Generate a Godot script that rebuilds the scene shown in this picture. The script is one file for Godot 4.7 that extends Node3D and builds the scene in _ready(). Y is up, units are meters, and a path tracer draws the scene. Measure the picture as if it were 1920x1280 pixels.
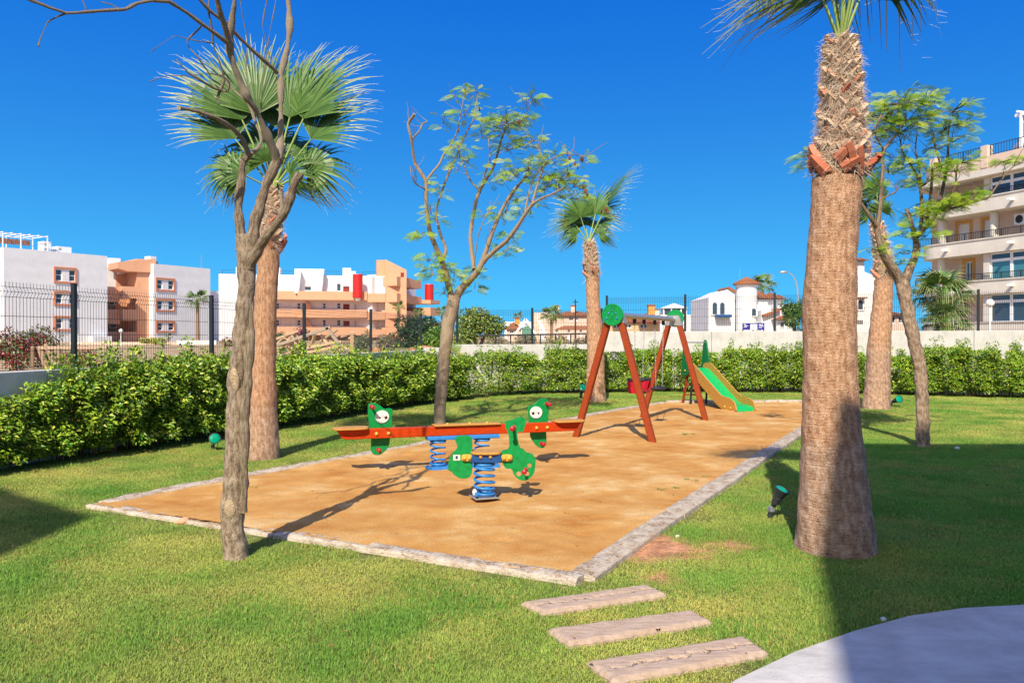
extends Node3D
# A sunny garden playground: camera at eye height, y up, metres. d below is metres in front of the camera (-z).

const FP := 1500.0
const EYE := 1.55
const HZ := 630.0

var rng := RandomNumberGenerator.new()
var used := {}
var M := {}
var grass_holes := []

func P(u: float, v: float, d: float) -> Vector3:
	return Vector3((u - 960.0) / FP * d, EYE - (v - HZ) / FP * d, -d)

func G(u: float, v: float, y := 0.0) -> Vector3:
	var d := FP * (EYE - y) / (v - HZ)
	return Vector3((u - 960.0) / FP * d, y, -d)

class MB:
	var v := PackedVector3Array()
	var n := PackedVector3Array()
	var t := PackedVector2Array()
	var c := PackedColorArray()
	var i := PackedInt32Array()
	var col := Color(1, 1, 1)

	func vert(p: Vector3, nn: Vector3, uv := Vector2.ZERO) -> void:
		v.append(p); n.append(nn); t.append(uv); c.append(col)

	func tri_o(a: Vector3, b: Vector3, d: Vector3, out: Vector3) -> void:
		var nn := (d - a).cross(b - a).normalized()
		var k := v.size()
		if nn.dot(out) < 0.0:
			nn = -nn
			vert(a, nn); vert(d, nn); vert(b, nn)
		else:
			vert(a, nn); vert(b, nn); vert(d, nn)
		i.append(k); i.append(k + 1); i.append(k + 2)

	func quad_o(a: Vector3, b: Vector3, d: Vector3, e: Vector3, out: Vector3) -> void:
		var nn := (d - a).cross(b - a).normalized()
		var k := v.size()
		var uu := (b - a).length()
		var vv := (e - a).length()
		if nn.dot(out) < 0.0:
			nn = -nn
			vert(a, nn); vert(e, nn, Vector2(0, vv)); vert(d, nn, Vector2(uu, vv)); vert(b, nn, Vector2(uu, 0))
		else:
			vert(a, nn); vert(b, nn, Vector2(uu, 0)); vert(d, nn, Vector2(uu, vv)); vert(e, nn, Vector2(0, vv))
		i.append(k); i.append(k + 1); i.append(k + 2); i.append(k); i.append(k + 2); i.append(k + 3)

	func box(tr: Transform3D, s: Vector3) -> void:
		var h := s * 0.5
		var x := tr.basis.x * h.x
		var y := tr.basis.y * h.y
		var z := tr.basis.z * h.z
		var o := tr.origin
		quad_o(o + x - y - z, o + x + y - z, o + x + y + z, o + x - y + z, x)
		quad_o(o - x - y - z, o - x + y - z, o - x + y + z, o - x - y + z, -x)
		quad_o(o + y - x - z, o + y + x - z, o + y + x + z, o + y - x + z, y)
		quad_o(o - y - x - z, o - y + x - z, o - y + x + z, o - y - x + z, -y)
		quad_o(o + z - x - y, o + z + x - y, o + z + x + y, o + z - x + y, z)
		quad_o(o - z - x - y, o - z + x - y, o - z + x + y, o - z - x + y, -z)

	func bb(lo: Vector3, hi: Vector3) -> void:
		box(Transform3D(Basis(), (lo + hi) * 0.5), (hi - lo).abs())

	func bbox(tr: Transform3D, s: Vector3, b: float) -> void:
		# chamfered box
		var h := s * 0.5
		var q := Vector3(h.x - b, h.y - b, h.z - b)
		var bs := tr.basis
		var o := tr.origin
		var ax := [bs.x, bs.y, bs.z]
		for a in 3:
			var e: int = (a + 1) % 3
			var f: int = (a + 2) % 3
			for sg in [-1.0, 1.0]:
				var ce: Vector3 = o + ax[a] * h[a] * sg
				var ve: Vector3 = ax[e] * q[e]
				var vf: Vector3 = ax[f] * q[f]
				quad_o(ce - ve - vf, ce + ve - vf, ce + ve + vf, ce - ve + vf, ax[a] * sg)
			for s1 in [-1.0, 1.0]:
				for s2 in [-1.0, 1.0]:
					var p1: Vector3 = o + ax[e] * h[e] * s1 + ax[f] * q[f] * s2
					var p2: Vector3 = o + ax[e] * q[e] * s1 + ax[f] * h[f] * s2
					var l: Vector3 = ax[a] * q[a]
					quad_o(p1 - l, p1 + l, p2 + l, p2 - l, ax[e] * s1 + ax[f] * s2)
		for s1 in [-1.0, 1.0]:
			for s2 in [-1.0, 1.0]:
				for s3 in [-1.0, 1.0]:
					var pa: Vector3 = o + ax[0] * h.x * s1 + ax[1] * q.y * s2 + ax[2] * q.z * s3
					var pb: Vector3 = o + ax[0] * q.x * s1 + ax[1] * h.y * s2 + ax[2] * q.z * s3
					var pc: Vector3 = o + ax[0] * q.x * s1 + ax[1] * q.y * s2 + ax[2] * h.z * s3
					tri_o(pa, pb, pc, ax[0] * s1 + ax[1] * s2 + ax[2] * s3)

	func bar(a: Vector3, b: Vector3, w: float, h: float, bev := 0.0) -> void:
		# a rectangular bar from a to b; w is its sideways width, h its upward height
		var z := (b - a).normalized()
		var up := Vector3.UP if absf(z.y) < 0.98 else Vector3(0, 0, 1)
		var x := up.cross(z).normalized()
		var y := z.cross(x)
		var tr := Transform3D(Basis(x, y, z), (a + b) * 0.5)
		if bev > 0.0:
			bbox(tr, Vector3(w, h, (b - a).length()), bev)
		else:
			box(tr, Vector3(w, h, (b - a).length()))

	func tube(path: Array, radii: Array, sides := 8, caps := true, nz: FastNoiseLite = null, amp := 0.0, ring_cols: Array = []) -> void:
		var m := path.size()
		var dir: Vector3 = (path[1] - path[0]).normalized()
		var side := dir.cross(Vector3(0.31, 0.2, 0.93)).normalized()
		var k := v.size()
		var along := 0.0
		for j in m:
			var d2: Vector3
			if j == 0:
				d2 = (path[1] - path[0]).normalized()
			elif j == m - 1:
				d2 = (path[j] - path[j - 1]).normalized()
			else:
				d2 = ((path[j + 1] - path[j]).normalized() + (path[j] - path[j - 1]).normalized()).normalized()
			if j > 0:
				along += (path[j] - path[j - 1]).length()
			side = (side - d2 * side.dot(d2)).normalized()
			var up2 := d2.cross(side)
			var r: float = radii[j]
			if not ring_cols.is_empty():
				col = ring_cols[j]
			for s in sides + 1:
				var a := TAU * float(s % sides) / sides
				var nr := side * cos(a) + up2 * sin(a)
				var rr := r
				if nz != null:
					var q: Vector3 = path[j] + nr * r
					rr += amp * nz.get_noise_3d(q.x, q.y, q.z)
				vert(path[j] + nr * rr, nr, Vector2(float(s) / sides, along))
		for j in m - 1:
			for s in sides:
				var p := k + j * (sides + 1) + s
				var q2 := p + sides + 1
				i.append(p); i.append(p + 1); i.append(q2)
				i.append(q2); i.append(p + 1); i.append(q2 + 1)
		if nz != null:
			_fix_normals(k, m, sides)
		# make the winding agree with the normals
		var a0 := v[i[i.size() - 6 * (m - 1) * sides]]
		var b0 := v[i[i.size() - 6 * (m - 1) * sides + 1]]
		var c0 := v[i[i.size() - 6 * (m - 1) * sides + 2]]
		if (c0 - a0).cross(b0 - a0).dot(n[k]) < 0.0:
			var st := i.size() - 6 * (m - 1) * sides
			for q3 in range(st, i.size(), 3):
				var tmp := i[q3 + 1]
				i[q3 + 1] = i[q3 + 2]
				i[q3 + 2] = tmp
		if caps:
			_cap(k, sides, (path[0] - path[1]).normalized(), path[0])
			_cap(k + (m - 1) * (sides + 1), sides, (path[m - 1] - path[m - 2]).normalized(), path[m - 1])

	func _fix_normals(k: int, m: int, sides: int) -> void:
		for j in m:
			for s in sides + 1:
				var p := k + j * (sides + 1) + s
				var s0 := k + j * (sides + 1) + ((s - 1 + sides) % sides)
				var s1 := k + j * (sides + 1) + ((s + 1) % sides)
				var u0 := p - (sides + 1) if j > 0 else p
				var u1 := p + (sides + 1) if j < m - 1 else p
				var nn := (v[s1] - v[s0]).cross(v[u1] - v[u0]).normalized()
				if nn.dot(n[p]) < 0.0:
					nn = -nn
				n[p] = nn

	func _cap(k: int, sides: int, out: Vector3, ce: Vector3) -> void:
		for s in sides:
			tri_o(v[k + s], v[k + s + 1], ce, out)

	func extrude(poly: PackedVector2Array, depth: float, tr: Transform3D, bev := 0.0) -> void:
		var m := poly.size()
		var inner := PackedVector2Array()
		var area := 0.0
		for j in m:
			area += poly[j].cross(poly[(j + 1) % m])
		var sg := 1.0 if area > 0.0 else -1.0
		for j in m:
			var e1 := (poly[j] - poly[(j - 1 + m) % m]).normalized()
			var e2 := (poly[(j + 1) % m] - poly[j]).normalized()
			var nn := (Vector2(e1.y, -e1.x) + Vector2(e2.y, -e2.x)).normalized() * sg
			inner.append(poly[j] - nn * bev)
		var tris := Geometry2D.triangulate_polygon(inner)
		var h := depth * 0.5
		for s2 in [-1.0, 1.0]:
			for q in range(0, tris.size(), 3):
				var a := inner[tris[q]]
				var b := inner[tris[q + 1]]
				var d := inner[tris[q + 2]]
				tri_o(tr * Vector3(a.x, a.y, h * s2), tr * Vector3(b.x, b.y, h * s2), tr * Vector3(d.x, d.y, h * s2), tr.basis.z * s2)
		for j in m:
			var a2 := poly[j]
			var b2 := poly[(j + 1) % m]
			var e := (b2 - a2)
			var o2 := Vector3(e.y, -e.x, 0) * sg
			var ow := tr.basis * o2
			var g := h - bev
			quad_o(tr * Vector3(a2.x, a2.y, -g), tr * Vector3(b2.x, b2.y, -g), tr * Vector3(b2.x, b2.y, g), tr * Vector3(a2.x, a2.y, g), ow)
			if bev > 0.0:
				var a3 := inner[j]
				var b3 := inner[(j + 1) % m]
				for s3 in [-1.0, 1.0]:
					quad_o(tr * Vector3(a2.x, a2.y, g * s3), tr * Vector3(b2.x, b2.y, g * s3), tr * Vector3(b3.x, b3.y, h * s3), tr * Vector3(a3.x, a3.y, h * s3), ow + tr.basis.z * s3)

	func lathe(prof: Array, tr: Transform3D, sides := 16) -> void:
		# prof: Vector2(radius, height), from bottom to top; each band is smooth around and flat along
		for j in prof.size() - 1:
			var a: Vector2 = prof[j]
			var b: Vector2 = prof[j + 1]
			var e := b - a
			var nn2 := Vector2(e.y, -e.x).normalized()
			var k := v.size()
			for s in sides + 1:
				var w := TAU * s / sides
				var rd := Vector3(cos(w), 0, sin(w))
				var nn := (tr.basis * (rd * nn2.x + Vector3.UP * nn2.y)).normalized()
				vert(tr * (rd * a.x + Vector3.UP * a.y), nn, Vector2(float(s) / sides, a.y))
				vert(tr * (rd * b.x + Vector3.UP * b.y), nn, Vector2(float(s) / sides, b.y))
			for s in sides:
				var p := k + s * 2
				var want := n[p]
				_idx(p, p + 1, p + 3, want)
				_idx(p, p + 3, p + 2, want)

	func _idx(a: int, b: int, d: int, want: Vector3) -> void:
		var g := (v[d] - v[a]).cross(v[b] - v[a])
		i.append(a)
		if g.dot(want) < 0.0:
			i.append(d); i.append(b)
		else:
			i.append(b); i.append(d)

	func ball(ce: Vector3, r: Vector3, seg := 12, rings := 8, bs := Basis()) -> void:
		var k := v.size()
		for a in rings + 1:
			var th := PI * a / rings
			for b in seg + 1:
				var ph := TAU * b / seg
				var q := Vector3(sin(th) * cos(ph), cos(th), sin(th) * sin(ph))
				vert(ce + bs * (q * r), (bs * (q / r)).normalized(), Vector2(float(b) / seg, float(a) / rings))
		for a in rings:
			for b in seg:
				var p := k + a * (seg + 1) + b
				i.append(p); i.append(p + 1); i.append(p + seg + 1)
				i.append(p + 1); i.append(p + seg + 2); i.append(p + seg + 1)
		var a0 := v[k + seg + 1]
		if (v[k + 2 * seg + 2] - a0).cross(v[k + seg + 2] - a0).dot(n[k + seg + 1]) < 0.0:
			var st := i.size() - 6 * rings * seg
			for q3 in range(st, i.size(), 3):
				var tmp := i[q3 + 1]
				i[q3 + 1] = i[q3 + 2]
				i[q3 + 2] = tmp

	func blade_leaf(o: Vector3, dir: Vector3, up: Vector3, l: float, w: float, fold := 0.25, droop := 0.2) -> void:
		# a small folded leaf of four triangles
		var sd := dir.cross(up).normalized()
		var un := sd.cross(dir).normalized()
		var mid := o + dir * l * 0.45
		var tip := o + dir * l - un * l * droop
		var a := mid + sd * w * 0.5 + un * w * fold
		var b := mid - sd * w * 0.5 + un * w * fold
		var n1 := (un - sd * fold * 1.6).normalized()
		var n2 := (un + sd * fold * 1.6).normalized()
		var k := v.size()
		vert(o, n1); vert(a, n1); vert(tip, n1); vert(mid, n1)
		vert(o, n2); vert(mid, n2); vert(tip, n2); vert(b, n2)
		for q in [[0, 1, 3], [1, 2, 3], [4, 5, 7], [5, 6, 7]]:
			_idx(k + q[0], k + q[1], k + q[2], n[k + q[0]])

	func mesh(m: Material, off := Vector3.ZERO) -> ArrayMesh:
		var ar := []
		ar.resize(Mesh.ARRAY_MAX)
		ar[Mesh.ARRAY_VERTEX] = (Transform3D(Basis(), -off) * v) if off != Vector3.ZERO else v
		ar[Mesh.ARRAY_NORMAL] = n
		ar[Mesh.ARRAY_TEX_UV] = t
		ar[Mesh.ARRAY_COLOR] = c
		ar[Mesh.ARRAY_INDEX] = i
		var am := ArrayMesh.new()
		am.add_surface_from_arrays(Mesh.PRIMITIVE_TRIANGLES, ar)
		am.surface_set_material(0, m)
		return am

# ---------- naming and the tree of things ----------
func numbered(nm: String) -> String:
	used[nm] = int(used.get(nm, -1)) + 1
	return nm if used[nm] == 0 else "%s_%03d" % [nm, used[nm]]

func tag(o: Node, label: String, cat: String, group := "") -> Node:
	o.set_meta("label", label)
	o.set_meta("category", cat)
	if group != "":
		o.set_meta("group", group)
	return o

func thing(nm: String, label: String, cat: String, at := Vector3.ZERO, group := "") -> Node3D:
	var o := Node3D.new()
	o.name = numbered(nm)
	add_child(o)
	o.position = at
	tag(o, label, cat, group)
	return o

func woff(p: Node) -> Vector3:
	var s := Vector3.ZERO
	while p != self:
		s += (p as Node3D).position
		p = p.get_parent()
	return s

func part(mb: MB, nm: String, m: Material, parent: Node) -> MeshInstance3D:
	var o := MeshInstance3D.new()
	o.name = nm
	o.mesh = mb.mesh(m, woff(parent))
	parent.add_child(o, true)
	return o

func shared(ms: Mesh, nm: String, tr: Transform3D, parent: Node) -> MeshInstance3D:
	var o := MeshInstance3D.new()
	o.name = nm
	o.mesh = ms
	o.transform = Transform3D(tr.basis, tr.origin - woff(parent))
	parent.add_child(o, true)
	return o

func struct(mb: MB, nm: String, m: Material) -> MeshInstance3D:
	var o := MeshInstance3D.new()
	o.name = nm
	o.mesh = mb.mesh(m)
	o.set_meta("kind", "structure")
	add_child(o, true)
	return o

func copy(o: Node3D, nm: String, label: String, at: Vector3, turn: float, sc: Vector3, group: String) -> Node3D:
	var r: Node3D = o.duplicate()
	r.name = numbered(nm)
	add_child(r)
	r.position = at
	r.basis = Basis(Vector3.UP, turn) * Basis.from_scale(sc)
	r.set_meta("label", label)
	r.set_meta("group", group)
	return r

# ---------- materials ----------
func nbytes(size: int, freq: float, oct: int, sd: int, kind := FastNoiseLite.TYPE_SIMPLEX_SMOOTH) -> PackedByteArray:
	var nz := FastNoiseLite.new()
	nz.noise_type = kind
	nz.frequency = freq
	nz.seed = sd
	nz.fractal_type = FastNoiseLite.FRACTAL_FBM if oct > 1 else FastNoiseLite.FRACTAL_NONE
	nz.fractal_octaves = oct
	var im := nz.get_seamless_image(size, size, false, false, 0.1, true)
	im.convert(Image.FORMAT_L8)
	return im.get_data()

func make_tex(size: int, layers: Array, ramp: Array, gain := 1.0) -> Array:
	# layers: [bytes, x step, y step, weight]; ramp: [position, colour, ...]. Gives [colour, height] textures
	var gr := Gradient.new()
	var offs := PackedFloat32Array()
	var cols := PackedColorArray()
	for q in range(0, ramp.size(), 2):
		offs.append(ramp[q]); cols.append(ramp[q + 1])
	gr.offsets = offs
	gr.colors = cols
	var lr := PackedByteArray()
	lr.resize(768)
	for q in 256:
		var cc := gr.sample(q / 255.0)
		lr[q * 3] = int(clampf(cc.r, 0, 1) * 255.0)
		lr[q * 3 + 1] = int(clampf(cc.g, 0, 1) * 255.0)
		lr[q * 3 + 2] = int(clampf(cc.b, 0, 1) * 255.0)
	var acc := PackedFloat32Array()
	acc.resize(size * size)
	for l in layers:
		var b: PackedByteArray = l[0]
		var sx: int = l[1]
		var sy: int = l[2]
		var w: float = l[3]
		var q := 0
		for y in size:
			var row := ((y * sy) % size) * size
			for x in size:
				acc[q] += w * b[row + (x * sx) % size]
				q += 1
	var px := PackedByteArray()
	px.resize(size * size * 3)
	var hp := PackedByteArray()
	hp.resize(size * size)
	for q in size * size:
		var k := clampi(int((acc[q] - 127.5) * gain + 127.5), 0, 255)
		hp[q] = k
		px[q * 3] = lr[k * 3]
		px[q * 3 + 1] = lr[k * 3 + 1]
		px[q * 3 + 2] = lr[k * 3 + 2]
	var a := ImageTexture.create_from_image(Image.create_from_data(size, size, false, Image.FORMAT_RGB8, px))
	var h := ImageTexture.create_from_image(Image.create_from_data(size, size, false, Image.FORMAT_L8, hp))
	return [a, h]

func plain(cl: Color, rough := 0.6, metal := 0.0, spec := 0.5) -> StandardMaterial3D:
	var m := StandardMaterial3D.new()
	m.albedo_color = cl
	m.roughness = rough
	m.metallic = metal
	m.metallic_specular = spec
	return m

func tinted(rough := 0.6, back := 0.0) -> StandardMaterial3D:
	var m := plain(Color.WHITE, rough)
	m.vertex_color_use_as_albedo = true
	m.cull_mode = BaseMaterial3D.CULL_DISABLED
	if back > 0.0:
		m.backlight_enabled = true
		m.backlight = Color(back, back, back * 0.4)
	return m

func textured(tx: Array, sc: Vector3, relief := 0.0, rough := 0.9, world := true, use_vertex := false) -> StandardMaterial3D:
	var m := plain(Color.WHITE, rough, 0.0, 0.3)
	m.albedo_texture = tx[0]
	m.uv1_triplanar = true
	m.uv1_world_triplanar = world
	m.uv1_scale = sc
	m.vertex_color_use_as_albedo = use_vertex
	if relief > 0.0:
		m.heightmap_enabled = true
		m.heightmap_texture = tx[1]
		m.heightmap_scale = relief
	return m

func uvmat(tx: Array, sc: Vector3, relief := 0.0, rough := 0.9, use_vertex := true) -> StandardMaterial3D:
	var m := textured(tx, sc, relief, rough, false, use_vertex)
	m.uv1_triplanar = false
	return m

func lin(r: float, g: float, b: float) -> Color:
	# sRGB bytes to a linear vertex colour
	return Color(r / 255.0, g / 255.0, b / 255.0).srgb_to_linear()

func vary(cl: Color, amt: float) -> Color:
	var k := 1.0 + rng.randf_range(-amt, amt)
	return Color(cl.r * k, cl.g * k * (1.0 + rng.randf_range(-amt, amt) * 0.25), cl.b * k)

func _ready() -> void:
	rng.seed = 7
	# camera
	var cam := Camera3D.new()
	cam.name = "camera"
	add_child(cam)
	cam.position = Vector3(0, EYE, 0)
	cam.rotation.x = -atan(10.0 / FP)
	cam.fov = rad_to_deg(2.0 * atan(640.0 / FP))
	cam.near = 0.05
	cam.far = 3000.0
	cam.current = true
	# sky, exposure
	var sm := ProceduralSkyMaterial.new()
	sm.sky_top_color = Color8(0, 91, 199)
	sm.sky_horizon_color = Color8(84, 198, 250)
	sm.sky_curve = 0.118
	sm.sun_angle_max = 80.0
	sm.sun_curve = 0.5
	sm.ground_bottom_color = Color(0.45, 0.42, 0.36)
	sm.ground_horizon_color = Color(0.55, 0.72, 0.88)
	sm.energy_multiplier = 0.97
	var sky := Sky.new()
	sky.sky_material = sm
	var env := Environment.new()
	env.background_mode = Environment.BG_SKY
	env.sky = sky
	env.tonemap_mode = Environment.TONE_MAPPER_LINEAR
	env.tonemap_exposure = 1.24
	env.sdfgi_enabled = true
	env.ssao_enabled = true
	env.ssil_enabled = true
	var we := WorldEnvironment.new()
	we.name = "world_environment"
	we.environment = env
	add_child(we)
	# sun: behind the camera, a little to its left, about 40 degrees up
	var sun := DirectionalLight3D.new()
	sun.name = "sun"
	add_child(sun)
	sun.look_at_from_position(Vector3.ZERO, Vector3(0.21, -0.95, -1.0), Vector3.UP)
	sun.light_color = Color(1.0, 0.955, 0.88)
	sun.light_energy = 1.5
	sun.light_angular_distance = 0.5
	sun.shadow_enabled = true

	make_materials()
	make_ground()
	make_walls_and_fence()
	make_shading_buildings()
	make_far_buildings()
	make_outside_things()
	make_palms()
	make_trees()
	make_hedge()
	make_play()
	make_small()
	make_grass()

# ---------- materials used in several places ----------
func make_materials() -> void:
	var n1 := nbytes(512, 0.012, 5, 1)
	var n2 := nbytes(512, 0.05, 4, 2)
	var n3 := nbytes(512, 0.22, 2, 3)
	var n4 := nbytes(512, 0.03, 3, 4, FastNoiseLite.TYPE_CELLULAR)
	var nb := nbytes(1024, 0.004, 5, 8)
	var nc := nbytes(1024, 0.015, 5, 9)
	var nd := nbytes(1024, 0.2, 2, 10)
	var tx_soil := make_tex(512, [[n1, 1, 1, 0.4], [n2, 1, 1, 0.35], [n3, 1, 1, 0.25]], [0.0, Color8(150, 150, 150), 0.5, Color8(205, 205, 205), 1.0, Color8(255, 255, 255)], 1.7)
	M.lawn = textured(tx_soil, Vector3.ONE * 0.9, 1.5, 1.0, true, true)
	var tx_sand := make_tex(1024, [[nb, 1, 1, 0.46], [nc, 1, 1, 0.28], [nd, 1, 1, 0.26]], [0.0, Color8(168, 110, 50), 0.3, Color8(186, 134, 70), 0.55, Color8(195, 147, 83), 0.78, Color8(207, 170, 113), 1.0, Color8(220, 192, 146)], 1.5)

	M.sand = textured(tx_sand, Vector3(0.21, 0.21, 0.21), 1.0, 1.0)
	var tx_dirt := make_tex(512, [[n1, 1, 1, 0.5], [n2, 1, 1, 0.3], [n3, 1, 1, 0.2]], [0.0, Color8(120, 104, 74), 0.4, Color8(168, 144, 108), 0.7, Color8(190, 166, 130), 1.0, Color8(206, 186, 154)], 1.6)
	M.dirt = textured(tx_dirt, Vector3.ONE * 0.12, 3.0, 1.0)
	M.mound = textured(tx_dirt, Vector3.ONE * 0.5, 3.0, 1.0)
	M.mound.albedo_color = Color(1.0, 0.86, 0.78)
	var tx_conc := make_tex(512, [[n1, 1, 1, 0.45], [n1, 4, 1, 0.3], [n3, 1, 1, 0.25]], [0.0, Color8(184, 181, 172), 0.5, Color8(202, 200, 193), 1.0, Color8(214, 212, 206)], 1.6)
	M.concrete = textured(tx_conc, Vector3.ONE * 0.4, 0.2, 0.9)
	var tx_pave := make_tex(512, [[n1, 1, 1, 0.5], [n1, 2, 4, 0.28], [n3, 1, 1, 0.22]], [0.0, Color8(176, 172, 164), 0.45, Color8(194, 190, 183), 1.0, Color8(212, 209, 202)], 1.5)
	M.pave = textured(tx_pave, Vector3.ONE * 0.5, 0.5, 0.75)
	var tx_kerb := make_tex(512, [[n1, 1, 1, 0.34], [n2, 1, 2, 0.36], [n3, 1, 1, 0.3]], [0.0, Color8(92, 64, 44), 0.24, Color8(150, 122, 94), 0.42, Color8(184, 170, 150), 0.75, Color8(206, 195, 178), 1.0, Color8(218, 209, 195)], 1.9)
	M.kerb = textured(tx_kerb, Vector3(0.9, 0.9, 0.9), 1.0, 0.95, false, true)
	var tx_step := make_tex(512, [[n1, 1, 4, 0.36], [n2, 1, 3, 0.3], [n3, 1, 1, 0.34]], [0.0, Color8(156, 132, 112), 0.5, Color8(184, 161, 140), 1.0, Color8(204, 184, 164)], 1.6)
	M.step = textured(tx_step, Vector3.ONE * 1.1, 0.35, 0.9, false, true)
	var tx_palm := make_tex(512, [[n1, 1, 8, 0.16], [n2, 1, 5, 0.18], [n3, 1, 1, 0.22], [n2, 6, 1, 0.22], [n1, 2, 1, 0.26]], [0.0, Color8(96, 68, 52), 0.24, Color8(156, 118, 92), 0.5, Color8(200, 162, 132), 0.78, Color8(228, 198, 170), 1.0, Color8(246, 228, 208)], 2.0)
	M.palm_bark = uvmat(tx_palm, Vector3(2.0, 1.3, 1), 1.2, 1.0)
	var tx_bark := make_tex(512, [[n2, 4, 1, 0.34], [n3, 2, 1, 0.33], [n1, 2, 1, 0.33]], [0.0, Color8(84, 66, 52), 0.28, Color8(142, 120, 98), 0.55, Color8(190, 170, 146), 1.0, Color8(226, 212, 194)], 2.0)
	M.bark = uvmat(tx_bark, Vector3(1, 1.6, 1), 1.0, 1.0)
	var tx_ring := make_tex(512, [[n2, 1, 3, 0.5], [n3, 1, 1, 0.5]], [0.0, Color8(104, 88, 70), 0.4, Color8(168, 150, 126), 0.7, Color8(200, 184, 162), 1.0, Color8(226, 216, 200)], 1.8)
	M.bark_pale = uvmat(tx_ring, Vector3(1, 2.0, 1), 0.5, 1.0)
	M.cut_wood = textured(tx_ring, Vector3(1.2, 1.2, 1.2), 0.4, 0.9, false)
	M.cut_wood.albedo_color = Color(1.0, 0.97, 0.91)
	M.boot = tinted(0.85)
	M.fibre = tinted(1.0)
	M.leaf = tinted(0.4, 0.3)
	M.frond = tinted(0.45, 0.3)
	M.feather = tinted(0.6, 0.7)
	M.grass = tinted(0.7, 0.3)
	M.flower = tinted(0.7, 0.2)
	M.timber = tinted(0.8)
	var tx_wood := make_tex(512, [[n2, 1, 6, 0.5], [n3, 1, 2, 0.3], [n1, 1, 4, 0.2]], [0.0, Color8(150, 150, 150), 0.5, Color8(222, 222, 222), 1.0, Color8(255, 255, 255)], 1.6)
	M.red_wood = textured(tx_wood, Vector3(1.2, 1.2, 1.2), 0.25, 0.5, false)
	M.red_wood.albedo_color = Color8(178, 78, 40)
	M.orange_paint = textured(tx_wood, Vector3(0.6, 1.5, 1.5), 0.06, 0.42, false)
	M.orange_paint.albedo_color = Color8(226, 76, 24)
	var tx_wear := make_tex(512, [[n1, 1, 1, 0.42], [n2, 1, 2, 0.28], [n3, 1, 1, 0.3]], [0.0, Color8(196, 190, 180), 0.3, Color8(232, 230, 226), 0.55, Color8(250, 250, 250), 1.0, Color8(255, 255, 255)], 2.0)
	for q in [["green_panel", Color8(0, 150, 72), 0.4], ["green_dark", Color8(10, 122, 62), 0.42], ["green_slide", Color8(20, 186, 98), 0.38], ["ochre", Color8(204, 150, 66), 0.55], ["blue", Color8(54, 142, 222), 0.4], ["blue_dark", Color8(20, 82, 148), 0.45], ["red_knob", Color8(190, 26, 46), 0.35], ["yellow", Color8(236, 180, 70), 0.45], ["white_plastic", Color8(236, 236, 233), 0.4]]:
		M[q[0]] = textured(tx_wear, Vector3.ONE * 2.3, 0.03, q[2], false)
		M[q[0]].albedo_color = q[1]
		M[q[0]].metallic_specular = 0.5
	M.eye = plain(Color8(60, 44, 40), 0.3)
	M.steel = plain(Color8(196, 196, 192), 0.42, 0.75)
	M.rubber = plain(Color8(34, 36, 40), 0.6)
	M.lamp_body = plain(Color8(52, 54, 58), 0.5)
	M.lamp_lens = plain(Color8(0, 150, 116), 0.15)
	M.fence = plain(Color8(34, 44, 50), 0.5, 0.1)
	var tx_plaster := make_tex(512, [[n1, 1, 1, 0.5], [n1, 5, 1, 0.28], [n3, 1, 1, 0.22]], [0.0, Color8(232, 232, 230), 0.5, Color8(246, 246, 245), 1.0, Color8(255, 255, 255)], 1.4)
	for q in [["white", Color8(236, 237, 238)], ["orange", Color8(224, 170, 136)], ["beige", Color8(214, 184, 160)], ["greige", Color8(222, 216, 205)], ["cream", Color8(222, 190, 150)], ["ochre_wall", Color8(214, 160, 86)], ["pink", Color8(228, 202, 182)]]:
		M[q[0]] = textured(tx_plaster, Vector3.ONE * 0.11, 0.3, 0.92)
		M[q[0]].albedo_color = q[1]
	M.trim = plain(Color8(206, 132, 94), 0.8)
	M.glass = plain(Color8(58, 74, 90), 0.08, 0.0, 0.6)
	M.glass_teal = plain(Color8(70, 128, 140), 0.1, 0.0, 0.6)
	M.frame = plain(Color8(240, 240, 240), 0.5)
	M.shutter = plain(Color8(232, 226, 220), 0.7)
	M.door_red = plain(Color8(132, 44, 34), 0.6)
	M.dark_room = plain(Color8(176, 150, 130), 0.9)
	M.red_drum = plain(Color8(196, 34, 30), 0.4)
	var tx_tile := make_tex(512, [[n2, 2, 1, 0.5], [n3, 1, 1, 0.5]], [0.0, Color8(110, 66, 44), 0.5, Color8(160, 104, 74), 1.0, Color8(196, 142, 108)], 1.8)
	M.tile = textured(tx_tile, Vector3.ONE * 0.5, 2.0, 0.95)
	M.iron = plain(Color8(42, 40, 40), 0.6)
	M.blue_sign = plain(Color8(30, 38, 150), 0.5)
	M.lamp_globe = plain(Color8(244, 244, 240), 0.3)
	M.skin = plain(Color8(196, 140, 112), 0.6)
	M.curtain = plain(Color8(210, 178, 168), 0.9)

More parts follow.
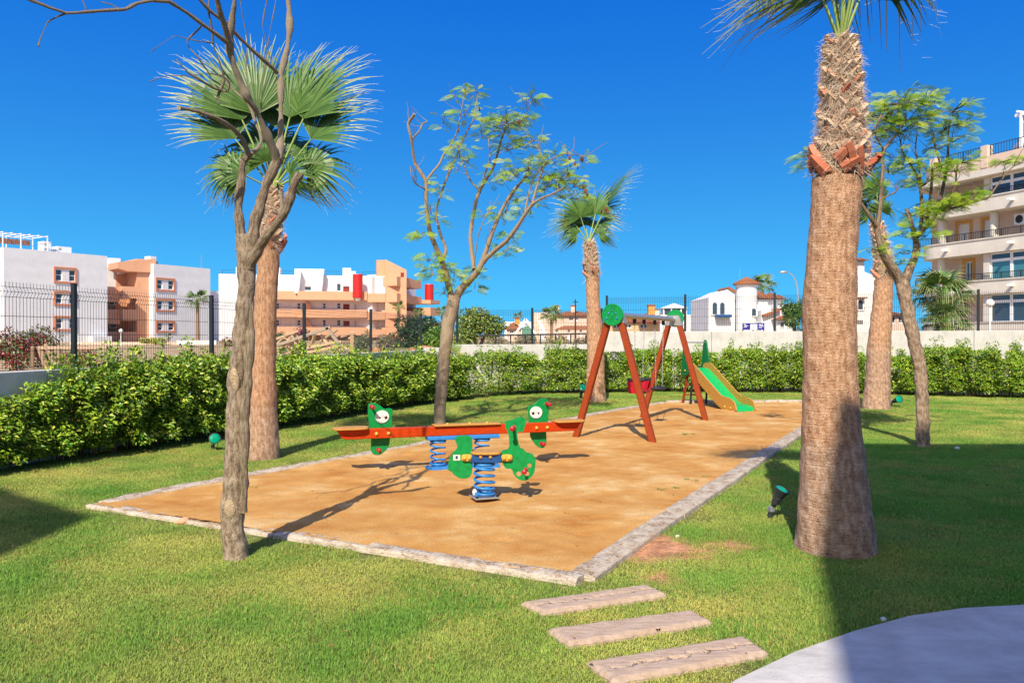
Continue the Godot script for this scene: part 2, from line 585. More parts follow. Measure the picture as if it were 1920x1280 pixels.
# ---------- the setting ----------
# the garden's outline where its walls stand, as (x, d)
var WALL := [Vector2(-10.6, -12.0), Vector2(-2.72, 24.6), Vector2(-1.75, 23.9), Vector2(2.7, 24.8), Vector2(22.0, 18.0)]
var SAND_L := [Vector2(-3.68, 7.25), Vector2(-2.75, 8.85), Vector2(-1.86, 10.2), Vector2(-1.0, 11.6), Vector2(0.2, 13.3), Vector2(1.4, 15.1), Vector2(2.6, 16.9), Vector2(3.5, 18.2)]
var SAND_R := [Vector2(0.37, 5.1), Vector2(1.0, 6.3), Vector2(1.75, 7.68), Vector2(2.5, 9.05), Vector2(3.3, 10.55), Vector2(4.2, 12.2), Vector2(5.6, 14.8), Vector2(7.5, 18.3)]
var SLAB := [Vector2(0.55, 3.0), Vector2(0.98, 3.52), Vector2(1.36, 3.84), Vector2(1.76, 4.11), Vector2(2.15, 4.33), Vector2(2.53, 4.46), Vector2(2.95, 4.52), Vector2(3.5, 4.5), Vector2(5.0, 4.2), Vector2(7.0, 3.4), Vector2(7.0, -1.0), Vector2(0.3, -1.0)]

var bare := [[1250.0, 1022.0, 0.30], [1215.0, 1040.0, 0.22], [1290.0, 1035.0, 0.2], [1370.0, 1022.0, 0.16], [1180.0, 1040.0, 0.12], [1240.0, 1085.0, 0.16], [875.0, 1155.0, 0.05], [810.0, 1113.0, 0.06], [340.0, 980.0, 0.06], [170.0, 1178.0, 0.05], [165.0, 990.0, 0.05], [620.0, 1165.0, 0.04], [1420.0, 1025.0, 0.1]]

func bareness(x: float, d: float) -> float:
	var b := 0.0
	for q in bare:
		var g := G(q[0], q[1])
		var e := Vector2(x - g.x, (d + g.z) * 0.7).length() / float(q[2])
		b = maxf(b, 1.25 - e)
	return clampf(b, 0.0, 1.0)

func in_poly(p: Vector2, poly: Array) -> bool:
	return Geometry2D.is_point_in_polygon(p, PackedVector2Array(poly))

func sand_poly() -> Array:
	var a := SAND_L.duplicate()
	var r := SAND_R.duplicate()
	r.reverse()
	a.append_array(r)
	return a

func make_ground() -> void:
	var nz := FastNoiseLite.new()
	nz.seed = 5
	nz.frequency = 0.9
	# lawn: a fine grid in view, large sheets around it
	var mb := MB.new()
	var cell := 0.125
	var x0 := -7.0
	var x1 := 9.0
	var d0 := 2.5
	var d1 := 12.5
	var nx := int((x1 - x0) / cell)
	var nd := int((d1 - d0) / cell)
	for j in nd + 1:
		for q in nx + 1:
			var x := x0 + q * cell
			var d := d0 + j * cell
			var b := bareness(x, d) + 0.35 * nz.get_noise_2d(x * 4.0, d * 4.0)
			var w := smoothstep(0.25, 0.7, b)
			mb.col = lin(142, 146, 80).lerp(lin(240, 176, 130), w)
			mb.vert(Vector3(x, 0, -d), Vector3.UP)
	for j in nd:
		for q in nx:
			var p := j * (nx + 1) + q
			mb._idx(p, p + 1, p + nx + 2, Vector3.UP)
			mb._idx(p, p + nx + 2, p + nx + 1, Vector3.UP)
	mb.col = lin(142, 146, 80)
	for r in [[-60.0, -60.0, 60.0, d0], [-60.0, d0, x0, d1], [x1, d0, 60.0, d1]]:
		mb.quad_o(Vector3(r[0], 0, -r[1]), Vector3(r[2], 0, -r[1]), Vector3(r[2], 0, -r[3]), Vector3(r[0], 0, -r[3]), Vector3.UP)
	mb.quad_o(Vector3(-12, 0, -d1), Vector3(40, 0, -d1), Vector3(40, 0, -26), Vector3(-12, 0, -26), Vector3.UP)
	struct(mb, "lawn", M.lawn)
	# ground beyond the walls, higher than the garden, out to the horizon
	mb = MB.new()
	var ring := PackedVector2Array()
	for q in WALL:
		ring.append(q)
	ring[1] += Vector2(-0.06, 0.08); ring[2] += Vector2(0.0, 0.1); ring[3] += Vector2(0, 0.1); ring[4] += Vector2(0.03, 0.1); ring[0] += Vector2(-0.1, 0)
	for q in [Vector2(60, 4), Vector2(900, 4), Vector2(900, 1200), Vector2(-900, 1200), Vector2(-900, -12)]:
		ring.append(q)
	var tr := Geometry2D.triangulate_polygon(ring)
	for q in range(0, tr.size(), 3):
		mb.tri_o(Vector3(ring[tr[q]].x, 0.8, -ring[tr[q]].y), Vector3(ring[tr[q + 1]].x, 0.8, -ring[tr[q + 1]].y), Vector3(ring[tr[q + 2]].x, 0.8, -ring[tr[q + 2]].y), Vector3.UP)
	struct(mb, "ground", M.dirt)
	# sand bed, gently uneven
	mb = MB.new()
	var ns := 190
	var nt := 84
	nz.frequency = 0.55
	var prints := []
	for k in 110:
		var sx := rng.randf()
		var sf := rng.randf() * (SAND_L.size() - 1.001)
		var sk := int(sf)
		var sp2: Vector2 = SAND_L[sk].lerp(SAND_L[sk + 1], sf - sk).lerp(SAND_R[sk].lerp(SAND_R[sk + 1], sf - sk), sx)
		prints.append([sp2, Vector2.from_angle(rng.randf() * TAU), 0.14, 0.06, rng.randf_range(0.006, 0.014)])
	# hollows scuffed under the swing seats, round the rider and at the slide's foot
	for q in [[2.05, 12.8, 0.45], [2.55, 13.85, 0.45], [-0.26, 7.5, 0.5], [4.75, 15.9, 0.4], [-1.5, 8.9, 0.4], [0.5, 9.5, 0.4]]:
		prints.append([Vector2(q[0], q[1]), Vector2(1, 0), q[2], q[2] * 0.8, 0.022])
	for j in ns + 1:
		var f := float(j) / ns * (SAND_L.size() - 1)
		var k := mini(int(f), SAND_L.size() - 2)
		var l: Vector2 = SAND_L[k].lerp(SAND_L[k + 1], f - k)
		var r: Vector2 = SAND_R[k].lerp(SAND_R[k + 1], f - k)
		for q in nt + 1:
			var p := l.lerp(r, float(q) / nt)
			# the sheet runs on a little way under the kerbs
			if j == 0:
				p += Vector2(-0.47, -0.88) * 0.08
			if q == 0:
				p += Vector2(-0.85, 0.53) * 0.06
			elif q == nt:
				p += Vector2(0.85, -0.53) * 0.06
			var dip := 0.0
			for pr in prints:
				var e: Vector2 = p - pr[0]
				if absf(e.x) < 0.6 and absf(e.y) < 0.6:
					var a1: float = e.dot(pr[1]) / pr[2]
					var b1: float = e.cross(pr[1]) / pr[3]
					var r2 := a1 * a1 + b1 * b1
					dip += float(pr[4]) * (exp(-r2 * 1.6) - 0.35 * exp(-pow(sqrt(r2) - 1.35, 2.0) * 6.0))
			mb.vert(Vector3(p.x, 0.034 - dip + 0.018 * nz.get_noise_2d(p.x, p.y) + 0.007 * nz.get_noise_2d(p.x * 5.0, p.y * 5.0) + 0.009 * nz.get_noise_2d(p.x * 14.0 + 50.0, p.y * 11.0), -p.y), Vector3.UP)
	for j in ns:
		for q in nt:
			var p := j * (nt + 1) + q
			mb._idx(p, p + 1, p + nt + 2, Vector3.UP)
			mb._idx(p, p + nt + 2, p + nt + 1, Vector3.UP)
	for j in ns + 1:
		for q in nt + 1:
			var p := j * (nt + 1) + q
			var a := mb.v[p - 1 if q > 0 else p]
			var b := mb.v[p + 1 if q < nt else p]
			var c := mb.v[p - nt - 1 if j > 0 else p]
			var e := mb.v[p + nt + 1 if j < ns else p]
			var nn := (b - a).cross(e - c).normalized()
			mb.n[p] = nn if nn.y > 0 else -nn
	struct(mb, "sand_bed", M.sand)
	make_kerb()
	# paving slab with a curved edge
	mb = MB.new()
	var sp := PackedVector2Array()
	for k in SLAB.size():
		sp.append(Vector2(SLAB[k].x, -SLAB[k].y))
	mb.extrude(sp, 0.13, Transform3D(Basis(Vector3(1, 0, 0), Vector3(0, 0, 1), Vector3(0, 1, 0)), Vector3(0, -0.03, 0)), 0.006)
	struct(mb, "paving", M.pave)

func kerb_run(root: Node, pts: Array, out_sign: float, w: float, piece: float, h: float, sd: int) -> void:
	# worn timber-like kerb pieces laid end to end along a polyline of (x, d)
	var nz := FastNoiseLite.new()
	nz.seed = sd
	nz.frequency = 2.2
	var total := 0.0
	for k in pts.size() - 1:
		total += (pts[k + 1] - pts[k]).length()
	var s := 0.0
	while s < total - 0.25:
		var l := minf(piece * rng.randf_range(0.8, 1.2), total - s)
		if total - s - l < 0.5:
			l = total - s
		var mb := MB.new()
		var tone := rng.randf_range(0.86, 1.1)
		var m := maxi(6, int(l / 0.09))
		var prof := []
		var hw := w * 0.5
		for q in [[-1.0, -0.9], [-1.0, 0.62], [-0.9, 0.93], [-0.5, 1.0], [0.0, 1.0], [0.5, 1.0], [0.9, 0.93], [1.0, 0.62], [1.0, -0.9]]:
			prof.append(Vector2(q[0] * hw, q[1] * h))
		var np := prof.size()
		var lift := rng.randf_range(-0.008, 0.008)
		var dw := rng.randf_range(0.92, 1.06)
		for j in m + 1:
			var t := s + 0.006 + (l - 0.012) * j / m
			var k := 0
			var acc := 0.0
			while k < pts.size() - 2 and acc + (pts[k + 1] - pts[k]).length() < t:
				acc += (pts[k + 1] - pts[k]).length()
				k += 1
			var seg: Vector2 = pts[k + 1] - pts[k]
			var p: Vector2 = pts[k] + seg.normalized() * (t - acc)
			var sd2 := Vector2(seg.y, -seg.x).normalized() * out_sign
			p += sd2 * hw * 0.8
			var endf := smoothstep(0.0, 0.04, minf(t - s, s + l - t)) * 0.12 + 0.88
			for q in np:
				var g: Vector2 = prof[q]
				var e := 0.018 * nz.get_noise_3d(p.x * 1.3, q * 0.55, p.y * 1.3) + 0.007 * nz.get_noise_3d(p.x * 5.0, q * 1.4, p.y * 5.0)
				var xx := g.x * dw * (0.97 + 0.03 * endf) + e * 0.7
				var yy := (g.y * endf + e * (1.0 if g.y > 0.0 else 0.0)) + lift
				mb.col = Color(tone, tone * 0.995, tone * 0.985)
				mb.vert(Vector3(p.x + sd2.x * xx, yy, -(p.y + sd2.y * xx)), Vector3.UP)
		for j in m:
			for q in np - 1:
				var a := j * np + q
				var mid: Vector2 = (prof[q] + prof[q + 1]) * 0.5
				var c3 := (mb.v[j * np] + mb.v[j * np + np - 1] + mb.v[(j + 1) * np]) / 3.0
				var want := mb.v[a] - c3
				mb._idx(a, a + 1, a + np + 1, want)
				mb._idx(a, a + np + 1, a + np, want)
		# normals from the faces
		var acc_n := PackedVector3Array()
		acc_n.resize(mb.v.size())
		for q in range(0, mb.i.size(), 3):
			var fn := (mb.v[mb.i[q + 2]] - mb.v[mb.i[q]]).cross(mb.v[mb.i[q + 1]] - mb.v[mb.i[q]])
			for e in 3:
				acc_n[mb.i[q + e]] += fn
		for q in mb.v.size():
			mb.n[q] = acc_n[q].normalized()
		# ends
		for en in [0, m]:
			for q in range(1, np - 1):
				var oc := mb.v[np * (m if en == 0 else 0)]
				mb.tri_o(mb.v[en * np], mb.v[en * np + q], mb.v[en * np + q + 1], mb.v[en * np] - oc)
		part(mb, "kerb_timber", M.kerb, root)
		s += l

func make_kerb() -> void:
	var root := Node3D.new()
	root.name = "kerb"
	root.set_meta("kind", "structure")
	add_child(root)
	var near := [SAND_L[0] + Vector2(-0.106, 0.056), Vector2(-1.72, 6.21), SAND_R[0] + Vector2(0.09, -0.047)]
	kerb_run(root, near, 1.0, 0.14, 2.6, 0.034, 11)
	kerb_run(root, SAND_L, -1.0, 0.15, 2.6, 0.054, 12)
	kerb_run(root, SAND_R, 1.0, 0.2, 2.2, 0.046, 13)
	kerb_run(root, [SAND_L[SAND_L.size() - 1], SAND_R[SAND_R.size() - 1]], -1.0, 0.16, 2.0, 0.09, 14)

func wall_run(a: Vector2, b: Vector2, h: float, label: String) -> void:
	var pa := Vector3(a.x, 0, -a.y)
	var pb := Vector3(b.x, 0, -b.y)
	var w := thing("garden_wall", label, "wall", (pa + pb) * 0.5)
	var l := (pb - pa).length()
	var n := maxi(1, int(round(l / 3.6)))
	for k in n:
		var mb := MB.new()
		var p := pa.lerp(pb, (k + 0.0) / n) + (pb - pa).normalized() * 0.004
		var q := pa.lerp(pb, (k + 1.0) / n) - (pb - pa).normalized() * 0.004
		mb.bar(p + Vector3.UP * (h * 0.5 - 0.2), q + Vector3.UP * (h * 0.5 - 0.2), 0.2, h + 0.4, 0.008)
		part(mb, "wall_panel", M.concrete, w)

func fence_run(a: Vector2, b: Vector2, base: float, posts: Array, label: String, wire_r: float) -> void:
	# welded mesh panels with one bent crest, on square posts; posts: shares of the run
	var hgt := 1.06
	var pa := Vector3(a.x, base, -a.y)
	var pb := Vector3(b.x, base, -b.y)
	var f := thing("mesh_fence", label, "fence", (pa + pb) * 0.5)
	var al := (pb - pa).normalized()
	var side := Vector3.UP.cross(al).normalized()
	if side.dot(Vector3(0, 0, 1) - pa) < 0.0:
		side = -side
	for s in posts:
		var p := pa.lerp(pb, s)
		var mb := MB.new()
		mb.bbox(Transform3D(Basis(al, Vector3.UP, al.cross(Vector3.UP)), p + Vector3.UP * (hgt * 0.5 + 0.02)), Vector3(0.06, hgt + 0.04, 0.06), 0.006)
		var po := part(mb, "post", M.fence, f)
		mb = MB.new()
		mb.bbox(Transform3D(Basis(al, Vector3.UP, al.cross(Vector3.UP)), p + Vector3.UP * (hgt + 0.045)), Vector3(0.066, 0.012, 0.066), 0.003)
		part(mb, "cap", M.fence, po)
	for k in posts.size() - 1:
		var p := pa.lerp(pb, posts[k]) + al * 0.04 - side * 0.045
		var q := pa.lerp(pb, posts[k + 1]) - al * 0.04 - side * 0.045
		var l := (q - p).length()
		var n := int(l / 0.052)
		var mb := MB.new()
		for j in n + 1:
			var o := p.lerp(q, float(j) / n)
			var pth := [o + Vector3.UP * 0.02, o + Vector3.UP * (hgt - 0.17), o + Vector3.UP * (hgt - 0.11) + side * 0.035, o + Vector3.UP * (hgt - 0.05), o + Vector3.UP * (hgt + 0.01)]
			mb.tube(pth, [wire_r, wire_r, wire_r, wire_r, wire_r], 3, false)
		for y in [0.04, 0.24, 0.44, 0.66, hgt - 0.17, hgt - 0.05]:
			mb.tube([p + Vector3.UP * y, q + Vector3.UP * y], [wire_r * 1.1, wire_r * 1.1], 3, false)
		mb.tube([p + Vector3.UP * (hgt - 0.11) + side * 0.035, q + Vector3.UP * (hgt - 0.11) + side * 0.035], [wire_r, wire_r], 3, false)
		part(mb, "mesh_panel", M.fence, f)

func share_at(a: Vector2, b: Vector2, u: float) -> float:
	# where the run from a to b crosses the sight line at pixel column u
	var k := (u - 960.0) / FP
	return (k * a.y - a.x) / ((b.x - a.x) - k * (b.y - a.y))

func make_walls_and_fence() -> void:
	wall_run(WALL[0], WALL[1], 1.13, "low concrete wall behind the tall clipped hedge, facing the white flats")
	wall_run(WALL[1], WALL[2], 1.2, "short concrete corner wall behind the slender feathery tree")
	wall_run(WALL[2], WALL[3], 1.30, "low concrete wall behind the palm with the swing beside it")
	wall_run(WALL[3], WALL[4], 1.69, "tall pale concrete wall behind the green slide")
	var ps := []
	for u in [138.0, 396.0, 570.0, 695.0, 789.0]:
		ps.append(share_at(WALL[0], WALL[1], u))
	var full := [ps[0] - (ps[1] - ps[0])]
	full.append_array(ps)
	fence_run(WALL[0], WALL[1], 1.13, full, "dark steel mesh fence on the low wall towards the white flats", 0.0032)
	ps = []
	for u in [857.0, 998.0, 1128.0]:
		ps.append(share_at(WALL[2], WALL[3], u))
	fence_run(WALL[2], WALL[3], 1.30, ps, "dark steel mesh fence on the low wall behind the palm", 0.0036)
	ps = [0.012]
	for u in [1285.0, 1453.0, 1640.0, 1835.0]:
		ps.append(share_at(WALL[3], WALL[4], u))
	ps.append(ps[4] + 0.17)
	fence_run(WALL[3], WALL[4], 1.69, ps, "dark steel mesh fence on the tall wall behind the slide", 0.0036)

# two blocks of flats behind the viewer; they throw the shade on the lawn
func make_shading_buildings() -> void:
	var b := thing("apartment_block", "white block of flats with a stepped parapet shading the lawn", "building", Vector3(8, 0, 10))
	var mb := MB.new()
	for q in [[0.27, 10.26, 0.0], [0.82, 12.35, 0.003], [1.5, 14.68, 0.006]]:
		var x: float = q[0]
		var z0: float = 4.0 - q[2]
		mb.extrude(PackedVector2Array([Vector2(x, z0), Vector2(24.0 + q[2], z0), Vector2(24.0 + q[2], 13.0), Vector2(x - 3.0, 13.0)]), q[1], Transform3D(Basis(Vector3(1, 0, 0), Vector3(0, 0, 1), Vector3(0, 1, 0)), Vector3(0, q[1] * 0.5, 0)))
	part(mb, "wall", M.white, b)
	for fl in 4:
		for k in 5:
			mb = MB.new()
			mb.bb(Vector3(2.5 + k * 4.2, 1.0 + fl * 3.0, 3.94), Vector3(4.3 + k * 4.2, 2.4 + fl * 3.0, 3.995))
			part(mb, "window", M.glass, b)
	b = thing("gabled_house", "white gabled building shading the grass beside the hedge", "building", Vector3(-11, 0, 8))
	mb = MB.new()
	mb.extrude(PackedVector2Array([Vector2(-5.85, 0), Vector2(-5.85, 10.3), Vector2(-10.2, 13.1), Vector2(-14.7, 10.3), Vector2(-14.7, 0)]), 8.0, Transform3D(Basis(), Vector3(0, 0, 8.0)))
	part(mb, "wall", M.white, b)
	for fl in 3:
		for k in 2:
			mb = MB.new()
			mb.bb(Vector3(-8.8 - k * 3.2, 1.0 + fl * 2.9, 3.94), Vector3(-7.4 - k * 3.2, 2.4 + fl * 2.9, 3.995))
			part(mb, "window", M.glass, b)

# ---------- buildings beyond the fence ----------
class Fac:
	# a vertical facade plane from a to b, each (x, d); u and v are picture columns and rows of the photograph
	var a: Vector2
	var b: Vector2
	var al: Vector3
	var out: Vector3
	var ln: float
	var o: Vector3
	func _init(pa: Vector2, pb: Vector2) -> void:
		a = pa
		b = pb
		o = Vector3(a.x, 0, -a.y)
		var e := Vector3(b.x, 0, -b.y)
		ln = (e - o).length()
		al = (e - o) / ln
		out = Vector3.UP.cross(al).normalized()
		if out.dot(-o) < 0.0:
			out = -out
	func s(u: float) -> float:
		var k := (u - 960.0) / 1500.0
		return ln * (k * a.y - a.x) / ((b.x - a.x) - k * (b.y - a.y))
	func d(u: float) -> float:
		return lerpf(a.y, b.y, s(u) / ln)
	func y(u: float, v: float) -> float:
		return 1.55 - (v - 630.0) / 1500.0 * d(u)
	func pt(ss: float, yy: float, oo: float) -> Vector3:
		return o + al * ss + Vector3.UP * yy + out * oo
	func rect(u1: float, v1: float, u2: float, v2: float) -> Array:
		var um := (u1 + u2) * 0.5
		return [s(u1), y(um, v2), s(u2), y(um, v1)]

static func fbox(mb: MB, f: Fac, s1: float, y1: float, s2: float, y2: float, o1: float, o2: float) -> void:
	var bs := Basis(f.al, Vector3.UP, f.al.cross(Vector3.UP))
	mb.box(Transform3D(bs, f.pt((s1 + s2) * 0.5, (y1 + y2) * 0.5, (o1 + o2) * 0.5)), Vector3(absf(s2 - s1), absf(y2 - y1), absf(o2 - o1)))

func wall_holes(mb: MB, f: Fac, s0: float, s1: float, y0: float, y1: float, holes: Array, at := 0.0, reveal := 0.2) -> void:
	var xs := [s0, s1]
	var ys := [y0, y1]
	for h in holes:
		xs.append(h[0]); xs.append(h[2]); ys.append(h[1]); ys.append(h[3])
	xs.sort()
	ys.sort()
	for j in xs.size() - 1:
		for k in ys.size() - 1:
			if xs[j + 1] - xs[j] < 0.001 or ys[k + 1] - ys[k] < 0.001 or xs[j] < s0 - 0.001 or xs[j + 1] > s1 + 0.001 or ys[k] < y0 - 0.001 or ys[k + 1] > y1 + 0.001:
				continue
			var mx: float = (xs[j] + xs[j + 1]) * 0.5
			var my: float = (ys[k] + ys[k + 1]) * 0.5
			var hit := false
			for h in holes:
				if mx > h[0] and mx < h[2] and my > h[1] and my < h[3]:
					hit = true
			if not hit:
				mb.quad_o(f.pt(xs[j], ys[k], at), f.pt(xs[j + 1], ys[k], at), f.pt(xs[j + 1], ys[k + 1], at), f.pt(xs[j], ys[k + 1], at), f.out)
	for h in holes:
		var c := [f.pt(h[0], h[1], at), f.pt(h[2], h[1], at), f.pt(h[2], h[3], at), f.pt(h[0], h[3], at)]
		var mid: Vector3 = (c[0] + c[2]) * 0.5
		for e in 4:
			var p: Vector3 = c[e]
			var q: Vector3 = c[(e + 1) % 4]
			mb.quad_o(p, q, q - f.out * reveal, p - f.out * reveal, mid - (p + q) * 0.5)

func shell(mb: MB, f: Fac, s0: float, s1: float, y0: float, y1: float, depth: float, at := 0.0) -> void:
	# the other sides of a block whose front is a wall with holes
	mb.quad_o(f.pt(s0, y0, at), f.pt(s0, y1, at), f.pt(s0, y1, at - depth), f.pt(s0, y0, at - depth), -f.al)
	mb.quad_o(f.pt(s1, y0, at), f.pt(s1, y1, at), f.pt(s1, y1, at - depth), f.pt(s1, y0, at - depth), f.al)
	mb.quad_o(f.pt(s0, y1, at), f.pt(s1, y1, at), f.pt(s1, y1, at - depth), f.pt(s0, y1, at - depth), Vector3.UP)
	mb.quad_o(f.pt(s0, y0, at - depth), f.pt(s1, y0, at - depth), f.pt(s1, y1, at - depth), f.pt(s0, y1, at - depth), -f.out)

func window(b: Node, f: Fac, r: Array, at: float, cols: int, rows: int, glass := "glass", fr := 0.07) -> Node:
	# a framed window set back in its opening: frame bars with a pane behind
	var mb := MB.new()
	var z := at - 0.14
	fbox(mb, f, r[0], r[1], r[2], r[1] + fr, z - 0.03, z + 0.03)
	fbox(mb, f, r[0], r[3] - fr, r[2], r[3], z - 0.03, z + 0.03)
	for k in cols + 1:
		var s: float = lerpf(r[0] + fr * 0.5, r[2] - fr * 0.5, float(k) / cols)
		fbox(mb, f, s - fr * 0.5, r[1] + fr, s + fr * 0.5, r[3] - fr, z - 0.028, z + 0.028)
	for k in range(1, rows):
		var y: float = lerpf(r[1], r[3], float(k) / rows)
		fbox(mb, f, r[0] + fr, y - fr * 0.5, r[2] - fr, y + fr * 0.5, z - 0.025, z + 0.025)
	var w := part(mb, "window", M.frame, b)
	mb = MB.new()
	fbox(mb, f, r[0], r[1], r[2], r[3], z - 0.06, z - 0.035)
	part(mb, "pane", M[glass], w)
	return w

func piece(b: Node, nm: String, m: String, f: Fac, s1: float, y1: float, s2: float, y2: float, o1: float, o2: float) -> MeshInstance3D:
	var mb := MB.new()
	fbox(mb, f, s1, y1, s2, y2, o1, o2)
	return part(mb, nm, M[m], b)

func railing(b: Node, f: Fac, s1: float, s2: float, y: float, h: float, o: float, gap := 0.16) -> void:
	var mb := MB.new()
	fbox(mb, f, s1, y + h - 0.04, s2, y + h, o - 0.02, o + 0.02)
	fbox(mb, f, s1, y + 0.08, s2, y + 0.11, o - 0.015, o + 0.015)
	var n := int((s2 - s1) / gap)
	for k in n + 1:
		var s := lerpf(s1, s2, float(k) / maxi(1, n))
		var w := 0.03 if k % 10 == 0 else 0.011
		fbox(mb, f, s - w, y, s + w, y + h - 0.04, o - w, o + w)
	part(mb, "railing", M.iron, b)

func framed_pair(b: Node, f: Fac, r: Array, holes: Array) -> void:
	# two small sashes with a blank panel between, inside one raised coloured surround
	var w: float = r[2] - r[0]
	var t := 0.2
	var mb := MB.new()
	fbox(mb, f, r[0], r[1], r[2], r[1] + t, 0.003, 0.14)
	fbox(mb, f, r[0], r[3] - t, r[2], r[3], 0.003, 0.14)
	fbox(mb, f, r[0], r[1] + t, r[0] + t, r[3] - t, 0.003, 0.137)
	fbox(mb, f, r[2] - t, r[1] + t, r[2], r[3] - t, 0.003, 0.137)
	part(mb, "window_surround", M.trim, b)
	for k in 2:
		var h := [r[0] + 0.26 + k * (w * 0.62 - 0.1), r[1] + 0.28, 0.0, r[3] - 0.28]
		h[2] = h[0] + w * 0.28
		holes.append(h)

func make_far_buildings() -> void:
	white_block()
	stair_and_second_block()
	terraced_flats()
	corner_apartments()
	tower_house()
	far_houses()

func white_block() -> void:
	var f := Fac.new(Vector2((6.0 - 960.0) / FP * 90.0, 90.0), Vector2((201.0 - 960.0) / FP * 100.0, 100.0))
	var top := 11.55
	var b := thing("apartment_block", "plain white gable wall with three orange-framed windows beyond the fence", "building", f.pt(f.ln * 0.5, 0.8, 0))
	var holes := []
	for v in [[501.0, 531.0], [546.0, 573.0], [592.0, 620.0]]:
		framed_pair(b, f, f.rect(100.0, v[0], 143.0, v[1]), holes)
	var mb := MB.new()
	wall_holes(mb, f, 0, f.ln, 0.6, top, holes)
	shell(mb, f, 0, f.ln, 0.6, top, 14.0)
	part(mb, "wall", M.white, b)
	for h in holes:
		window(b, f, h, 0.0, 1, 2)
	# roof parapet, chimneys, pergola
	for q in [[95.0, 451.0, 109.0, 474.0, 1.0], [121.0, 461.0, 147.0, 476.0, 1.5]]:
		var r := f.rect(q[0], q[1], q[2], q[3])
		var ch := piece(b, "chimney", "white", f, r[0], top, r[2], r[3], -3.0, -1.6)
		for k in 2:
			piece(ch, "vent", "dark_room", f, r[0] + 0.12, r[3] - 0.45 - k * 0.6, r[0] + 0.42, r[3] - 0.2 - k * 0.6, -1.602, -1.585)
	mb = MB.new()
	var s1 := f.s(13.0)
	var s2 := f.s(97.0)
	var ph := 1.7
	for s in [s1, f.s(47.0), s2]:
		for o in [-1.0, -4.5]:
			fbox(mb, f, s - 0.05, top, s + 0.05, top + ph, o - 0.05, o + 0.05)
	for o in [-1.0, -4.5]:
		fbox(mb, f, s1, top + ph, s2, top + ph + 0.1, o - 0.05, o + 0.05)
	for k in 6:
		var s := lerpf(s1, s2, k / 5.0)
		fbox(mb, f, s - 0.04, top + ph + 0.1, s + 0.04, top + ph + 0.18, -4.6, -0.9)
	part(mb, "pergola", M.frame, b)
	mb = MB.new()
	for k in 9:
		var s := lerpf(s1 + 0.3, f.s(78.0), k / 8.0)
		fbox(mb, f, s - 0.16, top + 0.75, s + 0.16, top + 1.35, -3.2, -3.0)
	part(mb, "blind", M.tile, b)
	piece(b, "plinth", "white", f, f.s(165.0), 0.6, f.s(199.0), 1.55, 0.003, 1.2)
	# the balconies round its other corner
	for k in 4:
		var y := 1.2 + k * 2.9
		piece(b, "balcony", "white", f, -4.2, y, -0.003, y + 1.0, -2.6, -1.0)
		piece(b, "balcony_door", "door_red", f, -2.6, y + 1.0, -1.2, y + 2.3, -3.0, -2.8)
	piece(b, "side_wall", "white", f, -4.5, 0.6, -0.004, top - 0.8, -8.0, -3.0)

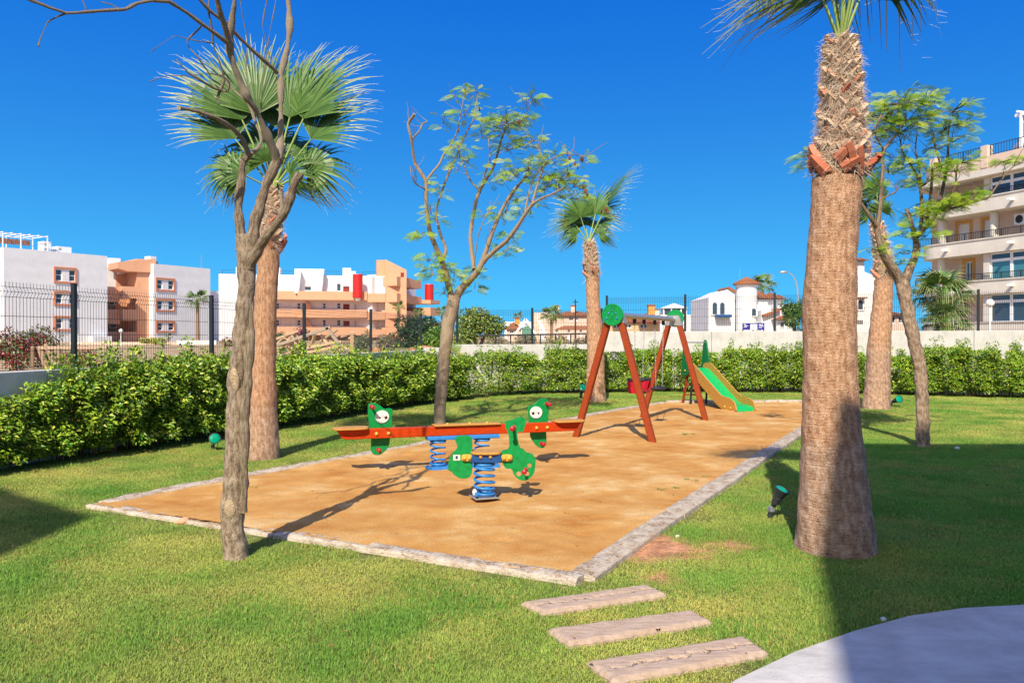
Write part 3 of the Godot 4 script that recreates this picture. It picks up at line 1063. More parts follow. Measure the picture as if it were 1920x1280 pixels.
func stair_and_second_block() -> void:
	# the orange stair tower
	var f := Fac.new(Vector2((203.0 - 960.0) / FP * 104.0, 104.0), Vector2((289.0 - 960.0) / FP * 108.0, 108.0))
	var b := thing("stair_tower", "orange rendered stair tower with open landings between two white blocks", "building", f.pt(f.ln * 0.5, 0.8, 0))
	var g := Fac.new(Vector2((288.0 - 960.0) / FP * 107.0, 107.0), Vector2((394.0 - 960.0) / FP * 115.0, 115.0))
	var yb := 0.6
	# solid flank
	var sf := f.s(256.0)
	var top := f.y(270.0, 486.0)
	var mb := MB.new()
	fbox(mb, f, sf, yb, f.ln, top, -5.0, 0.0)
	part(mb, "wall", M.orange, b)
	# flying canopy with its raking underside
	mb = MB.new()
	var c0 := f.s(219.0)
	var y1 := f.y(240.0, 493.0)
	var y2 := f.y(240.0, 509.0)
	var poly := PackedVector2Array([Vector2(c0, y1), Vector2(f.ln + 0.02, top + 0.15), Vector2(f.ln + 0.02, y2), Vector2(c0 + 1.2, y2), Vector2(c0, y2 + 0.3)])
	mb.extrude(poly, 4.0, Transform3D(Basis(f.al, Vector3.UP, f.out), f.pt(0, 0, -1.6)))
	part(mb, "canopy", M.orange, b)
	for q in [[537.0, 559.0], [580.0, 601.0], [622.0, 641.0]]:
		var r := f.rect(229.0, q[0], 256.0, q[1])
		piece(b, "landing_parapet", "orange", f, r[0], r[1], sf - 0.003, r[3], -1.6, -0.02)
		r = f.rect(203.0, q[0] - 6.0, 229.0, q[1] + 6.0)
		piece(b, "landing_parapet", "orange", f, r[0], r[1], r[2] - 0.01, r[3] - 0.4, -2.4, -1.0)
	piece(b, "back_wall", "white", f, 0.0, f.y(230.0, 560.0), f.s(240.0), f.y(230.0, 496.0), -4.6, -4.2)
	piece(b, "stair_core", "orange", f, f.s(236.0), yb, sf, f.y(240.0, 510.0), -5.4, -3.9)
	piece(b, "stair_recess", "dark_room", f, 0.02, yb, sf - 0.02, f.y(230.0, 560.0), -5.6, -4.7)
	for q in [[208.0, 562.0, 218.0, 572.0], [222.0, 560.0, 232.0, 571.0], [208.0, 600.0, 218.0, 612.0], [222.0, 604.0, 236.0, 614.0]]:
		var r := f.rect(q[0], q[1], q[2], q[3])
		window(b, f, r, -3.6, 1, 1)
	var rr := f.rect(223.0, 480.0, 244.0, 496.0)
	piece(b, "chimney", "white", f, rr[0], y1 - 0.4, rr[2], rr[3], -5.2, -3.8)
	rr = f.rect(262.0, 634.0, 291.0, 641.0)
	piece(b, "porch", "orange", f, rr[0], yb, rr[2], rr[3] + 0.1, 0.003, 1.6)
	# second white block
	var b2 := thing("apartment_block", "white block with small orange-framed windows beside the orange stair tower", "building", g.pt(g.ln * 0.5, 0.8, 0))
	var holes := []
	for v in [[521.0, 546.0], [560.0, 584.0], [601.0, 623.0]]:
		framed_pair(b2, g, g.rect(291.0, v[0], 327.0, v[1]), holes)
	top = g.y(340.0, 499.0)
	mb = MB.new()
	wall_holes(mb, g, 0, g.ln, yb, top, holes)
	shell(mb, g, 0, g.ln, yb, top, 12.0)
	part(mb, "wall", M.white, b2)
	for h in holes:
		window(b2, g, h, 0.0, 1, 2)
	rr = g.rect(289.0, 480.0, 300.0, 497.0)
	piece(b2, "chimney", "white", g, rr[0], top, rr[2], rr[3], -2.0, -0.8)
	rr = g.rect(300.0, 488.0, 312.0, 497.0)
	piece(b2, "vent_cowl", "tile", g, rr[0], top, rr[2], rr[3], -3.0, -1.8)
	mb = MB.new()
	fbox(mb, g, g.s(386.0) - 0.04, top, g.s(386.0) + 0.04, top + 2.0, -1.0, -0.92)
	fbox(mb, g, g.s(384.0), top + 1.4, g.s(388.0), top + 1.45, -1.0, -0.95)
	part(mb, "aerial", M.steel, b2)
	piece(b2, "wing", "white", g, g.ln + 0.01, yb, g.ln + 3.6, g.y(400.0, 543.0), -9.0, -2.5)

func terraced_flats() -> void:
	var f := Fac.new(Vector2((411.0 - 960.0) / FP * 132.0, 132.0), Vector2((770.0 - 960.0) / FP * 138.0, 138.0))
	var b := thing("terraced_flats", "long orange and white terraced flats with red drums beyond the fence", "building", f.pt(f.ln * 0.5, 0.8, 0))
	var yb := 0.6
	var r := []
	var h: Array = []
	# recessed white wall of the two lower floors, with doors and windows
	var lower := []
	var doors := []
	for v in [[569.0, 580.0], [601.0, 611.0]]:
		for u in [[643.0, 655.0], [665.0, 677.0]]:
			h = f.rect(u[0], v[0], u[1], v[1])
			doors.append(h)
			lower.append(h)
	var wins := []
	for v in [[567.0, 578.0], [599.0, 610.0]]:
		for u in [[515.0, 521.0], [631.0, 638.0], [680.0, 686.0], [604.0, 610.0], [555.0, 562.0]]:
			h = f.rect(u[0], v[0], u[1], v[1])
			wins.append(h)
			lower.append(h)
	var y_top := f.y(600.0, 562.0)
	var mb := MB.new()
	wall_holes(mb, f, 0, f.s(722.0), yb, y_top, lower, -2.0, 0.25)
	part(mb, "wall", M.white, b)
	for d in doors:
		piece(b, "door", "door_red", f, d[0], d[1], d[2], d[3], -2.25, -2.2)
	for w in wins:
		window(b, f, w, -2.0, 1, 2)
	# upper white storey, stepped roofline
	var uy := f.y(600.0, 546.0)
	var up := []
	for q in [[421.0, 530.0, 436.0, 546.0], [514.0, 528.0, 520.0, 545.0], [631.0, 531.0, 639.0, 545.0], [643.0, 536.0, 655.0, 546.0], [570.0, 536.0, 583.0, 544.0]]:
		up.append(f.rect(q[0], q[1], q[2], q[3]))
	var ut := f.y(600.0, 515.0)
	mb = MB.new()
	wall_holes(mb, f, 0, f.s(722.0), uy - 1.6, ut, up, -1.2, 0.3)
	shell(mb, f, 0, f.s(722.0), yb, ut, 14.0, -1.2)
	part(mb, "upper_wall", M.white, b)
	piece(b, "roller_shutter", "shutter", f, up[0][0], up[0][1], up[0][2], up[0][3], -1.4, -1.32)
	for k in [1, 2, 4]:
		window(b, f, up[k], -1.2, 1, 1)
	piece(b, "door", "door_red", f, up[3][0], up[3][1], up[3][2], up[3][3], -1.5, -1.4)
	piece(b, "end_wall", "white", f, -0.004, yb, f.s(448.0), f.y(430.0, 514.0), -2.0, 0.6)
	# leaning white buttress fins and raised roof boxes
	for q in [[553.0, 508.0, 560.0], [587.0, 506.0, 603.0]]:
		mb = MB.new()
		var s0 := f.s(q[0])
		var s1 := f.s(q[2])
		var yt := f.y(q[0], q[1])
		mb.extrude(PackedVector2Array([Vector2(s0, uy - 0.4), Vector2(s0 + 0.2, yt), Vector2(s1 + 0.4, yt), Vector2(s1, uy - 0.4)]), 1.6, Transform3D(Basis(f.al, Vector3.UP, f.out), f.pt(0, 0, -0.39)))
		part(mb, "fin", M.white, b)
	for q in [[440.0, 499.0, 449.0], [514.0, 500.0, 524.0], [642.0, 501.0, 658.0], [658.0, 507.0, 667.0], [551.0, 504.0, 607.0]]:
		piece(b, "roof_box", "white", f, f.s(q[0]), ut, f.s(q[2]), f.y(q[0], q[1]), -4.0, -1.25)
	for q in [[414.0, 440.0], [524.0, 549.0], [607.0, 640.0], [680.0, 706.0]]:
		railing(b, f, f.s(q[0]), f.s(q[1]), ut, 0.75, -1.5, 0.4)
	mb = MB.new()
	for s in [f.s(552.0), f.s(575.0), f.s(605.0)]:
		fbox(mb, f, s - 0.06, ut + 0.6, s + 0.06, f.y(575.0, 503.0), -6.0, -5.9)
	fbox(mb, f, f.s(550.0), f.y(575.0, 503.0), f.s(607.0), f.y(575.0, 503.0) + 0.12, -6.3, -2.6)
	part(mb, "pergola", M.frame, b)
	# orange balcony bands
	for q in [[545.0, 561.0], [579.0, 594.0], [612.0, 627.0]]:
		var segs := [[513.0, 558.0, 0.0], [558.0, 688.0, 0.5], [688.0, 722.0, 0.25], [448.5, 513.0, 0.3]]
		for e in segs:
			h = f.rect(e[0], q[0] + (e[0] - 513.0) * 0.03, e[1], q[1] + (e[0] - 513.0) * 0.03)
			piece(b, "balcony_band", "orange", f, h[0], h[1], h[2] - 0.006, h[3], -2.4, e[2])
	for q in [[571.0, 586.0], [605.0, 618.0]]:
		mb = MB.new()
		h = f.rect(568.0, q[0] - 8.0, 590.0, q[1] + 2.0)
		mb.extrude(PackedVector2Array([Vector2(h[0], h[1]), Vector2(h[0] + 0.5, h[3]), Vector2(h[2], h[1])]), 1.0, Transform3D(Basis(f.al, Vector3.UP, f.out), f.pt(0, 0, -1.6)))
		part(mb, "stair_cheek", M.orange, b)
	piece(b, "ground_wall", "cream", f, f.s(513.0), yb, f.s(722.0), f.y(600.0, 630.0), -3.0, -1.8)
	for u in [530.0, 560.0, 600.0, 640.0, 698.0]:
		h = f.rect(u, 632.0, u + 14.0, 640.0)
		window(b, f, [h[0], 1.0, h[2], h[3]], -1.6, 2, 1)
	# tower with a raking top
	var t := f.s(706.5)
	var t2 := f.s(722.0)
	var t3 := f.s(762.0)
	mb = MB.new()
	mb.extrude(PackedVector2Array([Vector2(t2, yb), Vector2(t2, f.y(722.0, 486.0)), Vector2(t3, f.y(760.0, 506.0)), Vector2(t3, yb)]), 6.0, Transform3D(Basis(f.al, Vector3.UP, f.out), f.pt(0, 0, -2.9)))
	fbox(mb, f, t, f.y(712.0, 521.0), t2 - 0.004, f.y(715.0, 486.0), -5.0, -1.3)
	var tw := part(mb, "tower", M.orange, b)
	h = f.rect(751.0, 511.0, 757.0, 519.0)
	piece(tw, "shutter", "door_red", f, h[0], h[1], h[2], h[3], 0.101, 0.16)
	piece(b, "white_pier", "white", f, f.s(711.0), f.y(715.0, 550.0), t2 - 0.008, f.y(715.0, 521.0), -1.19, -0.3)
	# the angled wing to the side of the tower
	var g := Fac.new(f.a.lerp(f.b, f.s(742.0) / f.ln) + Vector2(0, -2.0), Vector2((818.0 - 960.0) / FP * 150.0, 150.0))
	for q in [[520.0, 537.0], [551.0, 567.0], [582.0, 597.0], [614.0, 630.0]]:
		h = g.rect(744.0, q[0], 772.0, q[1])
		piece(b, "balcony_band", "orange", g, h[0], h[1], h[2], h[3], -3.0, 0.0)
		h = g.rect(773.0, q[0] + 4.0, 797.0, q[1] + 3.0)
		piece(b, "balcony_band", "orange", g, h[0], h[1], h[2], h[3], -4.2, -0.8)
	var gh := []
	for v in [[547.0, 555.0], [577.0, 585.0]]:
		for u in [[778.0, 783.0], [787.0, 792.0]]:
			gh.append(g.rect(u[0], v[0], u[1], v[1]))
	mb = MB.new()
	wall_holes(mb, g, 0, g.ln, yb, g.y(780.0, 524.0), gh, -4.3, 0.3)
	shell(mb, g, 0, g.ln, yb, g.y(780.0, 524.0), 10.0, -4.3)
	part(mb, "wing_wall", M.white, b)
	for q in gh:
		window(b, g, q, -4.3, 1, 1)
	for q in [[762.0, 513.0, 775.0], [790.0, 524.0, 806.0]]:
		piece(b, "roof_box", "white", g, g.s(q[0]), g.y(780.0, 524.0), g.s(q[2]), g.y(q[0], q[1]), -8.0, -4.4)
	for q in [[577.0, 592.0], [604.0, 612.0], [563.0, 570.0]]:
		h = g.rect(798.0, q[0], 816.0, q[1])
		piece(b, "balcony_band", "orange", g, h[0], h[1], h[2], h[3], -4.0, 1.0)
	# two red drums hung on the front
	for q in [[661.0, 680.0, 515.0, 559.0, 0], [795.0, 811.0, 533.0, 567.0, 1]]:
		var fc: Fac = f if q[4] == 0 else g
		h = fc.rect(q[0], q[2], q[1], q[3])
		var rad: float = (h[2] - h[0]) * 0.5 if q[4] == 0 else 0.82
		var ce := fc.pt((h[0] + h[2]) * 0.5, 0.0, 0.55 + rad * 0.55 if q[4] == 0 else rad * 0.2)
		mb = MB.new()
		mb.lathe([Vector2(0.0, h[1]), Vector2(rad * 0.96, h[1]), Vector2(rad, h[1] + 0.1), Vector2(rad, h[3] - 0.1), Vector2(rad * 0.96, h[3]), Vector2(0.0, h[3])], Transform3D(Basis(), ce), 20)
		var dr := part(mb, "drum", M.red_drum, b)
		mb = MB.new()
		mb.lathe([Vector2(0.0, h[1] - 0.5), Vector2(rad * 0.45, h[1] - 0.45), Vector2(rad * 0.6, h[1] - 0.005)], Transform3D(Basis(), ce), 14)
		part(mb, "drum_foot", M.frame, dr)

func corner_apartments() -> void:
	var f := Fac.new(Vector2(30.0, 60.1), Vector2((1920.0 - 960.0) / FP * 51.6, 51.6))
	var far := f.ln + 9.0
	var b := thing("corner_apartments", "beige four-storey flats with rounded balcony corners above the concrete wall", "building", f.pt(f.ln * 0.5, 0.8, 0))
	var bands := [[10.0, 10.95], [7.18, 8.12], [4.4, 5.3], [1.55, 2.45]]
	var holes_by := {}
	# recessed facade 1.6 m behind the balcony edge
	var yb := 0.6
	var holes := []
	var kinds := []
	var lv := [2.45, 5.3, 8.12, 10.95]
	# glazed bay from u = 1852 on, on all floors but the second; framed windows elsewhere
	var bay := f.s(1848.0)
	for k in 4:
		var y: float = lv[k] - 0.02
		if k == 2:
			for q in [[1774.0, 1796.0, 1.9, 0.0], [1822.0, 1846.0, 1.9, 0.0], [1910.0, 1930.0, 2.0, 1.0]]:
				var s0 := f.s(q[0]) - 0.5
				holes.append([s0, y + 0.05, f.s(q[1]) - 0.5, y + q[2] * 0.82])
				kinds.append("shutter" if q[3] == 0.0 else "dark")
		elif k == 1:
			holes.append([f.s(1776.0), y + 0.05, f.s(1790.0), y + 1.6])
			kinds.append("glass")
			holes.append([f.s(1823.0), y + 0.05, f.s(1838.0), y + 1.7])
			kinds.append("dark")
	var mb := MB.new()
	wall_holes(mb, f, 0.3, far, yb, 12.6, holes, -1.7, 0.25)
	shell(mb, f, 0.3, far, yb, 12.6, 12.0, -1.7)
	part(mb, "wall", M.pink, b)
	for k in holes.size():
		var h: Array = holes[k]
		if kinds[k] == "shutter":
			piece(b, "roller_shutter", "shutter", f, h[0], h[1], h[2], h[3], -1.9, -1.82)
		elif kinds[k] == "dark":
			piece(b, "doorway", "dark_room", f, h[0], h[1], h[2], h[3], -1.93, -1.9)
			window(b, f, [h[0], h[1], h[0] + (h[2] - h[0]) * 0.45, h[3]], -1.7, 1, 1)
		else:
			window(b, f, h, -1.7, 2, 1, "glass_teal")
		mb = MB.new()
		var t := 0.22
		fbox(mb, f, h[0] - t, h[1], h[0], h[3] + t, -1.697, -1.66)
		fbox(mb, f, h[2], h[1], h[2] + t, h[3] + t, -1.697, -1.66)
		fbox(mb, f, h[0], h[3], h[2], h[3] + t, -1.697, -1.66)
		part(mb, "surround", M.ochre_wall, b)
	# balcony bands with a rounded end, as bent strips; each has a coping and a slab
	for k in 4:
		balcony_band(b, f, far, bands[k][0], bands[k][1], "balcony_band", 0.0)
		if k < 3:
			for u in [1776.0, 1900.0]:
				var s := f.s(u)
				var sp := piece(b, "spout", "frame", f, s - 0.09, bands[k][0] + 0.42, s + 0.09, bands[k][0] + 0.58, 0.02, 0.5)
	# roof slab with a wide curved eave and the parapet above
	balcony_band(b, f, far, 12.35, 12.75, "eave", 0.35)
	balcony_band(b, f, far, 12.753, 13.75, "roof_parapet", -0.15)
	var pier_s := f.s(1842.0)
	for s in [pier_s, pier_s - 4.2]:
		piece(b, "parapet_pier", "pink", f, s - 0.25, 13.0, s + 0.25, 14.5, -0.62, -0.1)
	railing(b, f, pier_s + 0.25, far, 13.77, 0.75, -0.4, 0.2)
	railing(b, f, pier_s - 3.9, pier_s - 0.25, 13.77, 0.75, -0.4, 0.2)
	# roof chimney and pergola
	mb = MB.new()
	var cs := f.s(1868.0)
	mb.lathe([Vector2(1.1, 13.0), Vector2(1.0, 14.6), Vector2(0.5, 15.2), Vector2(0.5, 16.0), Vector2(0.62, 16.02), Vector2(0.62, 16.15), Vector2(0.0, 16.3)], Transform3D(Basis(Vector3.UP, 0.6), f.pt(cs, 0, -3.0)), 4)
	part(mb, "chimney", M.white, b)
	mb = MB.new()
	var ps := f.s(1893.0)
	for s in [ps, ps + 5.0]:
		for o in [-1.0, -4.0]:
			fbox(mb, f, s - 0.07, 13.6, s + 0.07, 16.1, o - 0.07, o + 0.07)
	for o in [-1.0, -2.5, -4.0]:
		fbox(mb, f, ps - 0.4, 16.1, ps + 6.0, 16.28, o - 0.07, o + 0.07)
	for k in 4:
		fbox(mb, f, ps + k * 1.7 - 0.05, 16.28, ps + k * 1.7 + 0.05, 16.4, -4.4, -0.6)
	part(mb, "roof_pergola", M.frame, b)
	# railings above the bands
	for k in [0, 1]:
		railing(b, f, 0.2, far, bands[k][1], 0.62 if k == 1 else 0.5, -0.25, 0.14)
	railing(b, f, 0.2, far, bands[2][1], 0.55, -0.25, 0.14)
	# round columns
	for q in [[8.12, 9.98, 1849.0, 0.27], [5.3, 7.16, 1752.0, 0.3], [8.12, 9.98, 1752.0, 0.26], [10.95, 12.34, 1752.0, 0.26]]:
		mb = MB.new()
		mb.lathe([Vector2(q[3], q[0]), Vector2(q[3] * 0.98, q[1])], Transform3D(Basis(), f.pt(f.s(q[2]), 0, -0.75)), 18)
		part(mb, "column", M.greige, b)
	# glazed bays: a post, then bars with panes
	for q in [[2.45, 4.38, 0], [5.3, 7.16, 1], [10.95, 12.34, 3]]:
		piece(b, "bay_pier", "greige", f, bay - 0.45, q[0], bay, q[1], -1.2, -0.35)
		var n := 7
		var w := 1.55
		for k in n:
			var s: float = bay + k * w
			if q[2] == 1 and k in [2, 3]:
				if k == 2:
					piece(b, "curtain", "curtain", f, s + 0.05, q[0], s + 0.7, q[1] - 0.5, -1.0, -0.9)
				continue
			window(b, f, [s, q[0] + 0.02, s + w - 0.01, q[1] - 0.5], -0.35, 1, 1, "glass_teal" if q[2] == 1 else "glass", 0.1)
			window(b, f, [s, q[1] - 0.5, s + w - 0.01, q[1]], -0.35, 1, 1, "glass", 0.09)
	# air conditioner
	var ac := f.rect(1880.0, 403.0, 1898.0, 419.0)
	var box := piece(b, "air_conditioner", "frame", f, ac[0] - 0.2, 9.0, ac[0] + 0.75, 9.7, -1.69, -1.3)
	mb = MB.new()
	mb.lathe([Vector2(0.0, 0.02), Vector2(0.26, 0.02), Vector2(0.28, 0.0)], Transform3D(Basis(f.al, f.out, f.al.cross(f.out)), f.pt(ac[0] + 0.15, 9.35, -1.3)), 16)
	part(mb, "fan_grille", M.iron, box)

func balcony_band(b: Node, f: Fac, far: float, y1: float, y2: float, nm: String, push: float) -> void:
	# plan outline: straight front, rounded end at s = 0, back along the side
	var r := 2.0
	var pts := []
	pts.append(Vector2(far, push))
	for k in 9:
		var a := PI * 0.5 + (PI * 0.5) * k / 8.0
		pts.append(Vector2(r + (r + push) * cos(a), -r + (r + push) * sin(a)))
	pts.append(Vector2(-push, -7.0))
	var inner := []
	for k in pts.size():
		var p: Vector2 = pts[k]
		if k == 0:
			inner.append(p - Vector2(0, 0.16))
		elif k == pts.size() - 1:
			inner.append(p + Vector2(0.16, 0))
		else:
			inner.append(p - (p - Vector2(r, -r)).normalized() * 0.16)
	var mb := MB.new()
	var m := "pink" if nm == "roof_parapet" else "greige"
	for k in pts.size() - 1:
		var p: Vector2 = pts[k]
		var q: Vector2 = pts[k + 1]
		var pi: Vector2 = inner[k]
		var qi: Vector2 = inner[k + 1]
		var o := f.pt(p.x, y1, p.y) - f.pt(pi.x, y1, pi.y)
		mb.quad_o(f.pt(p.x, y1, p.y), f.pt(q.x, y1, q.y), f.pt(q.x, y2, q.y), f.pt(p.x, y2, p.y), o)
		mb.quad_o(f.pt(pi.x, y1, pi.y), f.pt(qi.x, y1, qi.y), f.pt(qi.x, y2, qi.y), f.pt(pi.x, y2, pi.y), -o)
		mb.quad_o(f.pt(p.x, y2, p.y), f.pt(q.x, y2, q.y), f.pt(qi.x, y2, qi.y), f.pt(pi.x, y2, pi.y), Vector3.UP)
		# slab underside
		mb.quad_o(f.pt(p.x, y1, p.y), f.pt(q.x, y1, q.y), f.pt(maxf(q.x, 1.0), y1, -3.5), f.pt(maxf(p.x, 1.0), y1, -3.5), Vector3.DOWN)
		mb.quad_o(f.pt(pi.x, y1 + 0.25, pi.y), f.pt(qi.x, y1 + 0.25, qi.y), f.pt(maxf(qi.x, 1.0), y1 + 0.25, -3.5), f.pt(maxf(pi.x, 1.0), y1 + 0.25, -3.5), Vector3.UP)
	var o2 := part(mb, nm, M[m], b)
	if nm == "balcony_band":
		mb = MB.new()
		for k in pts.size() - 1:
			var p: Vector2 = pts[k]
			var q: Vector2 = pts[k + 1]
			mb.bar(f.pt(p.x, y2 + 0.04, p.y - 0.06), f.pt(q.x, y2 + 0.04, q.y - 0.06), 0.26, 0.075)
		part(mb, "coping", M.greige, o2)

func hip_roof(mb: MB, f: Fac, s0: float, s1: float, y0: float, y1: float, o0: float, o1: float) -> void:
	var run := minf((s1 - s0), absf(o1 - o0)) * 0.5
	var om := (o0 + o1) * 0.5
	var a := f.pt(s0, y0, o1)
	var b := f.pt(s1, y0, o1)
	var c := f.pt(s1, y0, o0)
	var d := f.pt(s0, y0, o0)
	var r1 := f.pt(s0 + run * 0.9, y1, om)
	var r2 := f.pt(s1 - run * 0.9, y1, om)
	mb.quad_o(a, b, r2, r1, Vector3.UP + f.out)
	mb.quad_o(d, c, r2, r1, Vector3.UP - f.out)
	mb.tri_o(a, d, r1, Vector3.UP - f.al)
	mb.tri_o(b, c, r2, Vector3.UP + f.al)
	mb.quad_o(a, b, c, d, Vector3.DOWN)
	# tile ribs running down the front slope
	var n := int((s1 - s0) / 0.45)
	for k in range(1, n):
		var s := lerpf(s0, s1, float(k) / n)
		var t := clampf(minf((s - s0), (s1 - s)) / maxf(0.01, run * 0.9), 0.0, 1.0)
		var e := f.pt(s, y0, o1)
		var top := f.pt(s, lerpf(y0, y1, t), lerpf(o1, om, t))
		if (top - e).length() > 0.2:
			mb.bar(e + Vector3.UP * 0.02, top + Vector3.UP * 0.02, 0.16, 0.1)

func arched(b: Node, f: Fac, u: float, v1: float, v2: float, w: float, at: float) -> void:
	# an arched window standing in a raised surround
	var s := f.s(u)
	var y1 := f.y(u, v2)
	var y2 := f.y(u, v1)
	var poly := PackedVector2Array([Vector2(s - w, y1), Vector2(s - w, y2 - w)])
	var big := PackedVector2Array([Vector2(s - w - 0.16, y1 - 0.12), Vector2(s - w - 0.16, y2 - w)])
	for k in range(1, 9):
		var a := PI - PI * k / 8.0
		poly.append(Vector2(s + w * cos(a), y2 - w + w * sin(a)))
		big.append(Vector2(s + (w + 0.16) * cos(a), y2 - w + (w + 0.16) * sin(a)))
	poly.append(Vector2(s + w, y1))
	big.append(Vector2(s + w + 0.16, y1 - 0.12))
	var tr := Transform3D(Basis(f.al, Vector3.UP, f.out), f.pt(0, 0, at + 0.05))
	var mb := MB.new()
	mb.extrude(big, 0.1, tr)
	var o := part(mb, "window", M.white, b)
	mb = MB.new()
	mb.extrude(poly, 0.1, Transform3D(tr.basis, f.pt(0, 0, at + 0.07)))
	part(mb, "pane", M.glass, o)

func tower_house() -> void:
	var f := Fac.new(Vector2((1328.0 - 960.0) / FP * 80.0, 80.0), Vector2((1482.0 - 960.0) / FP * 80.0, 80.0))
	var b := thing("tower_villa", "white villa with a round tiled turret and brown roofs above the wall", "house", f.pt(f.ln * 0.5, 0.8, 0))
	var yb := 0.6
	# gabled left wing
	var mb := MB.new()
	var s0 := f.s(1329.0)
	var s1 := f.s(1369.0)
	mb.extrude(PackedVector2Array([Vector2(s0, yb), Vector2(s0, f.y(1330.0, 558.0)), Vector2(s1, f.y(1366.0, 541.0)), Vector2(f.s(1378.0), f.y(1375.0, 546.0)), Vector2(f.s(1378.0), yb)]), 8.0, Transform3D(Basis(f.al, Vector3.UP, f.out), f.pt(0, 0, -4.0)))
	part(mb, "wing_wall", M.white, b)
	for u in [1340.0, 1354.0]:
		arched(b, f, u, 567.0, 589.0, 0.22, 0.0)
	piece(b, "awning", "blue_dark", f, f.s(1340.0), f.y(1350.0, 595.0), f.s(1368.0), f.y(1350.0, 590.0), 0.01, 0.9)
	mb = MB.new()
	var gs := f.s(1366.0)
	mb.bar(f.pt(gs, f.y(1366.0, 539.0), -2.0), f.pt(f.s(1380.0), f.y(1378.0, 548.0), -2.0), 4.4, 0.22)
	part(mb, "gable_roof", M.tile, b)
	# the turret
	var ts := f.s(1399.0)
	var tr := 1.02
	mb = MB.new()
	var ty := f.y(1399.0, 537.0)
	mb.lathe([Vector2(tr, yb), Vector2(tr, ty), Vector2(tr + 0.12, ty + 0.02), Vector2(tr + 0.12, ty + 0.14), Vector2(0, ty + 0.14)], Transform3D(Basis(), f.pt(ts, 0, 0.2)), 28)
	part(mb, "turret", M.white, b)
	mb = MB.new()
	var ry := ty + 0.16
	mb.lathe([Vector2(0, ry), Vector2(tr + 0.32, ry), Vector2(tr + 0.32, ry + 0.08), Vector2(0.0, ry + 0.72)], Transform3D(Basis(), f.pt(ts, 0, 0.2)), 28)
	for k in 26:
		var a := TAU * k / 26.0
		var e := f.pt(ts, ry + 0.1, 0.2) + Vector3(cos(a), 0, sin(a)) * (tr + 0.3)
		mb.bar(e, f.pt(ts, ry + 0.76, 0.2), 0.13, 0.09)
	part(mb, "turret_roof", M.tile, b)
	arched(b, f, 1407.0, 579.0, 592.0, 0.2, 1.12)
	mb = MB.new()
	mb.tube([f.pt(f.s(1387.0), ry, 0), f.pt(f.s(1387.0), ry + 1.7, 0)], [0.03, 0.015], 5)
	part(mb, "aerial", M.steel, b)
	# main body and roofs
	mb = MB.new()
	fbox(mb, f, f.s(1410.0), yb, f.s(1475.0), f.y(1440.0, 560.0), -7.0, -1.0)
	part(mb, "wall", M.white, b)
	mb = MB.new()
	hip_roof(mb, f, f.s(1408.0), f.s(1462.0), f.y(1440.0, 558.0), f.y(1430.0, 539.0), -7.5, -0.6)
	hip_roof(mb, f, f.s(1444.0), f.s(1481.0), f.y(1460.0, 559.0), f.y(1460.0, 546.0), -6.0, -0.3)
	part(mb, "roof", M.tile, b)
	# terraces and lower roofs
	piece(b, "terrace_wall", "white", f, f.s(1416.0), yb, f.s(1450.0), f.y(1430.0, 583.0), -1.0, 2.0)
	mb = MB.new()
	mb.bar(f.pt(f.s(1417.0), f.y(1417.0, 593.0), 1.2), f.pt(f.s(1450.0), f.y(1449.0, 581.0), 1.2), 2.6, 0.2)
	part(mb, "porch_roof", M.tile, b)
	piece(b, "annex", "white", f, f.s(1452.0), yb, f.s(1484.0), f.y(1465.0, 570.0), -1.5, 1.0)
	mb = MB.new()
	hip_roof(mb, f, f.s(1434.0), f.s(1474.0), f.y(1450.0, 600.0), f.y(1450.0, 593.0), 0.6, 3.6)
	part(mb, "annex_roof", M.tile, b)
	piece(b, "annex_wall", "white", f, f.s(1438.0), yb, f.s(1472.0), f.y(1450.0, 600.5), 1.3, 3.0)
	for u in [1443.0, 1456.0]:
		window(b, f, f.rect(u, 604.0, u + 9.0, 615.0), 3.2, 1, 1)
	# blue hoarding in front
	var hd := thing("hoarding", "blue printed hoarding with a white panel below the round turret", "hoarding", f.pt(f.s(1412.0), 0.8, 6.0))
	var g := Fac.new(Vector2((1390.0 - 960.0) / FP * 72.0, 72.0), Vector2((1436.0 - 960.0) / FP * 72.0, 72.0))
	piece(hd, "board", "blue_sign", g, g.s(1393.0), g.y(1400.0, 618.0), g.s(1434.0), g.y(1400.0, 605.5), -0.06, 0.0)
	piece(hd, "panel", "frame", g, g.s(1407.0), g.y(1400.0, 618.0), g.s(1420.0), g.y(1400.0, 607.5), 0.002, 0.02)
	mb = MB.new()
	for q in [[1395.0, 607.5, 1399.0, 609.0], [1396.0, 610.0, 1403.0, 611.0], [1395.0, 612.5, 1401.0, 613.5], [1423.0, 608.0, 1431.0, 609.5], [1424.0, 611.0, 1432.0, 612.0], [1423.0, 613.5, 1429.0, 614.5]]:
		var r := g.rect(q[0], q[1], q[2], q[3])
		fbox(mb, g, r[0], r[1], r[2], r[3], 0.002, 0.01)
	part(mb, "print", M.frame, hd)
	for u in [1394.0, 1413.0, 1433.0]:
		piece(hd, "post", "iron", g, g.s(u) - 0.04, 0.8, g.s(u) + 0.04, g.y(u, 606.0), -0.16, -0.063)

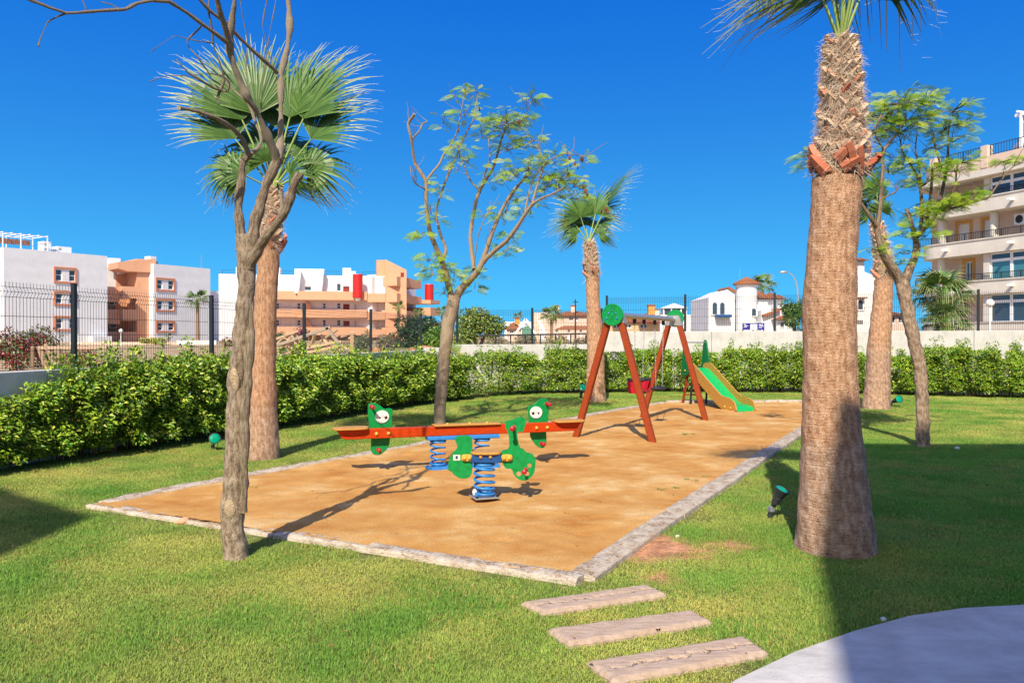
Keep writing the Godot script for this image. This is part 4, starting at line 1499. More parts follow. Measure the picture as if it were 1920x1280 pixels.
func house(label: String, d: float, u1: float, u2: float, v_eave: float, v_ridge: float, m: String, wins: Array, depth := 8.0) -> Node3D:
	var f := Fac.new(Vector2((u1 - 960.0) / FP * d, d), Vector2((u2 - 960.0) / FP * d, d))
	var b := thing("house", label, "house", f.pt(f.ln * 0.5, 0.8, 0))
	var holes := []
	for w in wins:
		holes.append(f.rect(w[0], w[1], w[2], w[3]))
	var ye := f.y(u1, v_eave)
	var mb := MB.new()
	wall_holes(mb, f, 0, f.ln, 0.6, ye, holes)
	shell(mb, f, 0, f.ln, 0.6, ye, depth)
	part(mb, "wall", M[m], b)
	for h in holes:
		window(b, f, h, 0.0, 2, 1)
	if v_ridge < v_eave:
		mb = MB.new()
		hip_roof(mb, f, -0.4, f.ln + 0.4, ye + 0.003, f.y(u1, v_ridge), -depth - 0.4, 0.4)
		part(mb, "roof", M.tile, b)
	return b

func chimney(b: Node, d: float, u: float, v1: float, v2: float, w: float, m: String, back := 2.0) -> void:
	var p := P(u, v2, d + back)
	var q := P(u, v1, d + back)
	var mb := MB.new()
	mb.bb(Vector3(p.x - w, p.y, p.z - w), Vector3(p.x + w, q.y, p.z + w))
	var c := part(mb, "chimney", M[m], b)
	mb = MB.new()
	mb.bb(Vector3(p.x - w * 1.25, q.y + 0.003, p.z - w * 1.25), Vector3(p.x + w * 1.25, q.y + 0.14, p.z + w * 1.25))
	part(mb, "chimney_cap", M.tile, c)

func far_houses() -> void:
	# the pink two-storey house behind the small date palm
	var b := house("pale pink two-storey house with a brown hipped roof behind a palm", 112.0, 1036.0, 1120.0, 592.0, 581.0, "pink", [[1067.0, 593.0, 1075.0, 602.0], [1078.0, 593.0, 1084.0, 602.0], [1100.0, 594.0, 1108.0, 602.0]])
	chimney(b, 112.0, 1075.0, 574.0, 586.0, 0.35, "pink")
	chimney(b, 112.0, 1044.0, 574.0, 585.0, 0.3, "white")
	var f := Fac.new(Vector2((1002.0 - 960.0) / FP * 110.0, 110.0), Vector2((1120.0 - 960.0) / FP * 110.0, 110.0))
	piece(b, "stair_wing", "pink", f, f.s(1002.0), 0.6, f.s(1034.0), f.y(1010.0, 585.0), -6.0, -2.01)
	window(b, f, f.rect(1008.0, 589.0, 1013.0, 603.0), -1.85, 1, 1)
	var mb := MB.new()
	for k in 9:
		var t := k / 8.0
		var s := lerpf(f.s(1011.0), f.s(1024.0), t)
		var y := lerpf(f.y(1011.0, 603.0), 0.9, t)
		fbox(mb, f, s, 0.6, s + 0.14, y, -2.0, -0.8)
	mb.bar(f.pt(f.s(1011.0), f.y(1011.0, 600.0), -0.7), f.pt(f.s(1024.0), 1.6, -0.7), 0.1, 0.5)
	part(mb, "outside_stair", M.white, b)
	mb = MB.new()
	hip_roof(mb, f, f.s(1038.0), f.s(1120.0), f.y(1060.0, 618.0), f.y(1060.0, 611.0), 0.2, 3.2)
	part(mb, "porch_roof", M.tile, b)
	for u in [1040.0, 1062.0, 1084.0, 1106.0]:
		piece(b, "porch_column", "white", f, f.s(u), 0.6, f.s(u) + 0.3, f.y(u, 618.0), 2.4, 2.8)
	# the small brown-roofed house beside the green tree
	b = house("small house with a steep brown roof beside the round green tree", 120.0, 950.0, 977.0, 617.0, 604.0, "pink", [[956.0, 619.0, 963.0, 625.0]])
	chimney(b, 120.0, 970.0, 597.0, 608.0, 0.4, "ochre_wall")
	b = house("low white houses far behind the fence near the sea", 170.0, 946.0, 1000.0, 603.0, 603.0, "white", [[955.0, 606.0, 960.0, 611.0], [985.0, 606.0, 990.0, 611.0]])
	mb = MB.new()
	var gf := Fac.new(Vector2((976.0 - 960.0) / FP * 108.0, 108.0), Vector2((1002.0 - 960.0) / FP * 108.0, 108.0))
	b = thing("greenhouse", "green tarpaulin shelter with a white gable frame beyond the fence", "shelter", gf.pt(gf.ln * 0.5, 0.8, 0))
	mb.extrude(PackedVector2Array([Vector2(0.1, 0.6), Vector2(0.3, gf.y(980.0, 614.0)), Vector2(gf.ln * 0.5, gf.y(985.0, 610.0)), Vector2(gf.ln, gf.y(1000.0, 613.0)), Vector2(gf.ln, 0.6)]), 5.0, Transform3D(Basis(gf.al, Vector3.UP, gf.out), gf.pt(0, 0, -2.5)))
	part(mb, "tarpaulin", plain(Color8(92, 140, 122), 0.7), b)
	mb = MB.new()
	mb.bar(gf.pt(-0.9, 1.6, 0.1), gf.pt(0.7, gf.y(980.0, 598.0), 0.1), 0.1, 0.3)
	mb.bar(gf.pt(0.7, gf.y(980.0, 598.0), 0.1), gf.pt(2.2, 1.6, 0.1), 0.1, 0.3)
	part(mb, "gable_frame", M.frame, b)
	# row behind the swing
	b = house("orange house with a stout chimney seen above the swing", 104.0, 1196.0, 1268.0, 596.0, 584.0, "ochre_wall", [[1205.0, 599.0, 1212.0, 606.0]])
	chimney(b, 104.0, 1221.0, 573.0, 590.0, 0.42, "ochre_wall", 1.0)
	chimney(b, 104.0, 1232.0, 581.0, 592.0, 0.3, "pink", 1.0)
	b = house("low cream bungalow with red awnings below the orange house", 92.0, 1134.0, 1236.0, 604.0, 596.0, "cream", [[1150.0, 607.0, 1162.0, 615.0], [1172.0, 607.0, 1184.0, 615.0], [1200.0, 607.0, 1214.0, 615.0]], 5.0)
	f = Fac.new(Vector2((1134.0 - 960.0) / FP * 92.0, 92.0), Vector2((1236.0 - 960.0) / FP * 92.0, 92.0))
	for u in [1146.0, 1196.0, 1216.0]:
		mb = MB.new()
		mb.bar(f.pt(f.s(u), f.y(u, 604.5), 0.5), f.pt(f.s(u + 22.0), f.y(u, 604.5), 0.5), 1.2, 0.12)
		part(mb, "awning", M.door_red, b)
	b = house("white flat-roofed house with an outside stair and a glazed cupola", 98.0, 1238.0, 1330.0, 590.0, 590.0, "white", [[1250.0, 593.0, 1262.0, 602.0], [1300.0, 595.0, 1308.0, 603.0]])
	f = Fac.new(Vector2((1238.0 - 960.0) / FP * 98.0, 98.0), Vector2((1330.0 - 960.0) / FP * 98.0, 98.0))
	var ce := f.pt(f.s(1270.0), 0, -2.0)
	mb = MB.new()
	var cy := f.y(1270.0, 590.0)
	mb.lathe([Vector2(1.5, cy), Vector2(1.5, f.y(1270.0, 577.0))], Transform3D(Basis(Vector3.UP, 0.39), ce), 8)
	var cu := part(mb, "cupola", M.glass, b)
	mb = MB.new()
	for k in 8:
		var a := TAU * k / 8.0 - 0.39
		mb.bb(ce + Vector3(cos(a) * 1.52 - 0.08, cy, sin(a) * 1.52 - 0.08), ce + Vector3(cos(a) * 1.52 + 0.08, f.y(1270.0, 577.0), sin(a) * 1.52 + 0.08))
	part(mb, "cupola_post", M.frame, cu)
	mb = MB.new()
	mb.lathe([Vector2(1.75, f.y(1270.0, 577.5)), Vector2(1.75, f.y(1270.0, 576.0)), Vector2(0.0, f.y(1270.0, 567.0))], Transform3D(Basis(Vector3.UP, 0.39), ce), 8)
	part(mb, "cupola_roof", M.white, cu)
	chimney(b, 98.0, 1315.0, 574.0, 592.0, 0.4, "pink", 1.0)
	mb = MB.new()
	for k in 10:
		var t := k / 9.0
		var s := lerpf(f.s(1301.0), f.s(1317.0), t)
		fbox(mb, f, s, 0.6, s + 0.13, lerpf(f.y(1301.0, 588.0), 1.2, t), 0.02, 1.2)
	mb.bar(f.pt(f.s(1301.0), f.y(1301.0, 585.0), 1.25), f.pt(f.s(1317.0), 2.0, 1.25), 0.1, 0.7)
	part(mb, "outside_stair", M.white, b)
	b = house("low cream kiosk with a brown tiled canopy beside the white villa", 90.0, 1318.0, 1352.0, 609.0, 603.0, "cream", [[1324.0, 611.0, 1334.0, 617.0]], 4.0)
	# the white house between the big palm and the thinner one
	f = Fac.new(Vector2((1598.0 - 960.0) / FP * 70.0, 70.0), Vector2((1652.0 - 960.0) / FP * 70.0, 70.0))
	b = thing("house", "tall white house with a slim tiled tower between two palm trunks", "house", f.pt(f.ln * 0.5, 0.8, 0))
	mb = MB.new()
	mb.extrude(PackedVector2Array([Vector2(-1.5, 0.6), Vector2(-1.5, f.y(1600.0, 500.0)), Vector2(f.s(1618.0), f.y(1618.0, 508.0)), Vector2(f.s(1650.0), f.y(1640.0, 521.0)), Vector2(f.s(1650.0), 0.6)]), 6.0, Transform3D(Basis(f.al, Vector3.UP, f.out), f.pt(0, 0, -3.0)))
	part(mb, "wall", M.white, b)
	mb = MB.new()
	fbox(mb, f, f.s(1596.0), f.y(1605.0, 600.0), f.s(1617.0), f.y(1605.0, 490.0), -1.0, 0.4)
	part(mb, "tower", M.white, b)
	mb = MB.new()
	hip_roof(mb, f, f.s(1592.0), f.s(1624.0), f.y(1605.0, 489.0), f.y(1605.0, 483.0), -1.5, 0.9)
	part(mb, "tower_roof", M.tile, b)
	arched(b, f, 1609.0, 563.0, 580.0, 0.2, 0.41)
	mb = MB.new()
	mb.bar(f.pt(f.s(1604.0), f.y(1609.0, 559.0), 0.7), f.pt(f.s(1618.0), f.y(1609.0, 559.0), 0.7), 0.6, 0.12)
	part(mb, "window_canopy", M.tile, b)
	# low houses right of it, under the fence
	b = house("low terracotta-roofed bungalow behind the slanting feathery tree", 75.0, 1660.0, 1702.0, 590.0, 583.0, "pink", [[1668.0, 592.0, 1680.0, 606.0], [1686.0, 592.0, 1696.0, 606.0]], 5.0)

# ---------- plants ----------
var frond_meshes := []

func frond_mesh(sd: int, segs: int, spread: float, seg_len: float, petiole: float, droop: float, dry := false) -> ArrayMesh:
	# a fan leaf: stalk along +z, segments fanned in the x-z plane and folded, tips hanging and frayed; y is the leaf's upper side
	var r := RandomNumberGenerator.new()
	r.seed = sd
	var mb := MB.new()
	var g1 := lin(102, 134, 58)
	var g2 := lin(54, 92, 36)
	if dry:
		g1 = lin(176, 142, 96)
		g2 = lin(140, 104, 66)
	mb.col = lin(150, 172, 90) if not dry else lin(160, 124, 80)
	var pth := []
	var rad := []
	for k in 6:
		var t := k / 5.0
		pth.append(Vector3(0, -0.05 * t * t * petiole, petiole * t))
		rad.append(lerpf(0.024, 0.011, t))
	mb.tube(pth, rad, 6, false)
	var hub := Vector3(0, -0.05 * petiole, petiole)
	for k in segs:
		var a := spread * (float(k) / (segs - 1) - 0.5)
		a += r.randf_range(-0.02, 0.02)
		var far := absf(a) / (spread * 0.5)
		var l := seg_len * (1.0 - 0.28 * far * far) * r.randf_range(0.9, 1.06)
		var base_w := seg_len * spread / segs * 0.62
		var dir0 := Vector3(sin(a), 0, cos(a))
		var side := Vector3(cos(a), 0, -sin(a))
		var p := hub
		var n := 6
		var fold := 0.35
		var prev := []
		var cl := g1.lerp(g2, r.randf())
		var dr := droop * r.randf_range(0.5, 1.5)
		for j in n + 1:
			var t := float(j) / n
			var w := base_w * (t / 0.45 if t < 0.45 else lerpf(1.0, 0.05, pow((t - 0.45) / 0.55, 0.6))) * 0.5 + 0.001
			var sag := dr * pow(t, 3.0) * l
			var cup := 0.18 * far * l * t - 0.12 * l * t * t
			var q := hub + dir0 * (l * t * (1.0 - 0.25 * dr * t * t)) + Vector3(0, cup - sag, -sag * 0.5 * maxf(0.0, cos(a)))
			var up := Vector3.UP
			var fo := fold * (1.0 - 0.85 * t)
			var cur := [q - side * w + up * w * fo, q, q + side * w + up * w * fo]
			if j > 0:
				mb.col = cl.lerp(lin(196, 190, 130), smoothstep(0.72, 1.0, t) * 0.6)
				mb.quad_o(prev[0], cur[0], cur[1], prev[1], Vector3.UP)
				mb.quad_o(prev[1], cur[1], cur[2], prev[2], Vector3.UP)
			prev = cur
			p = q
		# frayed thread at the tip
		if r.randf() < 0.6:
			mb.col = lin(206, 204, 176)
			var e := p + Vector3(r.randf_range(-0.06, 0.06), -r.randf_range(0.03, 0.12), 0) + dir0 * r.randf_range(0.02, 0.1)
			mb.quad_o(p - side * 0.0016, p + side * 0.0016, e + side * 0.001, e - side * 0.001, Vector3.UP)
	return mb.mesh(M.frond)

func put_frond(palm: Node, variant: int, o: Vector3, dir: Vector3, face: Vector3, sc: float) -> void:
	# dir: where the stalk points; face: what the leaf's upper side looks towards
	var z := dir.normalized()
	var y := (face - z * face.dot(z)).normalized()
	var x := y.cross(z).normalized()
	shared(frond_meshes[variant], "frond", Transform3D(Basis(x, y, z).scaled_local(Vector3.ONE * sc), o), palm)

func trunk_path(px: Array, d: float, sub: int) -> Array:
	# picture rows of [column, row, width] at one distance, made smooth: [points, radii]
	var pts := []
	var rad := []
	for k in px.size() - 1:
		for j in sub:
			var t := float(j) / sub
			var k0: Array = px[maxi(k - 1, 0)]
			var k1: Array = px[k]
			var k2: Array = px[k + 1]
			var k3: Array = px[mini(k + 2, px.size() - 1)]
			var u := cubic_interpolate(k1[0], k2[0], k0[0], k3[0], t)
			var v := lerpf(k1[1], k2[1], t)
			var w := cubic_interpolate(k1[2], k2[2], k0[2], k3[2], t)
			var dz: float = lerpf(k1[3] if k1.size() > 3 else 0.0, k2[3] if k2.size() > 3 else 0.0, t)
			pts.append(P(u, v, d + dz))
			rad.append(w * 0.5 / FP * d)
	var e: Array = px[px.size() - 1]
	pts.append(P(e[0], e[1], d + (e[3] if e.size() > 3 else 0.0)))
	rad.append(e[2] * 0.5 / FP * d)
	return [pts, rad]

func boot(mb: MB, o: Vector3, up: Vector3, out: Vector3, l: float, w: float, lean: float, cl: Color) -> void:
	# one cut leaf base: a tapering curved plate that leaves the trunk sideways
	var sd := up.cross(out).normalized()
	var dir := (up + sd * lean).normalized()
	var wd := out.cross(dir).normalized()
	var prev := []
	for j in 4:
		var t := j / 3.0
		var ww := w * lerpf(1.0, 0.62, t) * 0.5
		var q := o + dir * l * t + out * (0.012 + 0.02 * sin(t * 2.6) + 0.02 * t) * minf(1.0, w / 0.07)
		var cur := [q - wd * ww - out * 0.015, q + out * 0.012, q + wd * ww - out * 0.015]
		if j > 0:
			mb.col = cl * (1.0 + 0.1 * (t - 0.5))
			mb.quad_o(prev[0], cur[0], cur[1], prev[1], out)
			mb.quad_o(prev[1], cur[1], cur[2], prev[2], out)
		prev = cur
	mb.col = cl * 1.15
	mb.quad_o(prev[0], prev[1], prev[1] - out * 0.03, prev[0] - out * 0.03, dir)
	mb.quad_o(prev[1], prev[2], prev[2] - out * 0.03, prev[1] - out * 0.03, dir)

func palm_tree(label: String, d: float, px: Array, boots_from: float, grey_row: float, n_boot: int, big: float) -> Node3D:
	# px ends at the crown; boots_from: the picture row where the leaf bases begin
	var base := P(px[0][0], px[0][1], d)
	base.y = 0.0
	var t := thing("palm_tree", label, "palm", base, "")
	var nz := FastNoiseLite.new()
	nz.seed = int(d * 10)
	nz.frequency = 3.5
	var sub := 14 if big > 0.5 else 7
	var low := []
	var high := []
	for q in px:
		if q[1] >= boots_from:
			low.append(q)
		if q[1] <= boots_from:
			high.append(q)
	var tp := trunk_path(low, d, sub)
	var bottom: Vector3 = tp[0][0]
	tp[0].push_front(Vector3(bottom.x, -0.12, bottom.z))
	tp[1].push_front(float(tp[1][0]) * 1.04)
	var cols := []
	var gy := P(px[0][0], grey_row, d).y
	for k in tp[0].size():
		var y: float = tp[0][k].y + 0.25 * nz.get_noise_2d(k * 0.9, 3.0)
		var g := smoothstep(gy + 0.12, gy - 0.12, y)
		cols.append(Color(0.97, 0.86, 0.76).lerp(Color(0.86, 0.85, 0.85), g))
	var mb := MB.new()
	mb.tube(tp[0], tp[1], 40 if big > 0.5 else 24, true, nz, 0.022 * big, cols)
	part(mb, "trunk", M.palm_bark, t)
	# leaf bases
	tp = trunk_path(high, d, 10)
	for k in tp[1].size():
		tp[1][k] = float(tp[1][k]) * lerpf(0.98, 0.78, smoothstep(0.0, 0.35, float(k) / tp[1].size()))
	mb = MB.new()
	mb.tube(tp[0], tp[1].map(func(r): return r * 0.86), 18, true, nz, 0.02, tp[0].map(func(_p): return Color(0.85, 0.72, 0.62)))
	part(mb, "crown_shaft", M.palm_bark, t)
	var hairs := MB.new()
	var n := n_boot
	var ptsn: int = tp[0].size()
	var boots := MB.new()
	for k in n:
		var f := float(k) / n
		f = pow(f, 0.85)
		var j := clampi(int(f * (ptsn - 1)), 0, ptsn - 2)
		var o: Vector3 = tp[0][j]
		var rd: float = tp[1][j]
		var up: Vector3 = (tp[0][j + 1] - tp[0][j]).normalized()
		var a := k * 2.39996 + rng.randf_range(-0.1, 0.1)
		var out := Vector3(cos(a), 0, sin(a))
		out = (out - up * out.dot(up)).normalized()
		var red := rng.randf()
		var low_ring := f < 0.12
		var cl := lin(176, 92, 62).lerp(lin(206, 140, 108), red) if low_ring or rng.randf() < 0.12 else lin(176, 148, 120).lerp(lin(212, 186, 160), red)
		var l := (0.27 if low_ring else 0.13) * big * rng.randf_range(0.7, 1.3)
		var w := (0.13 if low_ring else 0.075) * big * rng.randf_range(0.7, 1.25)
		var lean := (0.95 if k % 2 == 0 else -0.95) * rng.randf_range(0.7, 1.2)
		if low_ring:
			var bm := MB.new()
			boot(bm, o + out * rd * 0.97, up, out, l, w, lean, cl)
			part(bm, "leaf_base", M.boot, t)
		else:
			boot(boots, o + out * rd * 0.86, up, out, l, w, lean, cl)
		# fibres
		for h in int(46 * big):
			var q := o + out.rotated(up, rng.randf_range(-0.6, 0.6)) * rd * rng.randf_range(0.92, 1.03) + up * rng.randf_range(-0.06, 0.1) * big
			var dd := (out * rng.randf_range(0.0, 0.35) + up * rng.randf_range(-0.7, 0.6) + up.cross(out) * rng.randf_range(-1.0, 1.0)).normalized()
			var ln := rng.randf_range(0.05, 0.17) * big
			hairs.col = lin(176, 150, 122).lerp(lin(224, 206, 182), rng.randf())
			var sd := dd.cross(out).normalized() * 0.0022 * maxf(big, 0.6)
			var m2 := q + dd * ln * 0.5
			var e := q + dd * ln + Vector3(0, -0.03, 0) * rng.randf()
			hairs.quad_o(q - sd, q + sd, m2 + sd, m2 - sd, out)
			hairs.quad_o(m2 - sd, m2 + sd, e + sd * 0.3, e - sd * 0.3, out)
	var lb := part(boots, "leaf_bases", M.boot, t)
	lb.set_meta("kind", "stuff")
	var fb := part(hairs, "trunk_fibre", M.fibre, t)
	fb.set_meta("kind", "stuff")
	return t

func make_palms() -> void:
	frond_meshes = [frond_mesh(1, 46, 4.4, 0.95, 0.75, 0.35), frond_mesh(2, 44, 4.0, 0.9, 0.7, 0.5), frond_mesh(3, 42, 3.6, 1.0, 0.8, 0.2), frond_mesh(4, 40, 3.8, 0.9, 0.6, 0.9), frond_mesh(5, 30, 3.4, 0.85, 0.5, 1.2, true), frond_mesh(6, 46, 3.7, 1.0, 0.85, 0.45), frond_mesh(7, 44, 4.4, 1.05, 0.95, 1.3), frond_mesh(8, 44, 2.35, 1.35, 1.05, 0.18)]
	# the big palm by the paving
	var t := palm_tree("thick-trunked fan palm with red leaf stubs standing by the paved corner", 5.8, [[1569, 1032, 150], [1568, 1000, 142], [1566, 950, 131], [1563, 880, 118], [1560, 800, 105], [1557, 720, 98], [1556, 640, 96], [1556, 560, 94], [1560, 480, 89], [1565, 400, 88], [1568, 335, 90], [1577, 295, 108], [1578, 255, 106], [1578, 200, 92], [1576, 150, 78], [1575, 110, 66], [1575, 82, 50]], 335.0, 830.0, 230, 0.62)
	var top := P(1576, 88, 5.8)
	for q in [[-0.22, 0.15, -0.7, 6, 0.54], [0.22, 0.12, 0.7, 6, 0.62], [-0.08, 0.3, -0.2, 6, 0.56], [0.1, 0.28, 0.25, 6, 0.6], [-0.34, 0.0, -0.9, 6, 0.5], [0.36, 0.05, 0.9, 6, 0.6], [0.0, -0.25, 0.1, 5, 0.66], [-0.2, -0.35, -0.4, 6, 0.66], [0.26, -0.3, 0.5, 6, 0.66], [0.04, 0.1, 0.0, 5, 0.7]]:
		put_frond(t, q[3], top, Vector3(q[0], 1.0, q[1]).normalized(), Vector3(-q[2] * 0.8, 0.25, 1.0 if q[1] > -0.1 else -1.0), q[4])
	# the palm behind the bare tree
	t = palm_tree("fan palm behind the bare forked tree, its trunk greyer at the foot", 10.1, [[491, 860, 63], [491, 830, 60], [491, 780, 55], [492, 700, 49], [496, 600, 43], [501, 520, 40], [504, 470, 39], [507, 440, 43], [509, 410, 43], [511, 380, 36], [512, 352, 26]], 470.0, 775.0, 90, 0.75)
	top = P(512, 356, 10.1)
	for q in [[-0.4, 1.0, 0.1, 7, 0.9, 0.5, 1.0], [-0.62, 0.9, 0.12, 7, 0.74, 0.5, 1.0], [-0.2, 1.0, 0.05, 7, 0.92, 0.3, 1.0], [0.2, 1.0, 0.0, 7, 0.9, -0.3, 1.0], [0.42, 1.0, 0.1, 7, 0.92, -0.5, 1.0], [0.64, 0.85, 0.12, 7, 0.76, -0.5, 1.0], [0.85, 0.45, 0.2, 1, 0.78, -0.4, 1.0], [-0.85, 0.45, 0.2, 1, 0.7, 0.4, 1.0], [0.05, 1.0, -0.2, 7, 0.8, 0.1, 1.0], [-0.25, 1.0, -0.4, 5, 0.85, 0.2, 0.6], [0.3, 0.9, -0.5, 1, 0.85, 0.2, 0.6], [-0.55, 0.3, 0.3, 3, 0.6, 0.2, 0.9], [0.5, 0.3, 0.4, 3, 0.6, -0.2, 0.9], [-0.1, 0.95, 0.4, 3, 0.6, 0.1, 0.8]]:
		put_frond(t, q[3], top, Vector3(q[0], q[1], q[2]).normalized(), Vector3(q[5], 0.3, q[6]), q[4])
	# the palm behind the swing
	t = palm_tree("fan palm behind the swing, throwing its shadow on the concrete wall", 19.0, [[1117, 752, 40], [1117, 735, 37], [1117, 700, 34], [1116, 640, 31], [1113, 580, 27], [1111, 520, 24], [1109, 495, 26], [1108, 475, 23], [1105, 455, 16]], 520.0, 735.0, 60, 1.0)
	top = P(1104, 456, 19.0)
	for q in [[-0.6, 0.85, 0.1, 1, 0.82, 0.5, 1.0], [-0.3, 1.0, 0.15, 2, 0.82, 0.4, 1.0], [0.42, 1.0, 0.1, 7, 0.95, -1.0, 0.22], [0.2, 1.0, -0.1, 2, 0.92, -0.6, 0.7], [0.5, 0.85, -0.2, 1, 0.8, -0.9, 0.4], [-0.45, 0.3, 0.2, 3, 0.62, 0.4, 1.0], [0.35, 0.3, 0.2, 3, 0.55, -0.3, 1.0], [-0.1, 0.9, -0.5, 1, 0.8, 0.1, 0.8]]:
		put_frond(t, q[3], top, Vector3(q[0], q[1], q[2]).normalized(), Vector3(q[5], 0.4, q[6]), q[4])
	# the palm behind the slanting tree
	t = palm_tree("fan palm behind the slanting feathery tree, pale grey for its lower half", 17.0, [[1644, 767, 51], [1645, 745, 47], [1647, 700, 43], [1649, 650, 41], [1653, 600, 37], [1656, 550, 34], [1657, 525, 33], [1657, 500, 36], [1654, 470, 34], [1648, 440, 26], [1644, 420, 18]], 525.0, 652.0, 60, 1.0)
	top = P(1644, 424, 17.0)
	for q in [[-0.25, 1.0, 0.1, 2, 1.0, 0.9, 0.6], [0.0, 1.0, 0.1, 0, 1.05, 0.5, 0.8], [-0.5, 0.9, 0.1, 1, 0.8, 0.9, 0.7], [-0.1, 1.0, -0.4, 2, 1.0, 0.3, 0.8], [-0.45, 0.45, 0.2, 3, 0.6, 0.3, 0.9], [0.3, 0.9, -0.2, 3, 0.7, -0.3, 0.9], [0.1, 0.8, 0.5, 3, 0.6, 0.1, 0.9]]:
		put_frond(t, q[3], top, Vector3(q[0], q[1], q[2]).normalized(), Vector3(q[5], 0.4, q[6]), q[4] * 0.9)

func limb(mb: MB, d: float, px: Array, sub := 4, sides := 8, nz: FastNoiseLite = null, amp := 0.0, cl := Color(1, 1, 1)) -> Array:
	var tp := trunk_path(px, d, sub)
	mb.col = cl
	mb.tube(tp[0], tp[1], sides, true, nz, amp)
	return tp[0]

func twigs(mb: MB, pts: Array, n: int, l: float, r: float) -> Array:
	# thin side shoots along a branch; gives their tips
	var tips := []
	for k in n:
		var j := rng.randi_range(pts.size() / 3, pts.size() - 1)
		var o: Vector3 = pts[j]
		var dir := Vector3(rng.randf_range(-1, 1), rng.randf_range(0.1, 1.1), rng.randf_range(-1, 1)).normalized()
		var p := [o]
		var rr := [r]
		var q := o
		for s in 3:
			dir = (dir + Vector3(rng.randf_range(-0.4, 0.4), rng.randf_range(-0.1, 0.4), rng.randf_range(-0.4, 0.4))).normalized()
			q += dir * l / 3.0 * rng.randf_range(0.7, 1.2)
			p.append(q)
			rr.append(r * (0.75 - 0.2 * s))
		mb.tube(p, rr, 4, false)
		tips.append(q)
	return tips

func feather(mb: MB, o: Vector3, dir: Vector3, l: float) -> void:
	# a twice-feathered leaf: a drooping stalk with paired narrow leaflets
	# leaves turn their faces to the light
	var up := Vector3(-0.2 + rng.randf_range(-0.6, 0.6), 0.75 + rng.randf_range(-0.4, 0.4), 0.8 + rng.randf_range(-0.6, 0.6))
	var side := dir.cross(up).normalized()
	if side.length() < 0.5:
		side = Vector3(1, 0, 0)
	up = side.cross(dir).normalized()
	var cl := lin(156, 184, 28).lerp(lin(86, 136, 24), rng.randf())
	if rng.randf() < 0.2:
		cl = lin(176, 186, 48)
	var n := 15
	var prev := o
	for k in range(1, n + 1):
		var t := float(k) / n
		var q := o + dir * l * t - Vector3.UP * l * 0.35 * t * t
		var ax := (q - prev).normalized()
		var w := l * 0.21 * sin(PI * clampf(t * 0.85 + 0.12, 0, 1))
		mb.col = vary(cl, 0.18)
		for s in [-1.0, 1.0]:
			var e: Vector3 = q + side * s * w + ax * w * 0.45 - Vector3.UP * w * 0.2
			var h: Vector3 = ax * l * 0.021
			mb.quad_o(q - h * 0.6, q + h * 0.6, e + h, e - h, up)
		prev = q

func leaf_cloud(mb: MB, tw: MB, d: float, u: float, v: float, ru: float, rv: float, n: int, deep: float, l: float) -> void:
	# feathery leaves in flat tiers round a point of the crown
	var c := P(u, v, d)
	var sx := ru / FP * d
	var sy := rv / FP * d
	for k in n:
		var a := rng.randf() * TAU
		var rr := sqrt(rng.randf())
		var o := c + Vector3(cos(a) * sx * rr, rng.randf_range(-1, 1) * sy, sin(a) * deep * rr)
		var dir := Vector3(cos(a) + rng.randf_range(-0.6, 0.6), rng.randf_range(-0.15, 0.6), sin(a) + rng.randf_range(-0.6, 0.6)).normalized()
		feather(mb, o, dir, l * rng.randf_range(0.7, 1.2))
		if k % 5 == 0:
			tw.tube([c + Vector3(0, -sy * 0.6, 0), c.lerp(o, 0.6) + Vector3(0, -0.02, 0), o], [0.006, 0.005, 0.003], 4, false)

